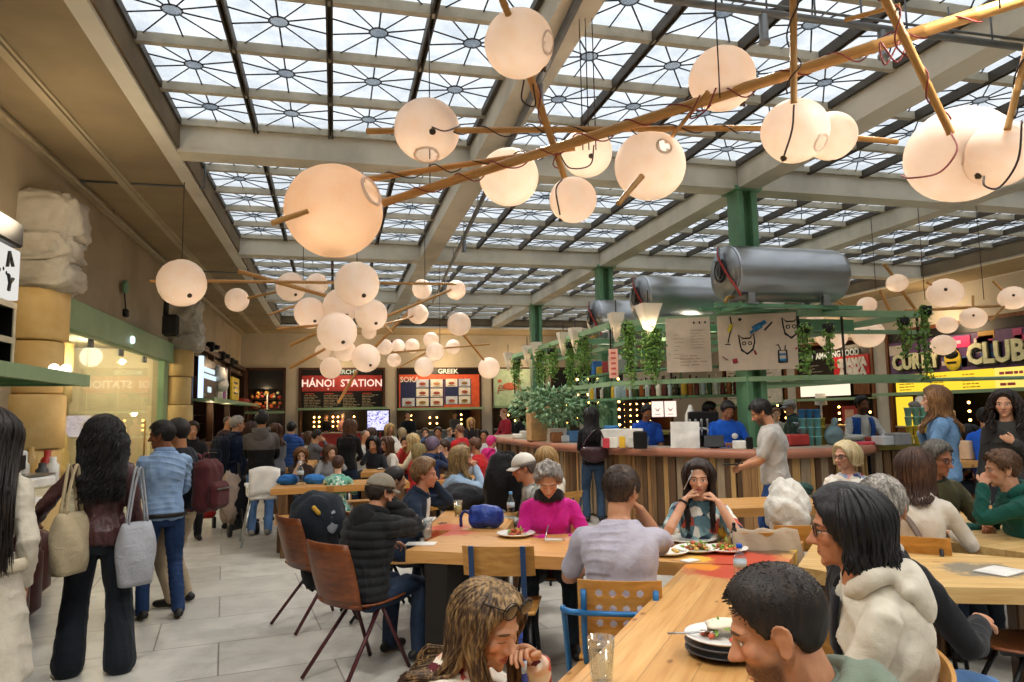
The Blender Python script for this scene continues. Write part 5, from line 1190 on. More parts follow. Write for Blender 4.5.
# ---- steel tanks on the frame
def tank(xa, xb, y, z, R_, lab):
    r = empty('beer_tank', (xa, y, z), 0, lab, 'tank', 'steel beer tanks above the bar'); L = xb-xa; Rm = rot('y', 90)
    MB().lathe([(R_*.99, .06), (R_, .09), (R_, L-.12), (R_*.93, L-.04), (R_*.6, L+.05), (.02, L+.09)], (0, 0, 0), 40, R=Rm).obj('shell', STEEL, r)
    MB().lathe([(.02, -.07), (R_*.35, -.055), (R_*.7, -.02), (R_*.93, .03), (R_*.99, .07)], (0, 0, 0), 40, R=Rm).obj('end_cap', plain('9c9ea0', .35, .9), r)
    q = MB(); q.tube([(-.05+.02*0, cos(a)*.13-.05, .02+sin(a)*.15) for a in np.linspace(0, 2*pi, 21)], .022, 8, closed=True); q.ball((-.05, -.05, .02), (.03, .10, .12), 12, 8); q.obj('hatch', plain('3a3a3c', .4, .7), r)
    MB().tube(crom([(-.06, -.03, R_*.9), (-.10, -.10, R_*.5), (-.06, -.22, -.05), (.02, -.34, -R_*.75), (.05, -.36, -R_*.98)], 4), .016, 8).obj('red_hose', plain('a8342c', .5), r)
    MB().tube([(-.09, -.10, R_*.85), (-.09, -.10, -.02), (-.06, -.02, -.1)], .012, 6).tube([(-.09, -.16, R_*.4), (-.09, .02, R_*.4)], .014, 6).obj('gauge_pipe', GREY, r)
    for x in (L*.16, L*.80):
        for s in (-1, 1):
            q = MB(); q.box((x, s*R_*.55, -R_*.93), (.10, .06, R_*.5)); q.box((x, s*R_*.55, -R_*1.16), (.16, .12, .03)); q.obj('foot', STEEL, r)
    MB().tube(crom([(.04, -.2, -R_*.95), (-.06, -.25, -R_*1.0), (-.1, -.25, -R_*1.05), (-.12, -.25, -R_*1.2)], 3), .025, 8).obj('outlet_valve', BRASS, r)
T1a, T1b = PY(722, 277, 8.66), PY(839, 277, 8.66); Rt = .385
tank(T1a[0], T1b[0]-.05, 8.66, 3.50, Rt, 'big steel tank in front of the nearest green pillar'); T2a = PY(637, 292, 10.85); tank(T2a[0], T2a[0]+1.75, 10.85, 3.50, Rt, 'steel tank second from the nearest green pillar'); T3a = PY(592, 313, 13.4); tank(T3a[0], T3a[0]+1.75, 13.4, 3.50, Rt, 'farthest steel tank in the row above the bar')
for (y, xa) in ((8.66, T1a[0]), (10.85, T2a[0]), (13.4, T3a[0])):
    q = MB()
    for s in (-1, 1): q.box((xa+.9, y+s*.21, 3.02), (2.3, .07, .05))
    for x in (xa+.1, xa+1.6): q.box((x, y, 3.0), (.06, .7, .05))
    tag(q.obj('tank_cradle', GREEN), {8.66: 'green steel cradle under the nearest tank', 10.85: 'green steel cradle under the middle tank', 13.4: 'green steel cradle under the farthest tank'}[y], 'stand')
# ---- bottle shelf under the canopy
SHP = [(4.72, 12.6), (4.78, 10.75), (5.25, 10.1), (6.15, 9.55)]
r = empty('bottle_shelf', (0, 0, 0), 0, 'green steel shelf of bottles hung beneath the bar canopy', 'shelf')
q = MB()
for a, b in zip(SHP[:-1], SHP[1:]): bar(q, (*a, 1.83), (*b, 1.83), .30, .035); 
q.obj('board', GREEN, r); bp = []
for a in SHP: MB().tube([(a[0], a[1], 1.83), (a[0], a[1], 2.9)], .016, 6).obj('hanger_rod', GREEN, r)
for a, b in zip(SHP[:-1], SHP[1:]):
    d = math.dist(a, b); n = int(d/.095)
    for i in range(n):
        for o_ in (-.07, .06):
            u = (i+.5)/n; an_ = math.atan2(b[1]-a[1], b[0]-a[0]); bp.append((a[0]+(b[0]-a[0])*u-sin(an_)*o_, a[1]+(b[1]-a[1])*u+cos(an_)*o_, 1.848))
bottles(bp, 'liquor bottle standing in the double row on the green canopy shelf', 'bottles on the canopy shelf', rgb)
q = MB()
for a, b in zip(SHP[:-1], SHP[1:]): bar(q, (*a, 2.28), (*b, 2.28), .28, .03)
q.obj('upper_board', GREEN, r)
ups = [('blue cardboard carton on the upper canopy shelf', '2f6fb8', .26), ('yellow carton on the upper canopy shelf', 'e0c03a', .14), ('red bottle crate on the upper canopy shelf', '8a2a2a', .22), ('white roll on the upper canopy shelf', 'e0dcd0', .3), ('grey tin on the upper canopy shelf', '8a8c8c', .2)]
for k, (lb, c, h) in enumerate(ups):
    u = .12+.15*k; p = np.array(SHP[0])*(1-u)+np.array(SHP[1])*u; q = MB().box((p[0], p[1], 2.295+h/2), (.16, .2, h), rz=.2*k, bev=.015); tag(q.obj('carton', plain(c, .5)), lb, 'box')
# illuminated paper menu pair
p = PD(664, 409, 9.6); r = empty('menu_lightbox', tuple(p), rad(-28), 'pair of glowing pale pink menu sheets hanging under the bottle shelf', 'menu')
for x in (-.085, .085):
    m_ = MB().box((x, 0, 0), (.155, .02, .21)).obj('sheet', emis('ffe4d6', .85), r); q = MB(); q.tube([(x-.035, -.014, .01), (x, -.014, -.015), (x+.035, -.014, .01)], .004, 5); q.tube([(x-.02, -.014, -.01), (x, -.014, -.028), (x+.02, -.014, -.01)], .005, 5); q.box((x, -.014, -.07), (.07, .004, .008)); q.obj('logo', plain('8a6a5e'), m_)
MB().tube([(-.22, 0, .12), (-.22, 0, .30)], .005, 5).tube([(.23, 0, .12), (.23, 0, .30)], .005, 5).obj('cord', INK, r)
# ---- inverted pyramid lamp shades and hanging vines on the canopy edge
def paper_m(c, tl=.5):
    def b(t):
        v = t.coord(); n = t.noise(v, 5, 5, .6); a = lin(c); col = t.mix(t.sstep(n, .35, .75), a, tuple(x*y for x, y in zip(a[:3], (.97, .90, .82)))+(1,))
        d = t.n('ShaderNodeBsdfDiffuse', Color=col); k = t.n('ShaderNodeBsdfTranslucent', Color=col); g = t.n('ShaderNodeBsdfGlossy', Color=(1, 1, 1, 1), Roughness=.45)
        m1 = t.n('ShaderNodeMixShader'); t.set(m1, 0, tl); t.set(m1, 1, d); t.set(m1, 2, k); m2 = t.n('ShaderNodeMixShader'); t.set(m2, 0, .03); t.set(m2, 1, m1); t.set(m2, 2, g); t.out(m2)
    return mat('paper_%s_%s' % (c, tl), b)
M_SHADE = paper_m('efe6d6', .5)
shades = [(508, 350, 'white wedge lamp at the far left end of the canopy'), (527, 342, 'white wedge lamp, second from the far left end of the canopy'), (536, 337, 'white wedge lamp, third from the far left end of the canopy'), (563, 331, 'white wedge lamp, fourth from the far left end of the canopy'), (575, 327, 'white wedge lamp, fifth from the far left end of the canopy'), (616, 318, 'white wedge lamp over the thick vine left of the lit one'), (648, 308, 'large lit white wedge lamp at the canopy corner by the banner')]
for k, (px, py, lb) in enumerate(shades):
    p = PX(px, py, 4.12) if px < 630 else PD(px, py, 9.9); sc = 1.0 if px < 640 else 1.05
    r = empty('wedge_lamp', (p[0], p[1], 0), 0, lb, 'lamp'); z = 2.98; w_ = .105*sc if px < 630 else .15
    q = MB(); z0, z1 = 2.66, 3.10
    V = [(-w_*.18, -w_*.18, z0), (w_*.18, -w_*.18, z0), (w_*.18, w_*.18, z0), (-w_*.18, w_*.18, z0), (-w_, -w_, z1), (w_, -w_, z1), (w_, w_, z1), (-w_, w_, z1)]
    q.add(V, [(0, 1, 5, 4), (1, 2, 6, 5), (2, 3, 7, 6), (3, 0, 4, 7), (3, 2, 1, 0)], 0, False); q.obj('shade', M_SHADE, r)
    MB().ball((0, 0, 2.86), .045, 10, 8).obj('bulb', emis('ffe2b0', 4 if k == 6 else 1.5), r); MB().tube([(0, 0, 2.9), (0, 0, 3.3)], .008, 6).obj('cord', INK, r)
    if k == 6: lamp_point((p[0], p[1]-.02, 2.80), 3, (1, .85, .62), .04)
def leafmat(a, b_): 
    def b(t):
        v = t.coord(); n = t.noise(v, 14, 3); t.out(t.bsdf(t.mix(t.sstep(n, .3, .7), lin(a), lin(b_)), .5, 0, .35))
    return mat('leaf_%s' % a, b)
M_VINE = leafmat('5c8a3a', '93b85a'); M_BUSH = leafmat('5a8a5c', 'a4c49a'); M_STEM = plain('4a5a2a', .7)
def leaf(q, c, d, n, L, w_):
    d = d/np.linalg.norm(d); n = n-d*(n@d); n /= max(np.linalg.norm(n), 1e-6); s = np.cross(d, n)
    V = [c, c+d*L*.35+s*w_, c+d*L, c+d*L*.35-s*w_, c+d*L*.4+n*w_*.35, c+d*L*.4-n*.002]
    q.add(V, [(0, 1, 4), (1, 2, 4), (2, 3, 4), (3, 0, 4), (1, 0, 5), (2, 1, 5), (3, 2, 5), (0, 3, 5)], 0, True)
def vine(p, z0, z1, rad_, lab, seed, n=5, dens=110):
    rg_ = np.random.default_rng(seed); r = empty('trailing_vine', (p[0], p[1], 0), 0, lab, 'plant'); q = MB(); st = MB()
    for k in range(n):
        x0_, y0_ = rg_.normal(size=2)*rad_*.6; zb_ = z0+(z1-z0)*rg_.uniform(0, .35); P_ = crom([(x0_*.3, y0_*.3, z1), (x0_, y0_, z1-.06), (x0_*1.2, y0_*1.2, (z1+zb_)/2), (x0_, y0_, zb_)], 5); st.tube(P_, .006, 4)
        for _ in range(int(dens*(z1-zb_)/.7)):
            i = rg_.integers(0, len(P_)); d = rg_.normal(size=3)+np.array([0, 0, -.9]); leaf(q, np.array(P_[i])+rg_.normal(size=3)*rad_*.5, d, rg_.normal(size=3), rg_.uniform(.05, .09), rg_.uniform(.014, .026))
    q.obj('foliage', M_VINE, r)['kind'] = 'stuff'; st.obj('stem', M_STEM, r)
    MB().lathe([(.05, z1-.10), (.07, z1-.08), (.08, z1+.02), (.06, z1+.02)], (0, 0, 0), 12).obj('pot', DARK, r)
for k, (px, py, zb_, lb) in enumerate(((517, 365, 2.15, 'hanging green vine at the far left end of the bar canopy'), (541, 358, 2.2, 'hanging green vine right of the far left pair of wedge lamps'), (551, 355, 2.25, 'slim hanging vine beside the second green canopy post'), (570, 352, 2.05, 'long hanging vine under the fourth and fifth wedge lamps'), (584, 350, 2.2, 'hanging vine just right of the fifth wedge lamp'), (627, 340, 2.0, 'thick long vine left of the lit wedge lamp'))):
    p = PX(px, py, 4.13); vine(p, zb_, 2.86, .07, lb, 40+k)
p = PD(652, 340, 9.9); vine(p, 2.12, 2.72, .10, 'bushy vine hanging below the lit wedge lamp beside the banner', 60, 7, 120)
for k, (px, z0, z1, lb) in enumerate(((806, 2.05, 2.7, 'vine hanging just right of the doodle banner'), (830, 2.1, 2.7, 'vine hanging second to the right of the doodle banner'), (905, 2.25, 2.8, 'loose vine hanging left of the canopy corner by the curry sign'), (929, 1.95, 2.95, 'long vine hanging at the canopy corner by the curry sign'))):
    p = PD(px, 350, 9.3 if px < 850 else 9.6); vine(p, z0, z1, .05, lb, 70+k, 5, 55)
# ---- big leafy plants in boxes at the far end of the bar
def bush(p, z0, z1, w_, lab, seed, box=True, n=300):
    rg_ = np.random.default_rng(seed); r = empty('potted_plant', (p[0], p[1], 0), 0, lab, 'plant'); q = MB(); st = MB(); c = np.array([0, 0, (z0+z1)/2])
    for k in range(9): 
        e = c+rg_.normal(size=3)*np.array([w_*.5, w_*.4, (z1-z0)*.25]); st.tube(crom([(0, 0, z0-.25), (e[0]*.4, e[1]*.4, z0+.1), e], 4), .012, 5)
    for _ in range(n):
        u = rg_.normal(size=3); u /= np.linalg.norm(u); c_ = c+u*np.array([w_, w_*.8, (z1-z0)/2])*rg_.uniform(.45, 1); leaf(q, c_, u+np.array([0, 0, -.4])+rg_.normal(size=3)*.4, rg_.normal(size=3)+np.array([0, 0, 1]), rg_.uniform(.12, .22), rg_.uniform(.03, .055))
    q.obj('foliage', M_BUSH, r)['kind'] = 'stuff'; st.obj('stem', M_STEM, r)
    MB().box((0, 0, 1.10+(z0-1.1)/2-.03), (.30, .26, z0-1.1+.04), bev=.01).obj('planter', plain('d4d0c4', .5), r)
bush(PD(556, 400, 12.6)*[1, 1, 0], 1.36, 2.06, .45, 'big leafy green plant at the left end of the bar', 90); bush(PD(588, 400, 14.2)*[1, 1, 0], 1.4, 2.25, .6, 'dark leafy plant farther back behind the bar', 91)
bush(PD(535, 395, 15.0)*[1, 1, 0], 1.4, 2.15, .5, 'leafy plant at the far left corner of the bar', 92)
p = PD(533, 415, 13.2); tag(MB().box((p[0]+.1, p[1], 1.42), (.38, .34, .62), bev=.01).obj('cardboard_box', plain('c9a06c', .7)), 'tall tan box standing on the left part of the bar', 'box')
# ---- things on the bar top
def on(px, py, h, lab, cat, make, name, D=None, z=1.10):
    p = G(px, py, z) if D is None else PD(px, py, D); return tag(make(MB(), np.array([p[0], p[1], z])).obj(name, h), lab, cat)
bb = lambda w_, d, h, bev=.01, rz=0: (lambda q, p: q.box(p+np.array([0, 0, h/2+.001]), (w_, d, h), rz=rz, bev=bev))
p = PD(685, 437, 9.75); r = empty('menu_stand', (p[0], p[1], 1.10), rad(-32), 'white printed menu board leaning upright on the bar top', 'menu'); Rm = rot('x', -12)
MB().box((0, .02, .175), (.39, .012, .38), R=Rm).obj('sheet', WHT, r); q = MB(); lines(q, -.14, .14, .06, .3, 9, .0, rg, h=.006); V, F = q.arrays(); MB().add(V@Rm.T+np.array([0, .012, 0]), F, 0, False).obj('menu_text', GREY, r); MB().box((0, .1, .14), (.08, .008, .28), R=rot('x', 12)).obj('prop', GREY, r)
p = PD(640, 432, 9.9); tag(MB().box((p[0], p[1], 1.10+.12), (.19, .22, .24), rz=rad(-25), bev=.015).obj('till_terminal', BLK), 'black terminal beside the leaning white menu board', 'terminal')
p = PD(714, 441, 9.5); r = empty('tablet_register', (p[0], p[1], 1.10), rad(-30), 'flat black tablet register in front of the blue shirted barman', 'terminal'); MB().box((0, 0, .10), (.26, .015, .17), R=rot('x', -25), bev=.005).obj('display', BLK, r); MB().box((0, .06, .04), (.12, .10, .08), bev=.01).obj('base', BLK, r)
p = PD(739, 441, 9.35); tag(MB().box((p[0], p[1], 1.10+.055), (.17, .12, .11), rz=-.5, bev=.01).obj('receipt_printer', WHT), 'small white receipt printer beside the tablet register', 'printer'); p = PD(749, 440, 9.3); tag(MB().box((p[0], p[1], 1.10+.08), (.09, .08, .16), rz=-.4, bev=.015).obj('card_reader', BLK), 'upright black card reader by the man in the grey tee', 'terminal')
def glass_b(t):
    tr = t.n('ShaderNodeBsdfTransparent', Color=(.90, .93, .92, 1)); gs = t.n('ShaderNodeBsdfGlossy', Color=(1, 1, 1, 1), Roughness=.05); lw = t.n('ShaderNodeLayerWeight', Blend=.35); mx = t.n('ShaderNodeMixShader'); t.set(mx, 0, t.math('MULTIPLY_ADD', lw.outputs[1], .55, .05)); t.set(mx, 1, tr); t.set(mx, 2, gs); t.out(mx)
M_TUMB = mat('drinking_glass', glass_b)
def tumbler_mesh(r0, r1, h):
    me = MB().lathe([(0, .004), (r0-.003, .004), (r0, .0), (r0, .008), (r1, h), (r1-.003, h), (r0-.004, .014), (0, .014)], n=16).mesh('tumbler'); me.materials.append(M_TUMB); return me
TM = tumbler_mesh(.032, .040, .13)
k = 0
for i in range(6):
    for j in range(3):
        p = PD(606+i*8, 418, 11.0-.12*i); o = bpy.data.objects.new('tumbler', TM); COL.objects.link(o); o.location = (p[0]+.09*j, p[1]+.12*j+.15, 1.10); tag(o, 'clean tumbler in the cluster behind the black haired woman at the bar', 'glass', 'tumblers on the bar')
for k, (px, c, h, w_, lb) in enumerate(((606, 'c8404a', .14, .10, 'red carton on the bar right of the black haired woman'), (613, 'e8e0d0', .15, .12, 'cream carton right of the red one on the bar'), (622, 'e0b030', .16, .09, 'yellow carton in the row on the bar'), (631, 'd8d4c8', .15, .09, 'white carton between the yellow and the red packs on the bar'), (637, 'b83434', .14, .13, 'red and white pack left of the black terminal'))):
    p = PD(px, 437, 10.25); tag(MB().box((p[0], p[1], 1.10+h/2), (w_, .10, h), rz=-.4, bev=.008).obj('carton', plain(c, .5)), lb, 'box')
p = PD(622, 428, 10.6); tag(MB().box((p[0], p[1], 1.10+.13), (.62, .28, .26), rz=-.45, bev=.01).obj('glass_rack', WHT), 'long white rack behind the row of cartons on the bar', 'rack')
p = PD(611, 420, 11.2); tag(MB().box((p[0], p[1], 1.10+.15), (.24, .2, .3), rz=-.45, bev=.02).obj('blue_crate', plain('3a78b8', .5)), 'blue crate beside the rack behind the bar cartons', 'crate')
# beer tap column
p = PD(699, 430, 9.95); r = empty('beer_tap', (p[0], p[1], 1.10), rad(-30), 'chrome beer tap column with four handles on the bar', 'tap')
q = MB(); q.tube([(-.16, 0, 0), (-.16, 0, .26), (.16, 0, .26), (.16, 0, 0)], .028, 10); q.obj('column', STEEL, r)
for x in (-.12, -.04, .04, .12): MB().capsule([(x, -.03, .27), (x, -.035, .38)], [.012, .018], 8).tube([(x, -.02, .25), (x, -.09, .24), (x, -.09, .17)], .011, 6).obj('handle', STEEL, r)
p = PD(690, 402, 10.6); tag(MB().lathe([(.09, 0), (.10, .02), (.08, .25), (.04, .34), (.02, .40), (0, .40)], (p[0], p[1], 1.30), 16).obj('paper_lamp_cone', WHT), 'pale cone behind the bar between the two staff groups', 'lamp'); bp = (p[0], p[1])
tag(MB().box((bp[0], bp[1], .65), (.5, .5, 1.30), bev=.02).obj('back_fridge', BLK), 'black fridge cabinet behind the beer tap', 'fridge')
p = PD(703, 425, 10.3); tag(MB().box((p[0], p[1], .80), (.42, .4, 1.6), rz=-.45, bev=.02).obj('espresso_cabinet', BLK), 'tall black machine cabinet between the beer tap and the barman with the emblem', 'machine')
# stacked cups on the right part of the bar
cupm = lambda r0, r1, h: MB().lathe([(r0, 0), (r1, h), (r1+.004, h), (r1+.004, h-.008)], n=12).mesh('cup_stack')
for (px, D, c, c2, nx_, nz, who) in ((811, 9.9, '7fc4c8', '3a7fb8', 3, 4, 'turquoise'), (823, 10.05, 'ecd870', 'e0c850', 2, 3, 'pale yellow'), (918, 9.75, 'efd850', '8fc8b4', 3, 4, 'lemon yellow')):
    base = PD(px, 444, D)
    for i in range(nx_):
        for k in range(nz):
            o = MB().lathe([(.037, 0), (.049, .115), (.053, .115), (.053, .124), (.037, .124)], (base[0]+(i-1)*.10, base[1]-(i-1)*.03, 1.101+k*.126), 12).obj('paper_cup', plain(c2 if k >= nz-1-(who[0] == 'l') else c, .5)); tag(o, {'turquoise': 'blue green paper cup stacked on the bar behind the elderly blonde woman', 'pale yellow': 'pale yellow paper cup stacked beside the blue green ones', 'lemon yellow': 'lemon and mint paper cup stacked at the end of the service counter'}[who], 'cup', who+' cup stacks')
p = PD(795, 442, 9.9); tag(MB().box((p[0], p[1], 1.10+.08), (.34, .22, .16), rz=.05, bev=.02).obj('red_tray', RED), 'red crate on the bar beside the blue green cups', 'crate')
p = PD(795, 436, 10.2); tag(MB().box((p[0], p[1], 1.10+.16), (.4, .2, .32), rz=.05, bev=.01).obj('display_case', M_TUMB), 'clear display case behind the red crate on the bar', 'case')
p = PD(834, 436, 9.95); r = empty('plastic_bag', (p[0], p[1], 1.10), 0, 'crumpled blue grey bag standing on the bar by the yellow cups', 'bag'); q = MB(); q.ball((0, 0, .13), (.14, .11, .14), 24, 16); V, F = q.arrays(); V = V+wob(V, 18, 5)[:, None]*.02*np.array([1, 1, .6]); V[:, 2] = np.maximum(V[:, 2], 0); MB().add(V, F).obj('body', plain('6f8a90', .35), r); MB().capsule([(0, 0, .25), (.03, 0, .33)], [.03, .05], 8).obj('knot', plain('6f8a90', .35), r)
for k, (px, D, c, w_, h, lb) in enumerate(((870, 9.9, 'd84a58', .5, .04, 'flat red tray on the service counter before the man in the vest'), (887, 9.75, 'c8ccd0', .3, .12, 'steel tray of food on the service counter'), (898, 9.7, '8a8c8e', .22, .16, 'grey tub on the service counter left of the lemon cups'), (880, 10.05, 'a8342c', .3, .09, 'low red box behind the steel tray on the service counter'))):
    p = PD(px, 440, D); tag(MB().box((p[0], p[1], 1.10+h/2), (w_, .26, h), rz=-.1, bev=.01).obj('serving_tray', plain(c, .4)), lb, 'tray')
for k, px in enumerate((540, 549, 557, 503, 511)):
    p = PD(px, 434, 12.3 if px > 520 else 14.5); h = (.18, .12, .2, .1, .16)[k]; tag(MB().box((p[0]+.3, p[1], 1.10+h/2), (.2, .2, h), bev=.02).obj('storage_tub', plain(['8a5a34', 'c8ccd0', '4a78a8', 'e8e4dc', 'd8d2c4'][k], .5)), ['brown tub beside the tall tan box on the bar', 'grey tub beside the brown tub on the bar', 'blue tub below the big leafy plant on the bar', 'low white tub at the far left end of the bar', 'cream tub near the far left end of the bar'][k], 'tub')

lamp_point((5.0, 10.3, 2.7), 5, (1, .85, .65), .15); lamp_point((6.0, 10.6, 2.8), 8, (1, .85, .65), .15); lamp_point((5.2, 13.0, 2.7), 6, (1, .85, .65), .15)  # added fill lamps without fittings, brighten the bottles on the shelf
# ------------------------------------------------------------------ paper globe lanterns on bamboo poles
M_LANT = paper_m('f7ece2', .50); M_LANT2 = paper_m('f4dcc2', .52); BAMB = wood('a87538', 'cf9f5c', (1, 14, 14), .4); CORD = plain('3a2a24', .6); RCORD = plain('8a3a34', .6); SOCK = plain('4a3a26', .5)
NL = 0
def lantern(px, py, rp, D, lab, grp, hole=None, socket=None, near=True, power=None, warm=0, squash=1.0, xs=1.0):
    c = PD(px, py, D); R_ = rp*D/FPX*.985; r = empty('paper_lantern', tuple(c), 0, lab, 'lantern', grp); n = 40 if near else 22
    rgl = np.random.default_rng(int(px*7+py)); vd = c-CAM; vd /= np.linalg.norm(vd); rt = np.cross(vd, [0, 0, 1]); rt /= np.linalg.norm(rt); upv = np.cross(rt, vd)
    q = MB(); q.ball((0, 0, 0), (R_*xs, R_*xs, R_*squash), n, n//2); V, F = q.arrays()
    V = V*(1+.012*wob(V/R_, 2.2, int(px))[:, None])
    hs = [np.array(h_[:2]) for h_ in (hole or [])]
    if hole:
        keep = []; Vn = V/np.linalg.norm(V, axis=1, keepdims=True)
        ctr = []
        for (hx, hy, hr) in hole: d_ = rt*hx+upv*hy-vd*math.sqrt(max(.02, 1-hx*hx-hy*hy)); ctr.append((d_/np.linalg.norm(d_), hr))
        for f in F:
            m_ = Vn[list(f)].mean(0)
            if all(m_@d_ < cos(math.asin(min(.99, hr))) for d_, hr in ctr): keep.append(f)
        F = keep
    MB().add(V, F).obj('shade', M_LANT if not warm else M_LANT2, r)
    if hole:
        for d_, hr in ctr:   # paper collar around each opening
            a_ = np.cross(d_, [0, 0, 1.0]); a_ /= np.linalg.norm(a_); b_ = np.cross(d_, a_); k_ = math.sqrt(1-hr*hr)
            MB().tube([d_*R_*k_+(a_*cos(t_)+b_*sin(t_))*R_*hr*1.03 for t_ in np.linspace(0, 2*pi, 25)], R_*.035, 6, closed=True).obj('collar', M_LANT, r)
    if socket:
        sx_, sy_ = socket; d_ = rt*sx_+upv*sy_-vd*math.sqrt(max(.02, 1-sx_*sx_-sy_*sy_)); d_ /= np.linalg.norm(d_)
        MB().tube([d_*R_*.97, d_*R_*1.03, d_*R_*1.03, d_*R_*1.10], [R_*.10, R_*.10, R_*.05, R_*.04], 10).obj('socket', SOCK, r)
    # the bulb sits low and towards one side inside the paper
    b_ = np.array([R_*.12*rgl.normal(), R_*.12*rgl.normal(), -R_*.50*squash])
    MB().ball(b_, R_*.10, 8, 6).obj('bulb', emis('ffdca8', 6.0), r)
    l = bpy.data.lights.new('lantern_bulb', 'POINT'); l.energy = (power if power else 1.0)*LP*(R_/.3)**2; l.color = (1, .78, .58); l.shadow_soft_size = R_*.12
    o = bpy.data.objects.new('lantern_bulb', l); COL.objects.link(o); o.location = c+b_+np.array([0, 0, R_*.13])
    return c, R_
LP = 1.7
N_ = 'paper globes of the near bamboo chandelier'
near = [(519, 44, 35, 5.2, 'paper globe at the top centre pierced by a slanting bamboo pole', [(.86, .02, .30)], (.70, -.70)), (427, 130, 33, 5.8, 'paper globe on the left end of the level bamboo pole', [(-.02, -.78, .36)], (.16, -.04)), (334, 211, 49, 5.6, 'largest paper globe, left end of the near chandelier with a bamboo stub', [(.76, .45, .28)], None),
        (509, 177, 30, 6.25, 'paper globe behind the two crossing bamboo poles', None, None), (573, 200, 24, 5.7, 'small paper globe hanging lowest under the pole crossing', None, (-.55, -.80)), (587, 153, 25.5, 6.3, 'paper globe behind the crossing to the right of centre', None, (.15, -.12)), (650, 166, 36, 5.5, 'paper globe with a small round opening right of the crossing', [(.40, .50, .20)], None),
        (722, 79, 33, 5.2, 'paper globe behind the main pole, above the one with the opening', None, (.6, -.85)), (795, 131, 33, 4.9, 'paper globe on the end of the vertical bamboo pole', [(.72, -.45, .26)], (-.37, -.75)), (831, 136, 25, 5.3, 'paper globe tucked behind the one on the vertical pole', None, (.0, -.99)),
        (960, 155, 52, 4.6, 'large pale paper globe at the right on a red corded pole', None, None), (999, 154, 34, 4.3, 'paper globe at the right edge overlapping the large pale one', [(-.95, .1, .2)], (-.55, -.52))]
NC = {}
for i, (px, py, rp, D, lb, ho, so) in enumerate(near): NC[i] = lantern(px, py, rp, D, lb, N_, ho, so, squash=.96 if i != 10 else .9, warm=(i in (2,)), power=.55 if i in (10, 11) else 1.0)
def pole(a, b, r0, lab, r1=None, grp='bamboo poles of the chandeliers', wrap=0, seed=0):
    a, b = np.asarray(a), np.asarray(b); d = b-a; L = np.linalg.norm(d); n = max(3, int(L/.28)); u = d/L
    Rm = np.array(Vector((1, 0, 0)).rotation_difference(Vector(u)).to_matrix())
    r = bpy.data.objects.new('bamboo_pole', None); COL.objects.link(r); r.location = a; r.rotation_euler = Matrix(Rm.tolist()).to_euler(); tag(r, lab, 'bamboo pole', grp); r.empty_display_size = .1
    r1 = r1 or r0*.85; P_, R_ = [], []
    for k in range(n+1):
        x = L*k/n; rr = r0+(r1-r0)*k/n
        for dx, f in ((-.02, 1), (-.006, 1.09), (.006, 1.09), (.02, 1)):
            if 0 <= x+dx <= L: P_.append((x+dx, 0, 0)); R_.append(rr*f)
    if P_[0][0] > 0: P_.insert(0, (0, 0, 0)); R_.insert(0, r0)
    if P_[-1][0] < L: P_.append((L, 0, 0)); R_.append(r1)
    MB().tube(P_, R_, 10).obj('culm', BAMB, r)
    if wrap:
        rg_ = np.random.default_rng(seed); x0_, x1_ = L*.05, L*.95; P2 = []; m_ = int(L/.035)
        for k in range(m_): x = x0_+(x1_-x0_)*k/m_; th = k*.55+.4*sin(k*.3); s_ = r0*1.25+.02*max(0, sin(k*.21+seed)); P2.append((x, s_*cos(th), s_*sin(th)-.015*max(0, sin(k*.13+seed))))
        MB().tube(P2, .0055, 5).obj('cable', [CORD, RCORD][wrap-1], r)
    return r
MP = lambda u: PD(383+647*u, 203-206*u, 6.1-1.7*u)
pole(MP(0), MP(1), .036, 'thick main bamboo pole rising across the ceiling to the upper right', .042, wrap=2, seed=3)
pole(PD(368, 179, 6.0), PD(575, 148, 5.75), .026, 'thinner bamboo pole lying just above the main pole on the left', wrap=1, seed=5)
pole(PD(367, 131, 5.85), PD(765, 128, 5.2), .026, 'level bamboo pole through the left paper globe', wrap=1, seed=7)
pole(PD(836, 136, 5.35), PD(897, 142, 5.5), .024, 'short bamboo end sticking out right of the twin globes')
pole(PD(500, -6, 4.9), PD(513, 26, 5.05), .026, 'bamboo piece entering the top centre globe from above'); pole(PD(528, 70, 5.3), PD(566, 182, 5.7), .030, 'slanting bamboo pole from the top centre globe down to the small low globe', wrap=2, seed=9)
pole(PD(793, -20, 4.75), PD(794, 104, 4.75), .026, 'upright bamboo pole into the globe right of centre', wrap=1, seed=11)
pole(PD(880, -12, 4.3), PD(951, 134, 4.35), .027, 'slanting bamboo pole wrapped in red cord into the large pale globe', wrap=2, seed=13); pole(PD(1036, 15, 4.1), PD(1007, 130, 4.12), .022, 'bamboo pole into the globe at the right edge', wrap=1, seed=15)
pole(PD(708, 92, 4.95), PD(672, 136, 5.35), .017, 'thin grey bamboo strut above the globe with the opening'); pole(PD(642, 176, 5.15), PD(618, 204, 5.0), .022, 'dark ended bamboo stub poking out of the globe with the opening')
pole(PD(272, 223, 5.2), PD(308, 211, 5.2), .022, 'dark ended bamboo stub poking out of the largest globe'); pole(PD(845, 20, 4.7), PD(900, 5, 4.5), .016, 'thin pole end under the main pole at the upper right')
def cord(pts, lab, m=None, r_=.006):
    tag(MB().tube(crom(pts, 6), r_, 6).obj('lamp_cord', m or CORD), lab, 'cord')
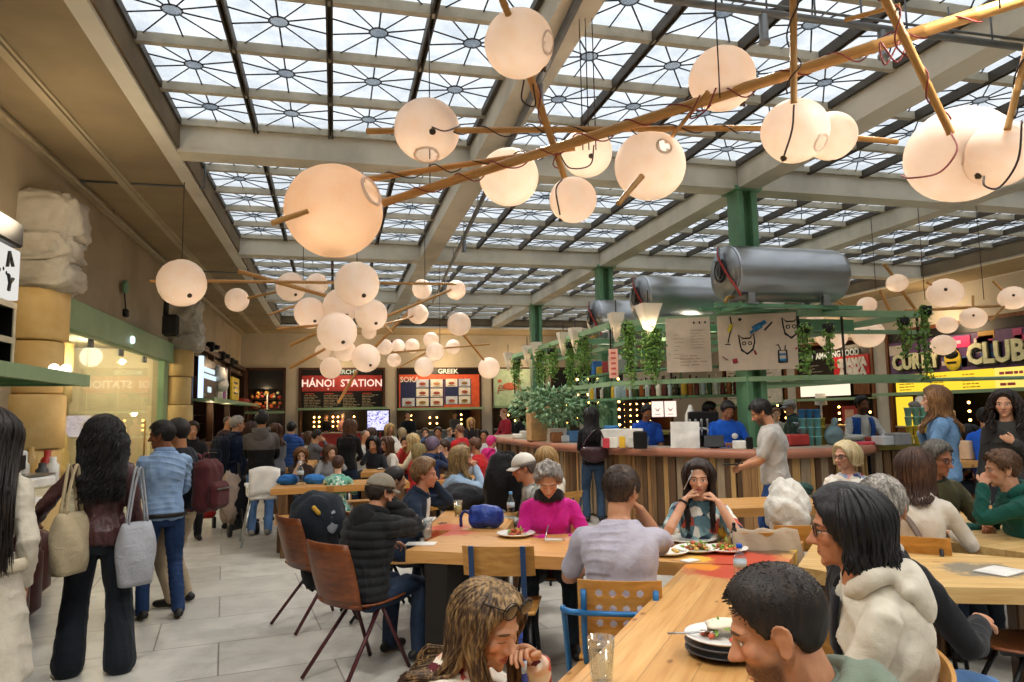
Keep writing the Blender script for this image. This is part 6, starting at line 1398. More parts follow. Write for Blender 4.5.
cord([PD(432, 127, 5.4), PD(445, 131, 5.35), PD(460, 126, 5.6)], 'dark cord from the left globe to the level pole'); cord([PD(794, 105, 4.5), PD(792, 130, 4.45), PD(784, 156, 4.5)], 'dark cord down the face of the globe on the vertical pole'); cord([PD(951, 133, 4.2), PD(957, 150, 4.1), PD(940, 172, 4.1), PD(912, 178, 4.15), PD(902, 176, 4.3)], 'red cord looping over the large pale globe', RCORD); cord([PD(1022, 120, 3.95), PD(1018, 160, 3.95), PD(1000, 187, 4.0), PD(985, 186, 4.0), PD(984, 176, 4.05)], 'dark cord looping under the globe at the right edge'); cord([PD(594, 145, 5.9), PD(590, 165, 5.9), PD(570, 168, 6.0), PD(560, 155, 5.8)], 'dark cord looping under the globe right of the crossing'); cord([PD(563, 178, 5.5), PD(556, 190, 5.45), PD(560, 215, 5.5)], 'dark cord across the small low globe')
cord([PD(716, 88, 4.9), PD(706, 110, 4.9), PD(690, 118, 4.95), PD(700, 95, 4.9)], 'red cord knotted at the main pole by the upper right globe', RCORD); cord([PD(900, 40, 4.4), PD(885, 65, 4.4), PD(880, 42, 4.4), PD(896, 62, 4.4), PD(905, 50, 4.4)], 'red cord tangle hanging at the upper right pole crossing', RCORD); cord([PD(524, 80, 5.2), PD(522, 100, 5.3), PD(535, 106, 5.3), PD(533, 84, 5.25)], 'dark cord hanging under the top centre globe')
for k, px in enumerate((583, 589, 596)):
    a = PD(px, 150, 5.75); tag(MB().tube([a, (a[0], a[1], 4.93)], .005, 5).obj('suspension_wire', CORD), ['left one of the three wires above the pole crossing', 'middle one of the three wires above the pole crossing', 'right one of the three wires above the pole crossing'][k], 'wire')
for k, (px, py, D) in enumerate(((720, 98, 4.9), (1000, 8, 4.3), (430, 187, 5.95))):
    a = PD(px, py, D); tag(MB().tube([a, (a[0], a[1], 4.93)], .005, 5).obj('suspension_wire', CORD), ['wire holding the main pole near the upper right globe', 'wire holding the upper right end of the main pole', 'wire holding the lower left end of the main pole'][k], 'wire')
# ---- second chandelier, deeper in the hall
N2 = 'paper globes of the middle chandelier'
mid = [(182, 283, 24, 9.6, 'paper globe at the far left end of the middle chandelier'), (237, 300, 12, 11.5, 'small paper globe right of the leftmost one in the middle chandelier'), (291, 287, 15, 11.2, 'paper globe on the level pole left of the middle cluster'), (317, 284, 11, 12.6, 'small globe behind the level pole of the middle cluster'), (357, 284, 22.5, 9.8, 'top and largest globe of the middle cluster'), (310, 313, 16, 10.9, 'globe at the left flank of the middle cluster'), (341, 306, 18, 11.0, 'globe tucked behind the largest of the middle cluster'), (371, 315, 16.5, 10.6, 'globe at the right flank of the middle cluster'), (337, 332, 20, 9.4, 'central front globe of the middle cluster'), (366, 358, 14.5, 9.6, 'globe in front of the red sign at the right'), (331, 368, 11, 9.9, 'small globe in front of the red sign at the left'), (369, 332, 7.5, 11.8, 'tiny globe under the right flank of the middle cluster'), (323, 352, 8, 11.6, 'tiny globe below the central front globe on its left'), (345, 351, 11, 11.3, 'globe peeping below the central front globe'),
       (422, 289, 10, 12.4, 'globe near the beam, left of the pair over the orange menu'), (456, 290, 10, 12.2, 'globe at the right end of the upper pole over the orange menu'), (418, 314, 10.5, 12.0, 'bright globe right of the middle cluster'), (459, 324, 12, 11.6, 'globe at the upper end of the slanting pole over the orange menu'), (489, 368, 11, 11.9, 'globe at the lower end of the slanting pole, rightmost of the middle chandelier'), (385, 347, 8, 15.5, 'first tiny globe in the far row left of the orange menu'), (398, 346, 7, 16.5, 'second tiny globe in the far row left of the orange menu'), (412, 346, 7.5, 16, 'third tiny globe in the far row above the orange menu'), (431, 340, 8, 15.8, 'tiny globe highest in the far row above the orange menu'), (435, 352, 9.5, 15, 'globe below the highest of the far row'), (394, 360, 7, 16, 'tiny globe hanging under the far row on the left'), (424, 367, 10, 14.6, 'globe in front of the top edge of the orange menu'), (453, 347, 7.5, 16, 'tiny globe at the right end of the far row')]
for (px, py, rp, D, lb) in mid: lantern(px, py, rp, D, lb, N2, near=False, socket=(.3, -.5) if rp > 14 else None)
P2 = [((150, 281, 9.6), (165, 282, 9.6), .02, 'short bamboo tip left of the leftmost middle globe'), ((203, 281, 9.7), (456, 284, 12.0), .024, 'long level bamboo pole of the middle chandelier'), ((238, 271, 10.4), (330, 297, 11.2), .035, 'thick slanting bamboo pole at the left of the middle cluster'), ((248, 298, 11.4), (300, 287, 11.2), .02, 'bamboo from the small left globe into the cluster'), ((268, 315, 10.5), (300, 304, 10.9), .02, 'upper short bamboo end left of the cluster'), ((277, 329, 10.4), (322, 325, 10.3), .022, 'second short bamboo end left of the cluster'), ((291, 345, 9.9), (320, 332, 9.6), .022, 'third short bamboo end left of the cluster'), ((290, 368, 9.9), (325, 349, 9.8), .022, 'lowest bamboo end left of the cluster'), ((338, 403, 9.5), (357, 371, 9.6), .022, 'bamboo end hanging across the red sign'), ((380, 319, 10.8), (458, 287, 12.2), .026, 'bamboo rising to the right from the middle cluster'), ((372, 350, 12), (420, 300, 12.4), .03, 'thick bamboo crossing behind the right flank of the cluster'), ((382, 325, 11), (418, 315, 12.0), .02, 'bamboo between the right flank and the bright globe'), ((388, 353, 15.6), (490, 344, 15.6), .024, 'long bamboo pole of the far row'), ((463, 334, 11.6), (484, 360, 11.8), .022, 'slanting bamboo pole over the orange menu'), ((440, 345, 15.8), (398, 368, 15.6), .02, 'bamboo crossing the far row'), ((355, 296, 11), (392, 333, 11), .02, 'bamboo behind the largest globe of the cluster')]
for a, b, r_, lb in P2: pole(PD(*a), PD(*b), r_, lb)
for k, (px, py, D) in enumerate(((303, 284, 11.1), (357, 262, 9.8), (425, 283, 12), (440, 345, 15.6), (182, 259, 9.6))):
    a = PD(px, py, D); tag(MB().tube([a, (a[0], a[1], 4.93)], .006, 5).obj('suspension_wire', CORD), ['wire above the level pole of the middle chandelier', 'wire above the largest middle globe', 'wire above the right part of the middle chandelier', 'wire above the far row of tiny globes', 'wire above the leftmost middle globe'][k], 'wire')
# ---- third chandelier at the right
N3 = 'paper globes of the right chandelier'
rgt = [(897, 283, 10.5, 12, 'small globe on the slanting bamboo, upper left of the right chandelier'), (945, 293, 17, 11, 'largest front globe of the right chandelier'), (973, 318, 12.5, 11.3, 'globe below and right of the largest right globe'), (1013, 298, 13.5, 11, 'globe at the right edge of the right chandelier'), (947, 325, 10, 12, 'globe just under the largest right globe'), (943, 345, 12, 12.4, 'lowest globe of the right chandelier before the curry sign'), (867, 305, 9.5, 12.6, 'small globe above the right end of the bar canopy'), (815, 318, 8, 13.2, 'small globe peeping over the canopy top rail'), (832, 337, 15, 12.6, 'large globe seen through the canopy on its left'), (868, 334, 16, 12.2, 'large globe seen through the canopy near its corner')]
for (px, py, rp, D, lb) in rgt: lantern(px, py, rp, D, lb, N3, near=False, socket=(.05, .2) if rp > 12 else None, squash=.86)
P3 = [((884, 264, 12), (893, 276, 12), .03, 'bamboo tip above the small slanting right globe'), ((902, 291, 12), (918, 313, 12), .03, 'bamboo continuing below the small slanting right globe'), ((880, 290, 12.4), (892, 315, 12.2), .032, 'bamboo left of the small slanting right globe'), ((905, 311, 11.8), (1030, 304, 11.6), .028, 'long level bamboo of the right chandelier'), ((927, 282, 11), (936, 288, 11), .022, 'short bamboo left of the largest right globe'), ((991, 321, 11), (1007, 303, 11), .02, 'bamboo below the globe at the right edge'), ((993, 281, 11.2), (1003, 291, 11.1), .022, 'bamboo above the globe at the right edge'), ((973, 296, 11.4), (973, 308, 11.3), .02, 'pale bamboo tip above the globe right of the largest'), ((815, 288, 11.5), (852, 310, 11.9), .02, 'thin bamboo crossing the end of the nearest tank')]
for a, b, r_, lb in P3: pole(PD(*a), PD(*b), r_, lb)
for k, (px, py, D) in enumerate(((876, 290, 12.2), (984, 300, 11.4), (925, 300, 11.6))):
    a = PD(px, py, D); tag(MB().tube([a, (a[0], a[1], 4.93)], .006, 5).obj('suspension_wire', CORD), ['wire above the canopy corner globes', 'wire above the right part of the right chandelier', 'wire above the middle of the right chandelier'][k], 'wire')
# ------------------------------------------------------------------ tables, benches, chairs
def table_m(key, c1, c2, rz, paint=()):
    """pale plank wood with knots; paint = list of (x, y, radius, colour) splashes in world metres"""
    def b(t):
        v = t.coord('Object', (1, 1, 1), (0, 0, -rz)); mp = t.t.nodes.new('ShaderNodeMapping'); t.t.links.new(v, mp.inputs[0]); mp.inputs['Scale'].default_value = (.8, 11, 11)
        f = t.noise(mp.outputs[0], 2.6, 6, .6, .5); col = t.ramp(f, [(.28, c1), (.72, c2)])
        x, y, z = t.sep(v); p = t.math('FLOOR', t.math('MULTIPLY', y, 6.2)); wn = t.n('ShaderNodeTexWhiteNoise', _noise_dimensions='1D', W=p)
        col = t.mix(t.math('MULTIPLY', wn.outputs[0], .30), col, tuple(q*.72 for q in lin(c1)[:3])+(1,))
        fr = t.math('FRACT', t.math('MULTIPLY', y, 6.2)); col = t.mix(t.math('MULTIPLY', t.math('LESS_THAN', fr, .025), .5), col, tuple(q*.3 for q in lin(c1)[:3])+(1,))
        vo = t.n('ShaderNodeTexVoronoi', Scale=5.5); m2 = t.t.nodes.new('ShaderNodeMapping'); t.t.links.new(v, m2.inputs[0]); m2.inputs['Scale'].default_value = (.9, 1.9, 1); t.set(vo, 'Vector', m2.outputs[0])
        col = t.mix(t.math('MULTIPLY', t.sstep(vo.outputs[0], .15, .06), .8), col, lin('7a4a1e'))
        ox, oy, oz = t.sep(t.coord('Object')); n1 = t.noise(t.coord('Object'), 9, 5, .7)
        for (px, py, pr, pc) in paint:
            dx = t.math('SUBTRACT', ox, px); dy = t.math('SUBTRACT', oy, py); d = t.math('SQRT', t.math('ADD', t.math('MULTIPLY', dx, dx), t.math('MULTIPLY', dy, dy)))
            d = t.math('ADD', d, t.math('MULTIPLY', t.math('SUBTRACT', n1, .5), .38)); m = t.sstep(d, pr, pr*.6); col = t.mix(t.math('MULTIPLY', m, .85), col, lin(pc))
        t.out(t.bsdf(col, .42, 0, .4, f, .08))
    return mat('tabletop_'+key, b)
TH_ = .075
def table(poly, lab, key, rz, h=.76, c1='b87f40', c2='d4a464', paint=(), legs=None, name='dining_table', grp=None, legc='5a3f28'):
    r = empty(name, (0, 0, 0), 0, lab, 'table' if 'bench' not in name else 'bench', grp); P = np.array(poly); c = P.mean(0)
    MB().prism([tuple(p) for p in poly], h-TH_, h).obj('tabletop' if 'bench' not in name else 'seat_board', table_m(key, c1, c2, rz, paint), r)
    for p in (legs or [p*.84+c*.16 for p in P]):
        MB().box((p[0], p[1], (h-TH_)/2), (.12, .12, h-TH_) if legc == '5a3f28' else (.16, .34, h-TH_), rz=rz, bev=.008).obj('leg', wood('4a3320', '7a5a38', (8, 8, 1)) if legc == '5a3f28' else DARK, r)
    a, b = (P[0]*.8+P[1]*.2), (P[0]*.2+P[1]*.8)
    return r
aL = math.atan2(-.527, .85); aN = math.atan2(.778, .628)
REDP, YELP, DRKP = 'b8281e', 'd8b03a', '2a2622'
table([(.45, 4.68), (1.95, 3.76), (2.42, 3.52), (2.97, 4.12), (2.3, 4.52), (.87, 5.37)], 'long pine table where the woman in magenta eats, its front edge facing us', 'row', aL, paint=[(2.3, 3.78, .30, REDP), (2.62, 3.95, .22, DRKP), (2.80, 3.85, .16, YELP), (.82, 5.32, .26, REDP), (2.05, 3.85, .1, YELP)], legs=[np.array(p) for p in ((.72, 4.72), (1.75, 4.12), (2.6, 4.0), (1.05, 5.1))], legc='1e1a16')
table([(1.93, 3.74), (-.22, 1.06), (.38, .58), (2.40, 3.50)], 'nearest pine table running away from us with the stacked plates', 'near', aN, c1='bd8444', c2='dcae6e', paint=[(2.12, 3.56, .34, REDP), (2.25, 3.42, .2, DRKP), (1.98, 3.64, .12, 'e0902a')], legs=[np.array(p) for p in ((1.9, 3.4), (.15, 1.2), (.5, .9), (2.15, 3.3))])
table([(2.46, 3.48), (2.70, 2.93), (3.45, 2.62), (3.80, 3.22), (3.02, 4.08)], 'pine table behind the seated man in the black jacket, grey stain on its top', 'right', rad(-24), c1='b98e50', c2='dabb80', paint=[(3.3, 3.1, .22, '6a6a62'), (2.75, 3.3, .18, YELP), (3.0, 3.7, .2, 'd8b878')])
table([(3.72, 4.02), (3.98, 3.12), (5.75, 3.65), (5.15, 4.92)], 'pine table where the boy in the green hoodie sits', 'boy', rad(8), c1='b98e50', c2='dabb80')
table([(.66, 5.44), (1.22, 5.16), (1.80, 6.75), (1.15, 7.0)], 'pine table between the woman in navy and the man in the white cap', 'perp', rad(70), paint=[(.85, 5.5, .2, REDP)])
table([(-.74, 9.14), (.95, 9.30), (.95, 10.0), (-.70, 9.95)], 'thick topped wooden table where the children sit', 'kids', rad(3), c1='b87f3e', c2='d09c58')
table([(1.15, 9.4), (1.75, 9.2), (2.75, 12.6), (2.1, 12.8)], 'long crowded wooden table in the middle of the hall', 'mid', rad(74), c1='b87f3e', c2='d09c58', paint=[(1.4, 9.7, .25, REDP)])
table([(.4, 11.2), (1.0, 11.1), (1.4, 14.5), (.8, 14.6)], 'long wooden table beyond the leaning woman in jeans', 'far', rad(84), c1='b87f3e', c2='d09c58')
table([(2.0, 13.4), (2.6, 13.2), (3.1, 16.0), (2.5, 16.2)], 'wooden table by the far left end of the bar', 'farbar', rad(80), c1='b87f3e', c2='d09c58')
table([(-1.0, 12.6), (-.4, 12.6), (-.3, 15.5), (-.9, 15.5)], 'wooden table in front of the noodle stall', 'farleft', rad(88), c1='b87f3e', c2='d09c58')
p = PD(955, 453, 8.6); table([(p[0]-.5, p[1]-.4), (p[0]+.5, p[1]-.4), (p[0]+.6, p[1]+.4), (p[0]-.4, p[1]+.4)], 'small wooden table with a paper bag behind the girl in denim', 'denim', 0, h=.98)
p = PD(772, 462, 6.6); table([(p[0]-.7, p[1]-.25), (p[0]+.45, p[1]-.4), (p[0]+.5, p[1]+.35), (p[0]-.6, p[1]+.45)], 'pine table in front of the elderly blonde woman', 'elder', rad(-8))
# benches
def bench(poly, lab, rz, key): return table(poly, lab, key, rz, h=.45, name='bench')
bench([(1.25, 3.45), (-.35, 1.48), (-.05, 1.24), (1.52, 3.22)], 'pine bench along the left side of the nearest table', aN, 'bench_near')
bench([(-.66, 8.80), (.9, 8.92), (.9, 9.22), (-.66, 9.10)], 'pine bench in front of the children at the thick topped table', rad(3), 'bench_kids')
bench([(-.66, 10.05), (.9, 10.12), (.9, 10.42), (-.66, 10.35)], 'pine bench behind the children at the thick topped table', rad(3), 'bench_kids2')
# ---- chairs
PLYD = wood('5a2c14', '8a4c26', (2, 9, 9), .35); PLYL = wood('a8722e', 'cf9a50', (2, 9, 9), .35); BLUE = plain('2a6aa0', .4, .2); BLUED = plain('22406a', .4, .2); MAR = plain('4a2024', .4, .2); STL = plain('2a2a2c', .4, .6)
def shellgrid(w_, holes=False, back_h=.42, y0=-.19, z0=.50, n=9, curve=.03, lean=.10):
    return [[(x*w_/2*(1-.06*abs(u-.5)), y0-lean*u-curve*(1-x*x)*0+curve*x*x, z0+back_h*u) for x in np.linspace(-1, 1, n)] for u in np.linspace(0, 1, 7)]
def chair(kind, x, y, face, label, grp=None):
    r = empty('dining_chair', (x, y, 0), -rad(face), label, 'chair', grp); ply = PLYD if kind in ('dark', 'compass') else PLYL
    fr = {'compass': MAR, 'dark': STL, 'blue': BLUED, 'perforated': BLUE, 'light': STL}[kind]
    if kind in ('compass', 'dark'):   # one moulded shell
        g = [[(xx*(.20-.02*u), .20-.40*min(1, u*1.9), .455-.02*sin(pi*min(1, u*1.9))+.02*xx*xx) for xx in np.linspace(-1, 1, 9)] for u in np.linspace(0, .52, 7)]
        MB().sheet(g, .012).obj('seat', ply, r)
        g = [[(xx*(.20+.015*sin(pi*u)), -.20-.11*u+.035*xx*xx, .45+.40*u) for xx in np.linspace(-1, 1, 9)] for u in np.linspace(0, 1, 8)]; MB().sheet(g, .012).obj('backrest', ply, r)
        for s in (-1, 1):
            MB().tube([(s*.13, .05, .435), (s*.19, .24, .01)], .013, 8).obj('leg', fr, r); MB().tube([(s*.13, .05, .435), (s*.20, -.30, .01)], .013, 8).obj('leg', fr, r)
            MB().box((s*.13, 0, .437), (.03, .3, .02)).obj('seat_bracket', fr, r)
    else:
        g = [[(xx*.20, .20-.40*u, .455+.012*xx*xx-.01*sin(pi*u)) for xx in np.linspace(-1, 1, 7)] for u in np.linspace(0, 1, 6)]; MB().sheet(g, .014).obj('seat', ply, r)
        z0, z1, yb = (.685, .86, -.235) if kind != 'perforated' else (.52, .84, -.235); w_ = .21 if kind != 'perforated' else .195
        back = MB(); n_ = 12 if kind != 'perforated' else 84; m_ = 8 if kind != 'perforated' else 64
        P = lambda u, v: np.array([u*w_, yb-.05*v+.03*u*u, z0+(z1-z0)*v]); F = []; V = []
        th = .012; N_r = 0
        for v in np.linspace(0, 1, m_+1):
            for u in np.linspace(-1, 1, n_+1): V.append(P(u, v)+np.array([0, th/2, 0]))
        o_ = len(V); V += [v-np.array([0, th, 0]) for v in V]
        hol = set()
        if kind == 'perforated':
            for cu in (-.48, -.16, .16, .48):
                for cv in (.16, .38, .60, .82):
                    for i in range(m_):
                        for j in range(n_):
                            u = -1+2*(j+.5)/n_; v = (i+.5)/m_
                            if ((u-cu)*w_)**2+((v-cv)*(z1-z0))**2 < .0165**2: hol.add((i, j))
        I = lambda i, j: i*(n_+1)+j
        for i in range(m_):
            for j in range(n_):
                if (i, j) in hol: continue
                q4 = (I(i, j), I(i, j+1), I(i+1, j+1), I(i+1, j)); F.append(q4[::-1]); F.append(tuple(o_+k for k in q4))
                for (di, dj, e) in ((-1, 0, (0, 1)), (1, 0, (2, 3)), (0, -1, (3, 0)), (0, 1, (1, 2))):
                    ii, jj = i+di, j+dj
                    if (ii, jj) in hol or not (0 <= ii < m_ and 0 <= jj < n_): a, b = q4[e[0]], q4[e[1]]; F.append((a, b, o_+b, o_+a))
        back.add(np.array(V), F, 0, False); back.obj('backrest', ply, r)
        for s in (-1, 1):
            if kind == 'blue': MB().box((s*.15, yb-.035, .66), (.03, .012, .42), R=rot('x', 10)).obj('back_post', fr, r)
            elif kind == 'perforated':
                MB().tube(crom([(s*.15, .02, .44), (s*.16, -.20, .43), (s*.165, yb-.02, .55), (s*.165, yb-.055, .80)], 4), .014, 8).obj('back_post', fr, r)
                MB().tube(crom([(s*.165, yb-.06, .70), (s*.22, yb-.08, .705), (s*.262, yb-.03, .70), (s*.265, yb+.03, .66), (s*.262, .0, .25), (s*.262, .05, .01)], 4), .014, 8).obj('arm_tube', fr, r)
            else: MB().tube([(s*.16, -.16, .44), (s*.165, yb-.02, .62), (s*.165, yb-.05, .80)], .011, 8).obj('back_post', fr, r)
            MB().tube([(s*.16, .14, .44), (s*.19, .20, .01)], .013, 8).obj('leg', fr if kind == 'perforated' else STL, r); MB().tube([(s*.16, -.14, .44), (s*.19, -.24, .01)], .013, 8).obj('leg', fr if kind == 'perforated' else STL, r)
        if kind == 'perforated': MB().tube([(-.20, yb-.075, .70), (.20, yb-.075, .70)], .013, 8).obj('cross_tube', fr, r)
        MB().box((0, 0, .437), (.34, .03, .02)).obj('seat_bracket', STL, r)
    return r
# ------------------------------------------------------------------ the people
PI = {}
def P(key, label, *a, **k): PI[key] = person(label, *a, **k); return PI[key]
def leather(c):
    def b(t):
        v = t.coord(); n = t.noise(v, 30, 4); t.out(t.bsdf(t.mix(t.sstep(n, .3, .7), lin(c), tuple(x*.6 for x in lin(c)[:3])+(1,)), .42, 0, .5, t.noise(v, 16, 4, .6, .6), .5, .02))
    return mat('leather_'+c, b)
def pattern(base, cols, scale=22, th=.5):
    def b(t):
        v = t.coord(); vo = t.n('ShaderNodeTexVoronoi', Scale=scale); t.set(vo, 'Vector', v); n = t.n('ShaderNodeTexNoise', Scale=scale*.35, Detail=2); t.set(n, 'Vector', v)
        st = [(0, base)]+[(.30+.45*i/len(cols), c) for i, c in enumerate(cols)]; r = t.ramp(t.sep(vo.outputs[1])[0], st)
        r.node.color_ramp.interpolation = 'CONSTANT'; m = t.sstep(n.outputs[0], th-.04, th+.04)
        t.out(t.bsdf(t.mix(m, lin(base), r), .8, 0, .25, t.noise(v, 15, 4), .4, .02))
    return mat('pattern_%s_%s' % (base, scale), b)
def twotone(c_top, c_bot, z, gap=0):
    def b(t):
        v = t.coord(); zz = t.sep(v)[2]; m = t.sstep(zz, z-.01, z+.01); t.out(t.bsdf(t.mix(m, lin(c_bot), lin(c_top)), .85, 0, .25, t.noise(v, 15, 4), .5, .02))
    return mat('two_%s_%s' % (c_top, c_bot), b)
def denim(c):
    def b(t):
        v = t.coord(); n = t.noise(v, 5, 4); f = t.noise(t.coord('Object', (1, 1, .15)), 220, 2); a = lin(c)
        t.out(t.bsdf(t.mix(t.math('MULTIPLY', t.math('ADD', t.sstep(n, .4, .7), f), .4), a, tuple(min(1, x*1.9+.02) for x in a[:3])+(1,)), .85, 0, .2, t.noise(v, 16, 4, .6, .6), .5, .02))
    return mat('denim_'+c, b)
JE, JE2, JD = denim('2a4a78'), denim('4a6a94'), denim('1f2c40')
OLIVE_SK, TAN_SK, PALE_SK, BRN_SK, DRK_SK = 'b98562', 'c69674', 'd8ae92', '8f5f40', '6a4228'
# foreground
P('fgman', 'close man in profile with short dark hair and grey green jacket at the near table', (757, 569, 1.50), 304, 'sit', lean=18, hp=20, hy=-2, hands=('table_in', 'table'), skin='c08a68', brow='241812', beard='3a2a20', hair='crop', hc='18120f', hc2='33261d', top='74806f', top2='5f6b5c', hood='74806f', collar='5f6b5c', bulk=1.12, lod=0, hvol=1.0, legs='tuck', folds=1.3, scarf=None)
P('fgw', 'close woman with streaked blonde brown hair and sunglasses pushed up on her head', (497, 586, 1.95), 116, 'sit', lean=22, hp=20, hy=26, hands=(('hd', -.085, .15, -.055), 'table_in'), skin='c79473', sex='f', hair='long', hc='3a2718', hc2='a88656', hlen=.34, glasses='head', topmat=pattern('d8cebe', ['8a2a30', 'c2564a', '5a2026', 'd8b8a0'], 34, .45), open_front='1a1a22', lod=0, lip='a84a48', closed=True, hvol=.95, curl=55, headscale=1.02)
P('coat', 'woman with a black bob and glasses in a cream hooded raincoat at the nearest table', (842, 487, 2.25), 304, 'sit', lean=10, hp=6, hy=0, hands=('table_in', 'lap'), skin='b97f5c', sex='f', hair='bob', hc='0b0a0c', hc2='2c2a30', hlen=.075, glasses=True, top='d0c8b8', top2='beb5a2', hood=True, open_front='14141a', bulk=1.02, lod=0, hvol=.9, flare=.05, headscale=1.0, folds=1.4)
P('grey', 'man with short grey hair, black jacket and blue jeans, back to us', (881, 476, 2.85), 84, 'sit', lean=9, hy=-28, hp=12, hands=('table', 'table'), skin='bf8c6c', hair='short', hc='6e675e', hc2='c4bcb0', top='16171b', collar='d8d2c6', botmat=JE2, lod=0, bulk=1.08, hvol=.8)
P('lav', 'man in a lavender grey tee seated with his back to us', (622, 466, 3.70), 24, 'sit', lean=9, hp=10, hy=30, hands=('table', 'mouth'), skin='c08c6a', hair='short', hc='2e2018', hc2='5a4432', top='b4b0bc', top2='a29eae', sleeve='short', lod=0, bulk=1.12, hvol=.85)
P('dark', 'woman with long dark hair and a patterned shirt eating with a fork, facing us', (698, 460, 4.75), 210, 'sit', lean=7, hp=6, hands=(('hd', -.13, .15, -.14), ('hd', .10, .12, -.13)), skin='cf9f80', sex='f', hair='long', hc='1c120e', hc2='40281c', hlen=.30, topmat=pattern('5a7a86', ['c25a4a', 'e2dcd0', '2a3a4a', '8fb0b4'], 16, .42), sleeve='short', lod=0, lip='a04a46')
P('mag', 'grey haired woman in a magenta cardigan bending over her plate', (548, 466, 5.0), 198, 'sit', lean=18, hp=30, hands=('table', 'table_in'), skin='c49070', sex='f', hair='curlyshort', hc='6a645e', hc2='b5aea6', top='b8127a', top2='c62488', scarf='1a1618', lod=0, closed=True, brow='4a4038', bulk=1.15)
P('cap', 'man in a grey beige cap and black padded jacket with his chin on his hand', (383, 474, 4.75), 52, 'sit', lean=14, hp=12, hy=10, hands=('table', 'cheek'), skin='c08c6c', hair='short', hc='2a211b', cap=('8d8474', 'fwd'), top='17181a', top2='1f2022', puffer=.062, hood='131416', botmat=JD, lod=0, bulk=1.12)
P('capfriend', 'dark haired person hidden behind the man in the grey beige cap', (396, 467, 6.0), 80, 'sit', lean=12, hp=8, hands=('table', 'table'), hair='short', hc='17120f', top='15171a', lod=1)
P('navy', 'older woman with short brown blonde hair in a navy jacket, cheek on her fist', (425, 460, 5.85), 106, 'sit', lean=16, hp=4, hy=4, hands=('cheek', 'table'), skin='c98f70', sex='f', hair='short', hc='5e4228', hc2='a07c50', top='1d2c40', open_front='e0d8cc', collar='1d2c40', lod=1, hvol=1.7)
P('bluelady', 'blonde woman with sunglasses on her head in a pale blue shirt, drinking', (462, 446, 7.2), 98, 'sit', lean=10, hp=4, hands=('mouth', 'mouth'), skin='c89474', sex='f', hair='long', hc='6e5636', hc2='b89a66', hlen=.18, glasses='head', top='8ea6c0', top2='a6bbd0', lod=1)
P('whitecap', 'person in a white cap and grey camouflage jacket facing left', (521, 454, 6.1), 278, 'sit', lean=14, hp=14, hands=('table', 'table'), skin='b98262', hair='short', hc='5a5048', cap=('dcd6ca', 'fwd'), topmat=pattern('8f8f8a', ['5f615e', 'b4b4ae', '76786f'], 13, .4), lod=1)
P('blonde', 'blonde woman in a white top with her back to us behind the white cap', (545, 447, 7.1), 340, 'sit', lean=6, hp=4, hands=('table', 'table'), sex='f', hair='long', hc='8a6a3e', hc2='cba86c', hlen=.16, top='e4dccb', top2='d2c8b4', lod=1, skin=PALE_SK)
# left queue
P('trench', 'woman with long dark hair in a cream belted trench coat at the left edge', (-12, 412, 3.4), -20, 'stand', lean=3, hands=('pocket', 'pocket'), sex='f', hair='long', hc='15100e', hc2='33241c', hlen=.58, top='cbc3b2', top2='bbb3a2', skirt='coat', lod=0, skin='b98562', flare=.02, hvol=1.6, folds=.8, bulk=.92)
P('curl', 'woman with long curly black hair, maroon leather jacket and wide dark jeans', (104, 417, 4.8), -14, 'stand', lean=4, hp=6, hy=-12, hands=((-.40, .26, 1.02), 'down'), skin='8f5f40', sex='f', hair='curly', hc='0b0909', hc2='1f1917', hlen=.42, topmat=leather('482628'), bot='141a22', skirt='wide', lod=0, hvol=.95, legs=((-.16, .02), (.15, -.08)))
P('bluesh', 'man in a light blue shirt and blue jeans looking left', (161, 421, 6.0), -22, 'stand', lean=5, hp=8, hy=-62, hands=('front', 'front'), skin='7a4c32', hair='short', hc='120e0c', hc2='241c18', top='7a94b6', top2='8aa4c2', collar='7a94b6', botmat=denim('12284a'), lod=0, legs=((-.14, .05), (.13, -.08)), hvol=.9)
P('tan', 'man in beige trousers and dark jacket wearing a maroon backpack', (177, 419, 6.4), -66, 'stand', lean=4, hp=8, hy=0, hands=('front', 'front'), skin='a9744f', hair='short', hc='17110e', top='1e2128', bot='a8957a', lod=1)
P('blackj', 'person in a black jacket facing us behind the backpack', (193, 421, 9.6), 165, 'stand', lean=2, hp=10, hands=('front', 'front'), sex='f', hair='bun', hc='2c1e16', top='16161a', collar='16161a', bot='16181c', lod=2, skin=TAN_SK)
P('oldnavy', 'grey haired man in a navy jacket with a dark rucksack', (238, 416, 10.6), 38, 'stand', lean=4, hp=6, hy=25, hands=('down', 'down'), skin='b98a6a', hair='short', hc='8a867e', hc2='bdb8ae', top='1c2a44', collar='1c2a44', bot='20242e', lod=1)
P('hoodie', 'man in a charcoal and black hooded top and jeans, back to us', (262, 411, 10.0), 2, 'stand', lean=2, hp=4, hands=('front', 'front'), skin='a8744e', hair='short', hc='0f0c0b', topmat=twotone('5c5754', '0f0f10', 1.20), hood='5c5754', botmat=JE2, shoe='8a8680', lod=1, bulk=1.15)
P('bluepuff', 'person in a blue hooded puffer jacket with black hair', (292, 422, 12.5), 20, 'stand', lean=3, hands=('front', 'front'), hair='short', hc='14100e', top='24488a', puffer=.07, hood='24488a', bot='20242e', lod=2, skin=TAN_SK)
P('bald', 'bald man standing by the dark left stall', (229, 416, 14), 120, 'stand', hands=('down', 'down'), hair='bald', hc='4a4038', top='4a3028', bot='26262a', lod=2, skin='bd8a6c')
P('brownlady', 'brown haired woman half hidden behind the man in the charcoal hooded top', (275, 424, 11.4), -40, 'stand', lean=3, hands=('front', 'chest'), sex='f', hair='long', hc='4a2e1c', hlen=.25, top='6a6a70', bot='3a3a44', lod=2, skin=PALE_SK)
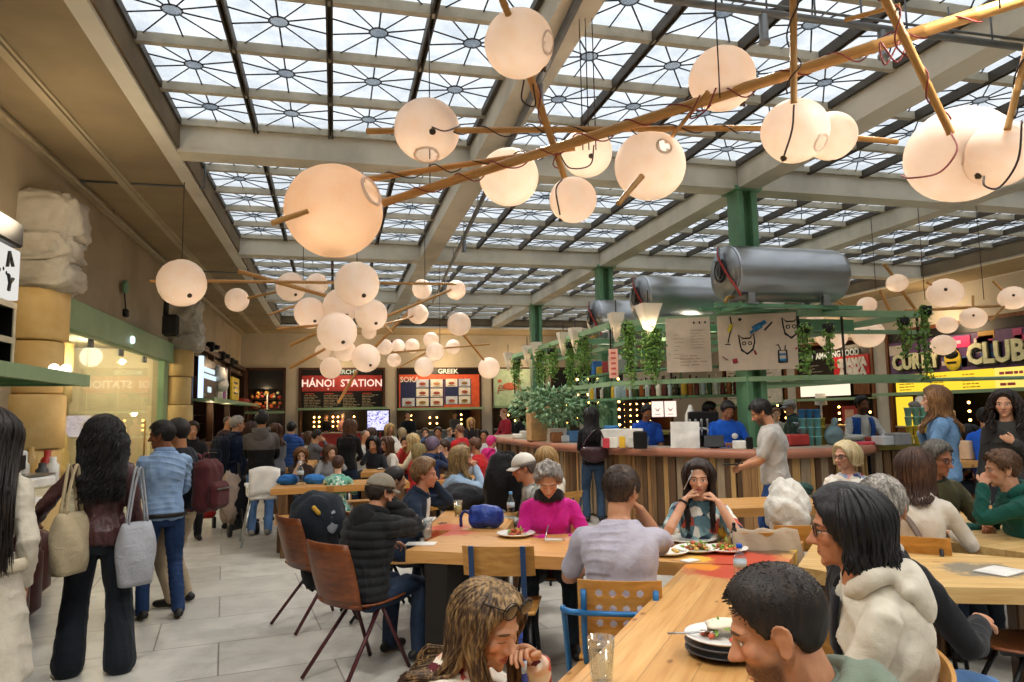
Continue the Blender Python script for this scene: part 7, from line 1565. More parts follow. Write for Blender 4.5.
P('pinkman', 'person in a pale pink top in front of the man in the charcoal hooded top', (252, 422, 11.2), 60, 'stand', lean=3, hands=('front', 'chest'), sex='f', hair='long', hc='3a241a', hlen=.25, top='c9a08c', bot='3a3a44', lod=2, skin=PALE_SK)
# children's table and the crowd behind it
P('girl1', 'girl with brown hair eating at the thick topped table, elbow raised', (301, 448, 10.45), 172, 'sit', lean=10, hp=14, hands=('table', 'mouth'), sex='f', hair='bob', hc='6a4628', hc2='94683e', hlen=.1, top='3a2c28', sleeve='short', lod=1, skin=PALE_SK, seat=.48)
P('girl2', 'girl in a grey top leaning her face on her hand at the thick topped table', (331, 445, 10.6), 150, 'sit', lean=14, hp=16, hands=('cheek', 'table'), sex='f', hair='long', hc='4e3420', hlen=.14, top='9a9a9c', lod=1, skin=PALE_SK, seat=.48)
P('green', 'small child in a mint green flowered top with its back to us', (338, 456, 9.05), 8, 'sit', lean=4, hp=4, hands=('table', 'table'), sex='f', hair='short', hc='3a2218', hc2='5a3a28', topmat=pattern('6fae9a', ['e8efe6', '3f8a78', 'a8d0c0'], 20, .4), bot='d8d4cc', lod=1, skin=PALE_SK, seat=.47, flare=.04)
P('lean', 'woman with brown hair in a black top and dark jeans leaning forward over a table', (351, 420, 11.3), 20, 'stand', lean=9, hp=22, hands=('front', 'front'), sex='f', hair='long', hc='4a2c1a', hlen=.2, top='121214', botmat=JD, lod=1, skin=PALE_SK)
crowd = [('person in dark clothes seated right of the leaning woman', (373, 437, 11.6), 200, 'f', 'bob', '1a1410', '20242c', 0), ('brown haired woman in a white top bending over the crowded table', (386, 437, 11.8), 240, 'f', 'long', '4a2e1c', 'ddd6ca', 1), ('person with grey hair in a white shirt in the far crowd', (402, 428, 14.5), 10, 'm', 'short', '8a7a5c', 'dcd8d0', 0), ('black haired diner with a red top at the crowded table', (405, 437, 12.6), 200, 'm', 'short', '120e0c', 'b83a34', 0), ('pale blonde diner in a cream jumper at the crowded table', (412, 434, 12.4), 300, 'f', 'long', 'b8a070', 'd8cbb0', 0), ('diner in a bright red sleeved top before the orange menu', (420, 444, 11.0), 60, 'f', 'long', '8a7a50', 'c62a2a', 0),
         ('person in a navy hooded coat with a mauve headscarf', (433, 437, 9.6), 40, 'f', 'short', '5a4a5c', '1a2848', 1), ('brown haired diner right of the mauve headscarf', (443, 440, 10.4), 250, 'm', 'short', '3a2618', '5a4a40', 0), ('man in a red tee turned left at the crowded table', (474, 438, 10.6), 295, 'm', 'short', '5a3a26', 'c8282a', 1), ('bald man in a red tee farther back in the crowd', (459, 424, 14.6), 330, 'm', 'bald', '6a5040', 'c42c30', 0), ('diner in a hot pink hooded top near the bar end', (492, 436, 12.4), 60, 'f', 'short', 'b8286c', 'c8287a', 0), ('diner in a white shirt left of the hot pink top', (484, 430, 14.6), 200, 'm', 'short', '1c1612', 'd8d8da', 0),
         ('blonde woman standing far back under the orange menu', (471, 418, 18), 170, 'f', 'long', 'a8864c', '2a2426', 0), ('far diner with fair hair beside the blonde standing woman', (450, 428, 16.5), 150, 'm', 'short', '8a6a48', '6a7480', 0), ('far diner in dark grey under the middle of the orange menu', (438, 427, 16), 200, 'm', 'short', '2a1e16', '34363c', 0), ('far diner in a blue shirt under the left of the orange menu', (425, 428, 17), 180, 'm', 'short', '3a2a1e', '3a5a8a', 0), ('far diner in a purple top near the television', (372, 428, 16), 30, 'f', 'long', '3a2418', '5a4a7a', 0), ('far diner in white by the television', (390, 424, 17.5), 160, 'f', 'bob', 'a88a58', 'dcd8d0', 0), ('diner in a white top near the child in mint green', (366, 430, 13.5), 140, 'm', 'bald', '6a5a4c', 'c8c4bc', 0), ('dark haired diner behind the mauve headscarf', (428, 441, 11.2), 140, 'f', 'long', '2a1c14', '8a8478', 0), ('brown haired child between the red tees', (462, 443, 10.2), 20, 'm', 'short', '5a3e28', '8a8c94', 0), ('dark haired diner at the far left table before the noodle stall', (318, 430, 14.5), 80, 'm', 'short', '1c1410', '5a5a60', 0), ('brown haired diner at the far left table facing right', (310, 432, 15), 100, 'f', 'long', '4a3020', 'a89890', 0)]
for k, (lb, at, fc, sx, hr_, hc_c, tc, ld) in enumerate(crowd):
    standing = 'standing' in lb; P('crowd%d' % k, lb, at, fc, 'stand' if standing else 'sit', lean=8 if not standing else 2, hp=8, hands=(('table', 'mouth') if k % 3 == 0 else ('table', 'table')) if not standing else ('down', 'front'), sex=sx, hair=hr_, hc=hc_c, top=tc, lod=1 if ld else 2, skin=[TAN_SK, PALE_SK, OLIVE_SK][k % 3], hlen=.18, hood=tc if 'hooded' in lb else None, sleeve='short' if 'tee' in lb else 'long', bulk=1.12 if sx == 'm' else 1.0, scarf=None)
for k, (lb, at, fc, tc, hcx, sx, skn) in enumerate((('cook in black working at the greek grill counter', (408, 411, 22), 190, '15161a', '17120f', 'm', TAN_SK), ('member of staff in a dark red top standing near the far bar end', (503, 409, 19.5), 250, 'a02030', '8a5a3a', 'm', PALE_SK), ('cook in black behind the noodle stall counter', (326, 414, 29.0), 180, '1a1a1e', '6a4a30', 'f', PALE_SK), ('cook in a pink top behind the noodle stall counter', (343, 414, 29.0), 170, 'c08a80', '8a6a4a', 'f', PALE_SK), ('person in a black jacket walking at the far end left of the plants', (517, 412, 20.5), 230, '1a1a1e', '2a1e18', 'm', TAN_SK), ('cook in grey behind the greek grill counter', (455, 412, 29.2), 180, '5a5a5e', '1a1410', 'm', TAN_SK))):
    P('cook%d' % k, lb, at, fc, 'stand', hands=('front', 'front'), hair='short', hc=hcx, top=tc, bot='1c1c20', lod=2, sex=sx, skin=skn)
# bar
P('barw', 'woman with long black hair and a maroon bag standing at the bar in jeans', (591, 408, 10.7), 18, 'stand', lean=3, hp=8, hands=('front', 'front'), sex='f', hair='long', hc='0c0a0b', hc2='1e1a1a', hlen=.36, top='101012', botmat=denim('2a3c52'), lod=1, skin=TAN_SK)
P('staff1', 'barman in a blue tee looking down behind the cartons', (648, 405, 10.9), 190, 'stand', lean=8, hp=32, hands=('front', 'front'), skin='8f5f40', hair='short', hc='100d0c', top='1a4aa8', sleeve='short', bot='1c1c20', lod=1)
P('staff2', 'barman in a blue tee turned away to the right behind the tablet', (711, 402, 10.9), 110, 'stand', lean=10, hp=14, hands=('front', 'front'), skin='a8744e', hair='short', hc='0f0c0b', top='1a4aa8', sleeve='short', bot='1c1c20', lod=1)
P('staff3', 'barman in a blue long sleeved top with a white emblem looking down', (729, 402, 9.8), 190, 'stand', lean=8, hp=34, hands=('counter', 'counter'), skin='9a6848', hair='short', hc='1a1412', top='1450b4', top2='1a5ac0', bot='1c1c20', lod=1, bulk=1.15, brow='1a1210')
P('greytee', 'bearded man in a grey tee reading at the bar, facing left', (755, 401, 7.4), 302, 'stand', lean=5, hp=28, hands=('front', 'front'), skin='bd8866', hair='short', hc='17110e', beard='2a1d16', top='b4b0aa', top2='a4a09a', sleeve='short', botmat=denim('1f3a66'), lod=0, bulk=1.12)
P('greycap', 'person in a grey cap and dark green jacket beyond the bar', (788, 400, 13.0), 285, 'stand', lean=6, hp=10, hands=('front', 'front'), skin='bd8a6c', hair='short', hc='6a625a', cap=('9a9a98', 'fwd'), top='2c4442', collar='2c4442', bot='26262a', lod=2)
P('white2', 'person in a pale top beyond the bar left of the grey cap', (776, 408, 14), 200, 'stand', hands=('front', 'front'), skin=PALE_SK, hair='short', hc='6a4a34', top='c8c6c0', bot='26262a', lod=2)
P('vest', 'bearded man in a blue vest and white sleeves behind the service counter', (862, 396, 10.9), 195, 'stand', lean=3, hp=8, hy=-14, hands=('counter', 'counter'), skin='7a4c32', hair='short', hc='100d0c', beard='17110e', topmat=None, top='d4d4d2', open_front='d4d4d2', lod=1)
P('leanvest', 'grey haired man in a dark blue jacket bending at the curry stall', (912, 402, 14), 300, 'stand', lean=24, hp=20, hands=('front', 'front'), skin=PALE_SK, hair='short', hc='6e6860', top='22385a', bot='26262a', lod=2)
P('denim', 'woman with long wavy fair brown hair in a denim shirt walking left', (934, 386, 7.0), 310, 'stand', lean=3, hp=2, hands=('front', 'strap'), sex='f', hair='long', hc='5e4026', hc2='a87c4c', hlen=.26, topmat=denim('5a7a9c'), botmat=JD, lod=0, skin='cf9f80')
P('smile', 'dark haired woman in a dark grey top smiling with a hand at her chest', (1004, 391, 6.7), 230, 'stand', lean=2, hp=0, hy=8, hands=('chest', 'down'), sex='f', hair='curly', hc='1c1310', hc2='3c281e', hlen=.2, top='3a3836', bot='26262a', lod=0, skin='cf9c7c', lip='b0564e')
P('bluebehind', 'person in a bright blue tee behind the smiling dark haired woman', (984, 408, 8.4), 40, 'stand', hands=('front', 'down'), hair='short', hc='14100e', top='1d5ac8', sleeve='short', bot='26262a', lod=1, skin=OLIVE_SK)
P('floral', 'black haired woman in a dark flowered dress seated behind the boy', (966, 425, 8.6), 330, 'sit', lean=10, hp=14, hands=('table', 'lap'), sex='f', hair='long', hc='0e0b0b', hlen=.2, topmat=pattern('1c1a24', ['b83a3a', 'd8b0a0', '3a5a8a', '8a2a3a'], 15, .42), lod=1, skin=TAN_SK, seat=.66)
P('elder', 'elderly blonde woman in glasses with a white vest over flowered sleeves', (845, 442, 6.1), 240, 'sit', lean=4, hp=2, hy=22, hands=('table', 'lap'), skin='cf9c80', sex='f', hair='bob', hc='c0ac80', hc2='e4d6b4', hlen=.03, glasses=True, topmat=pattern('e0d6c8', ['b84a4a', '3a4a7a', 'd8a0a0', '8aa0c0'], 17, .46), lod=0, bulk=1.15, lip='b05a50')
P('sweater', 'woman with brown hair in a cream jumper, back to us', (914, 449, 4.55), 52, 'sit', lean=12, hp=8, hands=('table', 'table'), sex='f', hair='long', hc='3a241a', hc2='66442e', hlen=.20, top='ddd4c6', top2='cfc5b4', botmat=JD, lod=0, skin=PALE_SK, bulk=1.08)
P('olive', 'grey haired man with glasses in an olive jacket turning to his right', (938, 441, 5.15), 192, 'sit', lean=10, hp=12, hy=-26, hands=('table', 'table'), skin='b57c5c', hair='short', hc='4a4640', hc2='8a857c', glasses=True, top='4a4630', top2='5a5638', collar='2a2a22', lod=0, bulk=1.12)
P('boy', 'boy with brown hair in a green hooded top holding his hand to his mouth', (998, 450, 4.75), 300, 'sit', lean=12, hp=10, hands=('mouth', 'table'), skin='cf9c7c', hair='short', hc='4a3220', hc2='7a5636', top='12493f', top2='185a4e', hood=True, lod=0, bulk=.98)
# extra clothing details
def vest(pi, c, lab='vest'):
    q = MB(); n = 28; V = []; ts_ = np.linspace(-.06, .53, 12)
    for t in ts_:
        w = np.interp(t, [-.06, 0, .17, .38, .46, .53], [.165, .178, .16, .185, .165, .125]); d = np.interp(t, [-.06, 0, .17, .38, .46, .53], [.125, .13, .118, .135, .125, .10])
        for j in range(n):
            a_ = rad(112)+rad(316)*j/(n-1)
            V.append(pi['ring'](t, (w+.022)*cos(a_), (d+.022)*sin(a_)-.012))
    q.sheet(np.array(V).reshape(12, n, 3), .012); return q.obj(lab, cloth(c), pi['root'])
vest(PI['vest'], '2450a0'); vest(PI['elder'], 'e6e0d4')
q = MB(); q.ball(PI['staff3']['ring'](.36, -.07, .148), (.045, .012, .04), 12, 8); q.obj('emblem', plain('e8e4d8'), PI['staff3']['root'])
q = MB(); q.capsule(crom([PI['elder']['ring'](.52, -.09, .06), PI['elder']['ring'](.40, -.03, .165), PI['elder']['ring'](.2, .10, .155)], 5), .012, 6, ell=(1.6, .5)); q.obj('bag_strap', plain('2a2220'), PI['elder']['root'])
q = MB(); R_ = PI['sweater']['ring']; q.capsule(crom([R_(.53, -.09, -.05), R_(.38, -.02, -.165), R_(.18, .10, -.16), R_(.02, .19, -.06)], 5), .012, 6, ell=(1.6, .5)); q.obj('bag_strap', plain('6a5a50'), PI['sweater']['root'])
q = MB(); V = [PI['trench']['ring'](.10, .205*cos(a_), .17*sin(a_)) for a_ in np.linspace(0, 2*pi, 33)]; q.tube(V, .03, 8, ell=(.35, 1), up=(0, 0, 1), closed=True); q.obj('belt', cloth('cbbfa6'), PI['trench']['root'])
q = MB(); V = [PI['bluesh']['ring'](.0, .19*cos(a_), .145*sin(a_)) for a_ in np.linspace(0, 2*pi, 33)]; q.tube(V, .02, 8, ell=(.35, 1), up=(0, 0, 1), closed=True); q.obj('belt', plain('1a1512', .4), PI['bluesh']['root'])
for k_, s_i in (('greytee', 1), ('dark', 1), ('lav', 0)):
    s, S, E_, W, kd = PI[k_]['arm'][s_i]; d = (W-E_)/np.linalg.norm(W-E_); a_ = np.cross(d, [0, .3, 1]); a_ /= np.linalg.norm(a_); b_ = np.cross(d, a_)
    MB().tube([W-d*.02+(a_*cos(t_)+b_*sin(t_))*.031 for t_ in np.linspace(0, 2*pi, 17)], .009, 6, closed=True).obj('wrist_band', plain('17171a', .4), PI[k_]['root'])

# ------------------------------------------------------------------ chairs under the seated people and the things they carry
def under(key, kind, label, back=.02):
    pi_ = PI[key]; x, y = pi_['loc'][:2]; f_ = -math.degrees(pi_['rz']); d = rotz(np.array([0, back, 0]), pi_['rz']); return chair(kind, x+d[0], y+d[1], f_, label)
under('cap', 'compass', 'dark plywood chair with maroon compass legs under the man in the grey beige cap', .0)
under('lav', 'perforated', 'perforated plywood chair with a blue tube frame under the man in lavender')
under('grey', 'light', 'honey plywood chair under the man with grey hair and black jacket')
under('sweater', 'light', 'honey plywood chair under the woman in the cream jumper')
under('mag', 'blue', 'plywood chair under the woman in magenta'); under('dark', 'light', 'plywood chair under the woman with the patterned shirt')
under('coat', 'light', 'plywood chair under the woman in the cream raincoat', .16); under('fgman', 'light', 'plywood chair under the close man in profile')
under('navy', 'light', 'plywood chair under the older woman in navy'); under('whitecap', 'blue', 'plywood chair under the person in the white cap')
under('elder', 'light', 'plywood chair under the elderly blonde woman'); under('olive', 'dark', 'plywood chair under the man in olive'); under('boy', 'light', 'plywood chair under the boy in green')
under('blonde', 'light', 'plywood chair under the blonde woman in white'); under('bluelady', 'light', 'plywood chair under the woman drinking in pale blue'); under('capfriend', 'dark', 'plywood chair under the person hidden behind the cap')
p = PD(512, 575, 4.15); chair('blue', p[0], p[1]+.18, 22, 'empty plywood chair with two dark blue back posts before the long table')
p = PD(1022, 615, 3.5); chair('dark', p[0], p[1]-.0, -62, 'dark brown plywood chair standing empty at the lower right')
p = PD(318, 590, 5.4); chair('compass', p[0], p[1]+.25, 60, 'second dark plywood chair partly hidden behind the one with maroon legs')
p = PD(760, 535, 4.55); chair('light', p[0], p[1]+.1, 15, 'honey plywood chair draped with a beige coat')
wc = np.array([p[0], p[1]+.1, 0])
def heap(c, r3, m, name, label, cat, seed, amp=.12, k=5, n=40, floor=None, parent=None):
    q = MB(); q.ball((0, 0, 0), 1, n, n//2); V, F = q.arrays(); V = V*(1+amp*wob(V, k, seed)+amp*.5*np.abs(wob(V, k*2.3, seed+1)))[:, None]*np.array(r3)
    if floor is not None: V[:, 2] = np.maximum(V[:, 2], floor)
    o = MB().add(V, F).obj(name, m, parent, c)
    return tag(o, label, cat) if label else o
def drape(c, rz, w_, h, d, m, label, name, cat, seed):
    """cloth hung over a chair back: falls down both faces"""
    g = []
    for u in np.linspace(-1, 1, 19):
        row = []
        for v in np.linspace(-1, 1, 13):
            z = h-(abs(u)**1.6)*d*(1+.06*sin(v*4+seed)); y = u*.08*(1+.4*abs(u))+.012*sin(v*9+u*3+seed); row.append((v*w_*(1+.10*abs(u)), y, z+.006*sin(v*9+seed)))
        g.append(row)
    return tag(MB().sheet(g, .02).obj(name, m, None, c, rz), label, cat)
drape(wc+rotz(np.array([0, -.26, 0]), rad(-15)), rad(-15), .20, .87, .30, cloth('a08c74'), 'beige coat draped over a honey plywood chair', 'draped_coat', 'coat', 2)
p = PD(787, 511, 4.9); heap(p, (.15, .13, .19), cloth('e6e2d8', fold=.9), 'white_jacket', 'white puffy jacket heaped on a chair left of the woman in the cream raincoat', 'jacket', 8, .17, 3.4, 64); chair('light', p[0], p[1]-.0, 10, 'chair under the heaped white puffy jacket')
p = PD(799, 489, 5.05); heap(p, (.10, .08, .05), cloth('24443c'), 'green_scarf', 'dark green scarf on top of the heaped white jacket', 'scarf', 9)
# backpacks and bags
def backpack(pi_, c, label, sc=1.0, y=-.27, t=.30, name='backpack'):
    r = empty(name, tuple(pi_['W'](pi_['ring'](t, 0, y))), pi_['rz'], label, 'backpack'); s_ = pi_['s']*sc; r.scale = (s_,)*3; m = cloth(c, fold=.5)
    q = MB(); q.box((0, 0, 0), (.32, .17, .46), bev=.06); V, L, S_, T_, nm = remesh(q, .014, 5); V = V+nm*(.006*wob(V, 22, 4))[:, None]; me, V = raw_mesh('main_pocket', V, L, S_, T_); me.materials.append(m); o = bpy.data.objects.new('main_pocket', me); COL.objects.link(o); o.parent = r
    q = MB(); q.box((0, -.11, -.08), (.26, .10, .24), bev=.04); V, L, S_, T_, nm = remesh(q, .012, 4); me, V = raw_mesh('front_pocket', V, L, S_, T_); me.materials.append(m); o = bpy.data.objects.new('front_pocket', me); COL.objects.link(o); o.parent = r
    MB().box((0, -.168, -.02), (.22, .008, .012)).obj('zip', plain('8a8680', .3, .6), r); MB().tube(crom([(-.04, .02, .22), (-.03, .02, .27), (.03, .02, .27), (.04, .02, .22)], 4), .010, 6).obj('grab_handle', m, r)
    for s in (-1, 1): MB().capsule(crom([(s*.09, .08, .20), (s*.12, .20, .27), (s*.135, .36, .20), (s*.14, .40, .02), (s*.13, .22, -.16), (s*.12, .06, -.2)], 5), .018, 8, ell=(1.5, .4)).obj('shoulder_strap', m, r)
    return r
backpack(PI['tan'], '4a1c1e', 'maroon backpack worn by the man in beige trousers', 1.1, t=.19); backpack(PI['oldnavy'], '1a2030', 'dark rucksack worn by the grey haired man in navy', .95)
def tote(p, rz, w_, h, m, label, sh, r0=.1):
    r = empty('tote_bag', tuple(p), rz, label, 'bag'); q = MB(); g = []
    for v in np.linspace(0, 1, 14):
        ww = w_*(.62+.42*sin(pi*min(1, (1-v)*.62+.16))); dd = .03+r0*sin(pi*(1-v)*.72+.35)*(1 if v < .98 else .4)
        for j in range(24):
            a_ = 2*pi*j/24; g.append((ww*cos(a_)*(1+.03*sin(5*v+j)), dd*math.copysign(abs(sin(a_))**.8, sin(a_))+.008*sin(9*v+a_*3), -h+h*v))
    F = [(i*24+j, i*24+(j+1) % 24, (i+1)*24+(j+1) % 24, (i+1)*24+j) for i in range(13) for j in range(24)]+[tuple(range(24))[::-1], tuple(13*24+j for j in range(24))]
    q.add(g, F); q.obj('pouch', m, r)
    for dx in (-1, 1): MB().tube(crom([(-w_*.55, dx*.02, -.02), (-w_*.28, dx*.02, sh*.6), (0, dx*.03, sh), (w_*.28, dx*.02, sh*.6), (w_*.55, dx*.02, -.02)], 4), .009, 6, ell=(1.5, .6)).obj('strap', m, r)
    return r
cw = PI['curl']; wpt = lambda t, x, y: cw['W'](cw['ring'](t, x, y))
tote(wpt(.20, -.17, -.13), cw['rz']+rad(50), .12, .38, cloth('b8a888', fold=.5), 'beige tote bag on the left shoulder of the curly haired woman', .30, .07); tote(wpt(.10, .225, -.12), cw['rz']+rad(25), .115, .40, cloth('a9abb2', fold=.7), 'pale grey tote bag hanging at the right side of the curly haired woman', .36, .07)
bw_ = PI['barw']; r = empty('shoulder_bag', tuple(bw_['W'](bw_['ring'](.16, .02, -.20))), bw_['rz'], 'maroon leather shoulder bag on the back of the woman at the bar', 'bag'); q = MB(); q.ball((0, 0, 0), (.21, .08, .15), 24, 14); V, F = q.arrays(); V[:, 2] = np.where(V[:, 2] > .08, .08, V[:, 2]); MB().add(V, F).obj('pouch', leather('3a141c'), r); MB().tube(crom([(-.18, 0, .06), (-.10, .02, .20), (.06, .05, .34), (.14, .03, .2), (.18, 0, .06)], 5), .012, 6).obj('strap', leather('3a141c'), r)
p = PD(206, 466, 10.6); r = empty('red_suitcase', (p[0], p[1], 0), .3, 'bright red bag standing beside the grey haired man in navy', 'bag'); MB().box((0, 0, .52), (.30, .2, .74), bev=.05).obj('shell', plain('c22a28', .45), r); MB().tube([(-.1, 0, .88), (-.1, 0, 1.0), (.1, 0, 1.0), (.1, 0, .88)], .012, 6).obj('handle', BLK, r)
for s in (-1, 1): MB().box((s*.13, 0, .08), (.04, .14, .16)).obj('wheel', BLK, r)
p = PI['hoodie']['loc']; heap((p[0]-.42, p[1]+.2, .52), (.15, .14, .34), cloth('b8a494', fold=.6), 'bundled_jacket', 'pale bundled jacket hanging beside the man in the charcoal hooded top', 'jacket', 14)
# blue handbag on the table, dark bags over the chair backs
p = G(486, 528, .76); r = empty('handbag', (p[0], p[1], .76), rad(-30), 'royal blue handbag standing on the table beside the woman in magenta', 'bag'); q = MB(); q.box((0, 0, .088), (.27, .13, .17), bev=.04); V, L, S_, T_, nm = remesh(q, .01, 5); V = V+nm*(.008*wob(V, 20, 4))[:, None]; me, V = raw_mesh('pouch', V, L, S_, T_); me.materials.append(leather('1c3f9a')); o = bpy.data.objects.new('pouch', me); COL.objects.link(o); o.parent = r; MB().tube(crom([(-.12, 0, .10), (-.17, 0, .12), (-.20, 0, .08), (-.20, 0, .005)], 4), .012, 6).obj('strap', leather('14307c'), r)
p = PD(318, 518, 5.6); r = empty('messenger_bag', tuple(p), rad(20), 'dark navy bag with a pale patch hung behind the man in the cap', 'bag'); heap((0, 0, 0), (.22, .15, .20), cloth('1c232b', fold=.6), 'pouch', None, None, 15, .10, 3.5, 36, None, r); heap((.07, -.135, -.02), (.05, .02, .085), cloth('8f959c'), 'patch', None, None, 16, .06, 4, 20, None, r); MB().capsule([(-.08, -.14, .10), (-.05, -.155, .06)], .018, 6).obj('buckle', plain('c89a30', .4), r)
p = PD(322, 555, 5.6); heap(p, (.16, .14, .30), cloth('101114', fold=.6), 'hanging_jacket', 'black jacket hanging below the dark navy bag', 'jacket', 17)
p = PD(505, 487, 6.35); heap(p, (.19, .16, .30), cloth('0e0e11', fold=.6), 'black_coat', 'black coat bundled behind the person in the white cap', 'coat', 18); p = PD(462, 500, 6.5); heap(p, (.22, .14, .14), cloth('23252a', fold=.6), 'dark_jacket', 'dark grey jacket heaped on the far side of the table with the glass', 'jacket', 19)
# ---- high chair
p = G(262, 545, 0); r = empty('high_chair', (p[0], p[1]+.1, 0), rad(8), 'white plastic high chair on splayed metal legs', 'high chair')
g = [[(x*.19, -.17, .60+.36*u+.04*(1-x*x)) for x in np.linspace(-1, 1, 9)] for u in np.linspace(0, 1, 6)]; q = MB(); q.box((0, 0, .60), (.38, .36, .05), bev=.02); q.obj('seat', WHT, r); MB().sheet(g, .03).obj('backrest', WHT, r); MB().box((0, .24, .74), (.46, .30, .03), bev=.01).obj('tray', WHT, r)
for s in (-1, 1):
    MB().box((s*.20, .02, .68), (.03, .34, .12), bev=.01).obj('side_wing', WHT, r)
    for e in (-1, 1): MB().tube([(s*.16, e*.13, .58), (s*.27, e*.26, .01)], .014, 8).obj('leg', STEEL, r)
p = PD(243, 512, 9.9); r = empty('stroller', (p[0]-.05, p[1]+.1, 0), rad(20), 'dark folded stroller standing left of the high chair', 'stroller'); MB().capsule(crom([(0, -.2, .12), (0, 0, .5), (0, .2, .95)], 4), .03, 8).obj('frame', STL, r); heap((0, 0, .5), (.16, .14, .28), cloth('1a1a20'), 'seat', None, None, 20, .1, 4, 28, None, r)
for s in (-1, 1): MB().lathe([(.03, -.02), (.09, -.02), (.09, .02), (.03, .02)], (s*.18, -.2, .09), 16, R=rot('y', 90)).obj('wheel', BLK, r); MB().tube([(0, -.2, .12), (s*.18, -.2, .09)], .012, 6).obj('axle', STL, r)
# ---- food, plates, glasses
CHINA = plain('e9e6df', .25, 0, .6, .03); SALAD = [leafmat('5a8a2c', '9ab84a'), plain('c9a050', .6), plain('8a4a24', .6), plain('c25a3a', .5)]
def plate(x, y, z, R_, label, food=None, seed=0, grp=None, rim='e9e6df'):
    r = empty('plate', (x, y, z), seed*.7, label, 'plate', grp); MB().lathe([(0, .002), (R_*.6, .002), (R_*.7, .006), (R_, .022), (R_*1.005, .026), (R_*.98, .027), (R_*.68, .012), (0, .010)], n=40).obj('dish', CHINA if rim == 'e9e6df' else plain(rim, .3), r)
    if food:
        q = MB(); rg_ = np.random.default_rng(seed)
        for k in range(food):
            a_ = rg_.uniform(0, 6.28); rr = R_*.5*math.sqrt(rg_.random()); c = np.array([rr*cos(a_), rr*sin(a_), .018+.05*(1-rr/(R_*.55))*rg_.random()])
            if k % 2: leaf_(q, c, rg_.normal(size=3)+np.array([0, 0, .2]), rg_)
            else: q.ball(c, rg_.uniform(.008, .018)*np.array([1.3, 1, .7]), 7, 5, m=int(rg_.integers(1, 4)), R=rot('z', rg_.uniform(0, 180)))
        q.obj('salad' if food > 30 else 'leftovers', SALAD, r)['kind'] = 'stuff'
    return r
def leaf_(q, c, d, rg_): 
    d = d/np.linalg.norm(d); n = rg_.normal(size=3); n = n-d*(n@d); n /= np.linalg.norm(n); s = np.cross(d, n); L, w_ = rg_.uniform(.025, .05), .010
    q.add([c, c+d*L*.4+s*w_, c+d*L, c+d*L*.4-s*w_, c+d*L*.4+n*.004, c+d*L*.4-n*.003], [(0, 1, 4), (1, 2, 4), (2, 3, 4), (3, 0, 4), (1, 0, 5), (2, 1, 5), (3, 2, 5), (0, 3, 5)], 0)
Z = .761
p = G(724, 646, .79); plate(p[0], p[1], Z, .135, 'dark plate at the bottom of the stack before the close man', seed=2, rim='3a3a3e'); plate(p[0], p[1], Z+.024, .135, 'middle plate of the stack before the close man', seed=3, rim='55555a'); plate(p[0], p[1], Z+.048, .135, 'top plate of the stack with a crumpled napkin and leftovers', 16, 4)
heap((p[0]+.02, p[1]+.02, Z+.095), (.07, .055, .018), cloth('e8dcc4'), 'napkin', 'crumpled cream napkin on the top plate before the close man', 'napkin', 5, .14, 5, 24)
q = MB(); q.tube([(p[0]-.19, p[1]+.05, Z+.075), (p[0]-.10, p[1]+.02, Z+.078), (p[0]-.02, p[1]-.0, Z+.088)], .005, 6, ell=(1.6, .6)); tag(q.obj('fork', STEEL), 'steel fork resting on the edge of the stacked plates', 'fork')
for (px, py, R_, fd, lb) in ((697, 549, .135, 60, 'white plate of salad nearer the man in lavender'), (726, 549, .13, 64, 'white plate of salad on the right near the orange juice'), (668, 552, .12, 10, 'white plate partly hidden behind the arm of the man in lavender'), (516, 534, .135, 40, 'white plate the woman in magenta is eating from'), (690, 539, .17, 0, 'big empty white platter in front of the woman in the patterned shirt')):
    p = G(px, py, .775); plate(p[0], p[1], Z, R_, lb, fd, int(px))
p = G(398, 521, .77); tag(MB().box((p[0]+.15, p[1]+.0, Z+.012), (.30, .16, .022), rz=rad(-20), bev=.008).obj('serving_tray', CHINA), 'white rectangular tray on the table near the woman in navy', 'tray')
def cup(px, py, z, label, juice=None, sc=1.0, cat='glass', h=None, D=None):
    p = G(px, py, z); r = empty('tumbler', (p[0], p[1], z+.001), 0, label, cat); o = bpy.data.objects.new('glass_wall', TM); COL.objects.link(o); o.parent = r; o.scale = (sc,)*3
    if juice: MB().lathe([(0, .016), (.028*sc, .016), (.034*sc, .085*sc), (0, .085*sc)], n=16).obj('juice', plain(juice, .3), r)
    return r
cup(602, 684, .76, 'empty glass tumbler nearest us on the near table', sc=1.1); cup(723, 541, .76, 'glass of orange juice beside the salads', 'f0b020'); cup(427, 538, .76, 'empty tumbler by the elbow of the man in the grey beige cap'); cup(413, 533, .76, 'second tumbler near the man in the grey beige cap'); cup(458, 516, .76, 'tumbler of beer near the woman in navy', 'b8a060')
def bottle(px, py, z, c, capc, h, label, clear=True, r0=.032):
    p = G(px, py, z); r = empty('water_bottle', (p[0], p[1], z+.001), 0, label, 'bottle'); MB().lathe([(r0*.9, 0), (r0, .01), (r0*.93, h*.3), (r0, h*.4), (r0, h*.62), (r0*.6, h*.78), (r0*.4, h*.84), (r0*.4, h*.9)], n=18).obj('flask', M_TUMB if clear else plain(c, .3), r); MB().lathe([(r0*.46, h*.89), (r0*.48, h*.9), (r0*.48, h*.985), (r0*.4, h)], n=16).obj('cap', plain(capc, .4), r); MB().lathe([(r0*1.01, h*.42), (r0*1.01, h*.6)], n=18).obj('label_band', plain('b8c4cc', .4), r); return r
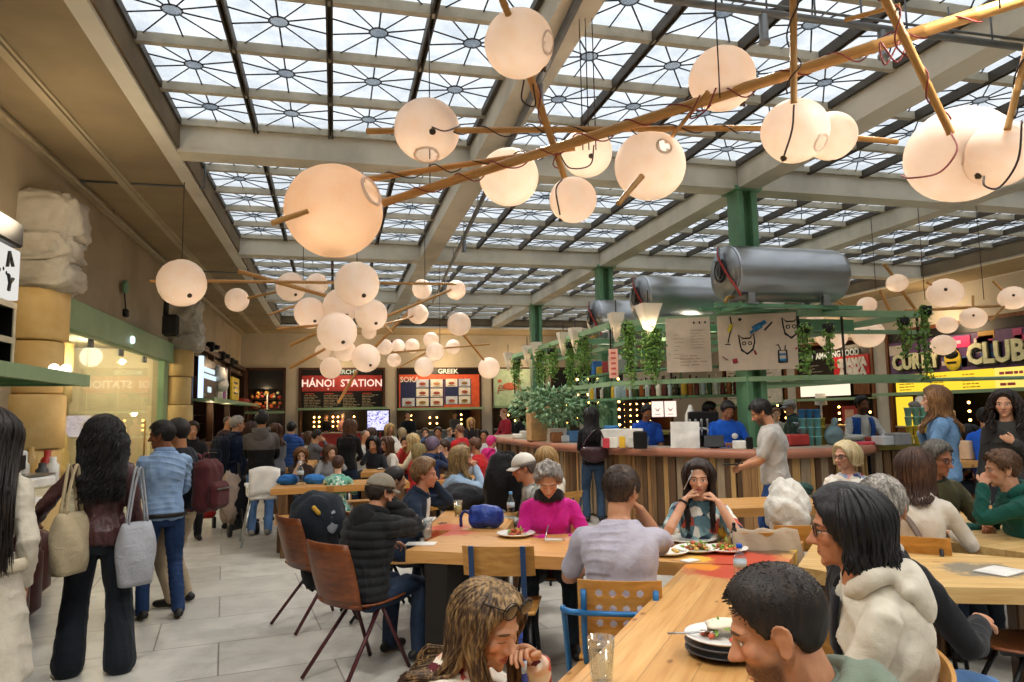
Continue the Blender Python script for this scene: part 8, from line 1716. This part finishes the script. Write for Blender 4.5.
bottle(741, 583, .76, 'd0dce4', '2050b0', .19, 'small clear water bottle with a blue cap on the near table'); bottle(519, 700, .76, '1c3a8a', '2050b0', .2, 'blue topped bottle beside the close woman', False); bottle(300, 485, .76, 'd0dce4', 'd8d8d8', .30, 'tall clear water bottle on the thick topped table', r0=.045); bottle(511, 519, .76, 'd0dce4', '6a9ac8', .22, 'bottle with a pale blue cap behind the blue handbag')
bottle(735, 549, .76, '15120f', '15120f', .16, 'small dark bottle behind the orange juice', False, .022)
p = G(690, 561, .76); tag(MB().box((p[0], p[1], Z+.003), (.10, .07, .004), rz=.3).obj('paper_card', WHT), 'little white card on the red painted part of the table', 'card')
p = G(540, 541, .76); tag(MB().box((p[0]+.1, p[1], Z+.003), (.12, .05, .006), rz=-.4).obj('paper_napkin', WHT), 'folded white napkin right of the plate of the woman in magenta', 'napkin'); p = G(421, 544, .76); tag(MB().box((p[0], p[1], Z+.002), (.2, .12, .003), rz=-.3).obj('paper_sheet', WHT), 'flat white paper under the tumbler by the man in the cap', 'paper')
p = G(975, 513, .76); r = empty('food_tray', (p[0], p[1], Z), .2, 'brown paper food tray in front of the boy', 'tray'); MB().prism([(-.10, -.07), (.10, -.07), (.10, .07), (-.10, .07)], 0, .01).box((-.10, 0, .03), (.008, .15, .06)).box((.10, 0, .03), (.008, .15, .06)).box((0, -.07, .03), (.2, .008, .06)).box((0, .07, .03), (.2, .008, .06)).obj('box', plain('c9a878', .7), r); heap((0, 0, .03), (.08, .05, .02), SALAD[1], 'fries', None, None, 3, .2, 6, 20, None, r)
p = G(1000, 572, .76); tag(MB().box((p[0], p[1], Z+.004), (.22, .16, .006), rz=.3).obj('menu_card', plain('c8c6c0')), 'pale card lying on the grey stain of the right hand table', 'card')
for k, (px, py) in enumerate(((287, 487), (314, 486))): p = G(px, py, .76); heap((p[0], p[1]+.3, .82), (.13, .08, .07), cloth(['2a6ab0', '3a7ac0'][k]), 'blue_pouch', ['left blue lunch pouch on the thick topped table', 'right blue lunch pouch on the thick topped table'][k], 'pouch', 30+k)
p = PD(944, 447, 8.3); r = empty('paper_bag', (p[0]+.35, p[1], .985), .3, 'pale paper bag on the small table behind the girl in denim', 'bag'); MB().box((0, 0, .11), (.2, .12, .22), bev=.01).obj('body', plain('d8b898', .7), r)
# chopsticks in the hand of the woman in magenta
s, S, E_, W, kd = PI['mag']['arm'][1]; a = PI['mag']['W'](W)
q = MB(); q.tube([a+np.array([.02, -.04, .10]), a+np.array([-.05, -.14, -.03])], .004, 5); tag(q.obj('fork', STEEL), 'fork held by the woman in magenta', 'fork')
s, S, E_, W, kd = PI['dark']['arm'][1]; a = PI['dark']['W'](W); q = MB(); q.tube([a+np.array([-.02, -.03, .07]), a+np.array([.03, -.05, .17])], .004, 5); q.ball(a+np.array([.035, -.052, .185]), (.010, .008, .010), 8, 6); tag(q.obj('fork', STEEL), 'fork with a bite held by the woman in the patterned shirt', 'fork')
s, S, E_, W, kd = PI['greytee']['arm'][0]; a = PI['greytee']['W'](W); tag(MB().box(a+rotz(np.array([.02, .10, .03]), PI['greytee']['rz']), (.08, .15, .01), rz=PI['greytee']['rz']).obj('mobile_phone', BLK), 'dark phone in the hands of the man in the grey tee', 'phone')
# benches for the far diners
k_ = 0
for key, pi_ in PI.items():
    if key.startswith('crowd') and pi_['hip'][2] < .7:
        x, y = pi_['loc'][:2]; k_ += 1; st = empty('stool', (x, y, 0), -pi_['rz'], 'wooden stool under the '+pi_['root']['label'].replace(' at the crowded table', ''), 'stool'); z_ = .45*pi_['s']
        st['label'] = ' '.join(st['label'].split()[:16])
        MB().box((0, 0, z_-.03), (.36, .30, .05), bev=.01).obj('seat', PLYL, st)
        for sx_ in (-1, 1):
            for sy_ in (-1, 1): MB().box((sx_*.14, sy_*.11, (z_-.05)/2), (.04, .04, z_-.05)).obj('leg', PLYL, st)
x, y = PI['floral']['loc'][:2]; st = empty('stool', (x, y, 0), 0, 'tall stool under the woman in the dark flowered dress', 'stool'); z_ = .65*PI['floral']['s']; MB().box((0, 0, z_-.03), (.34, .34, .05), bev=.01).obj('seat', PLYD, st)
for sx_ in (-1, 1):
    for sy_ in (-1, 1): MB().box((sx_*.13, sy_*.13, (z_-.05)/2), (.04, .04, z_-.05)).obj('leg', PLYD, st)
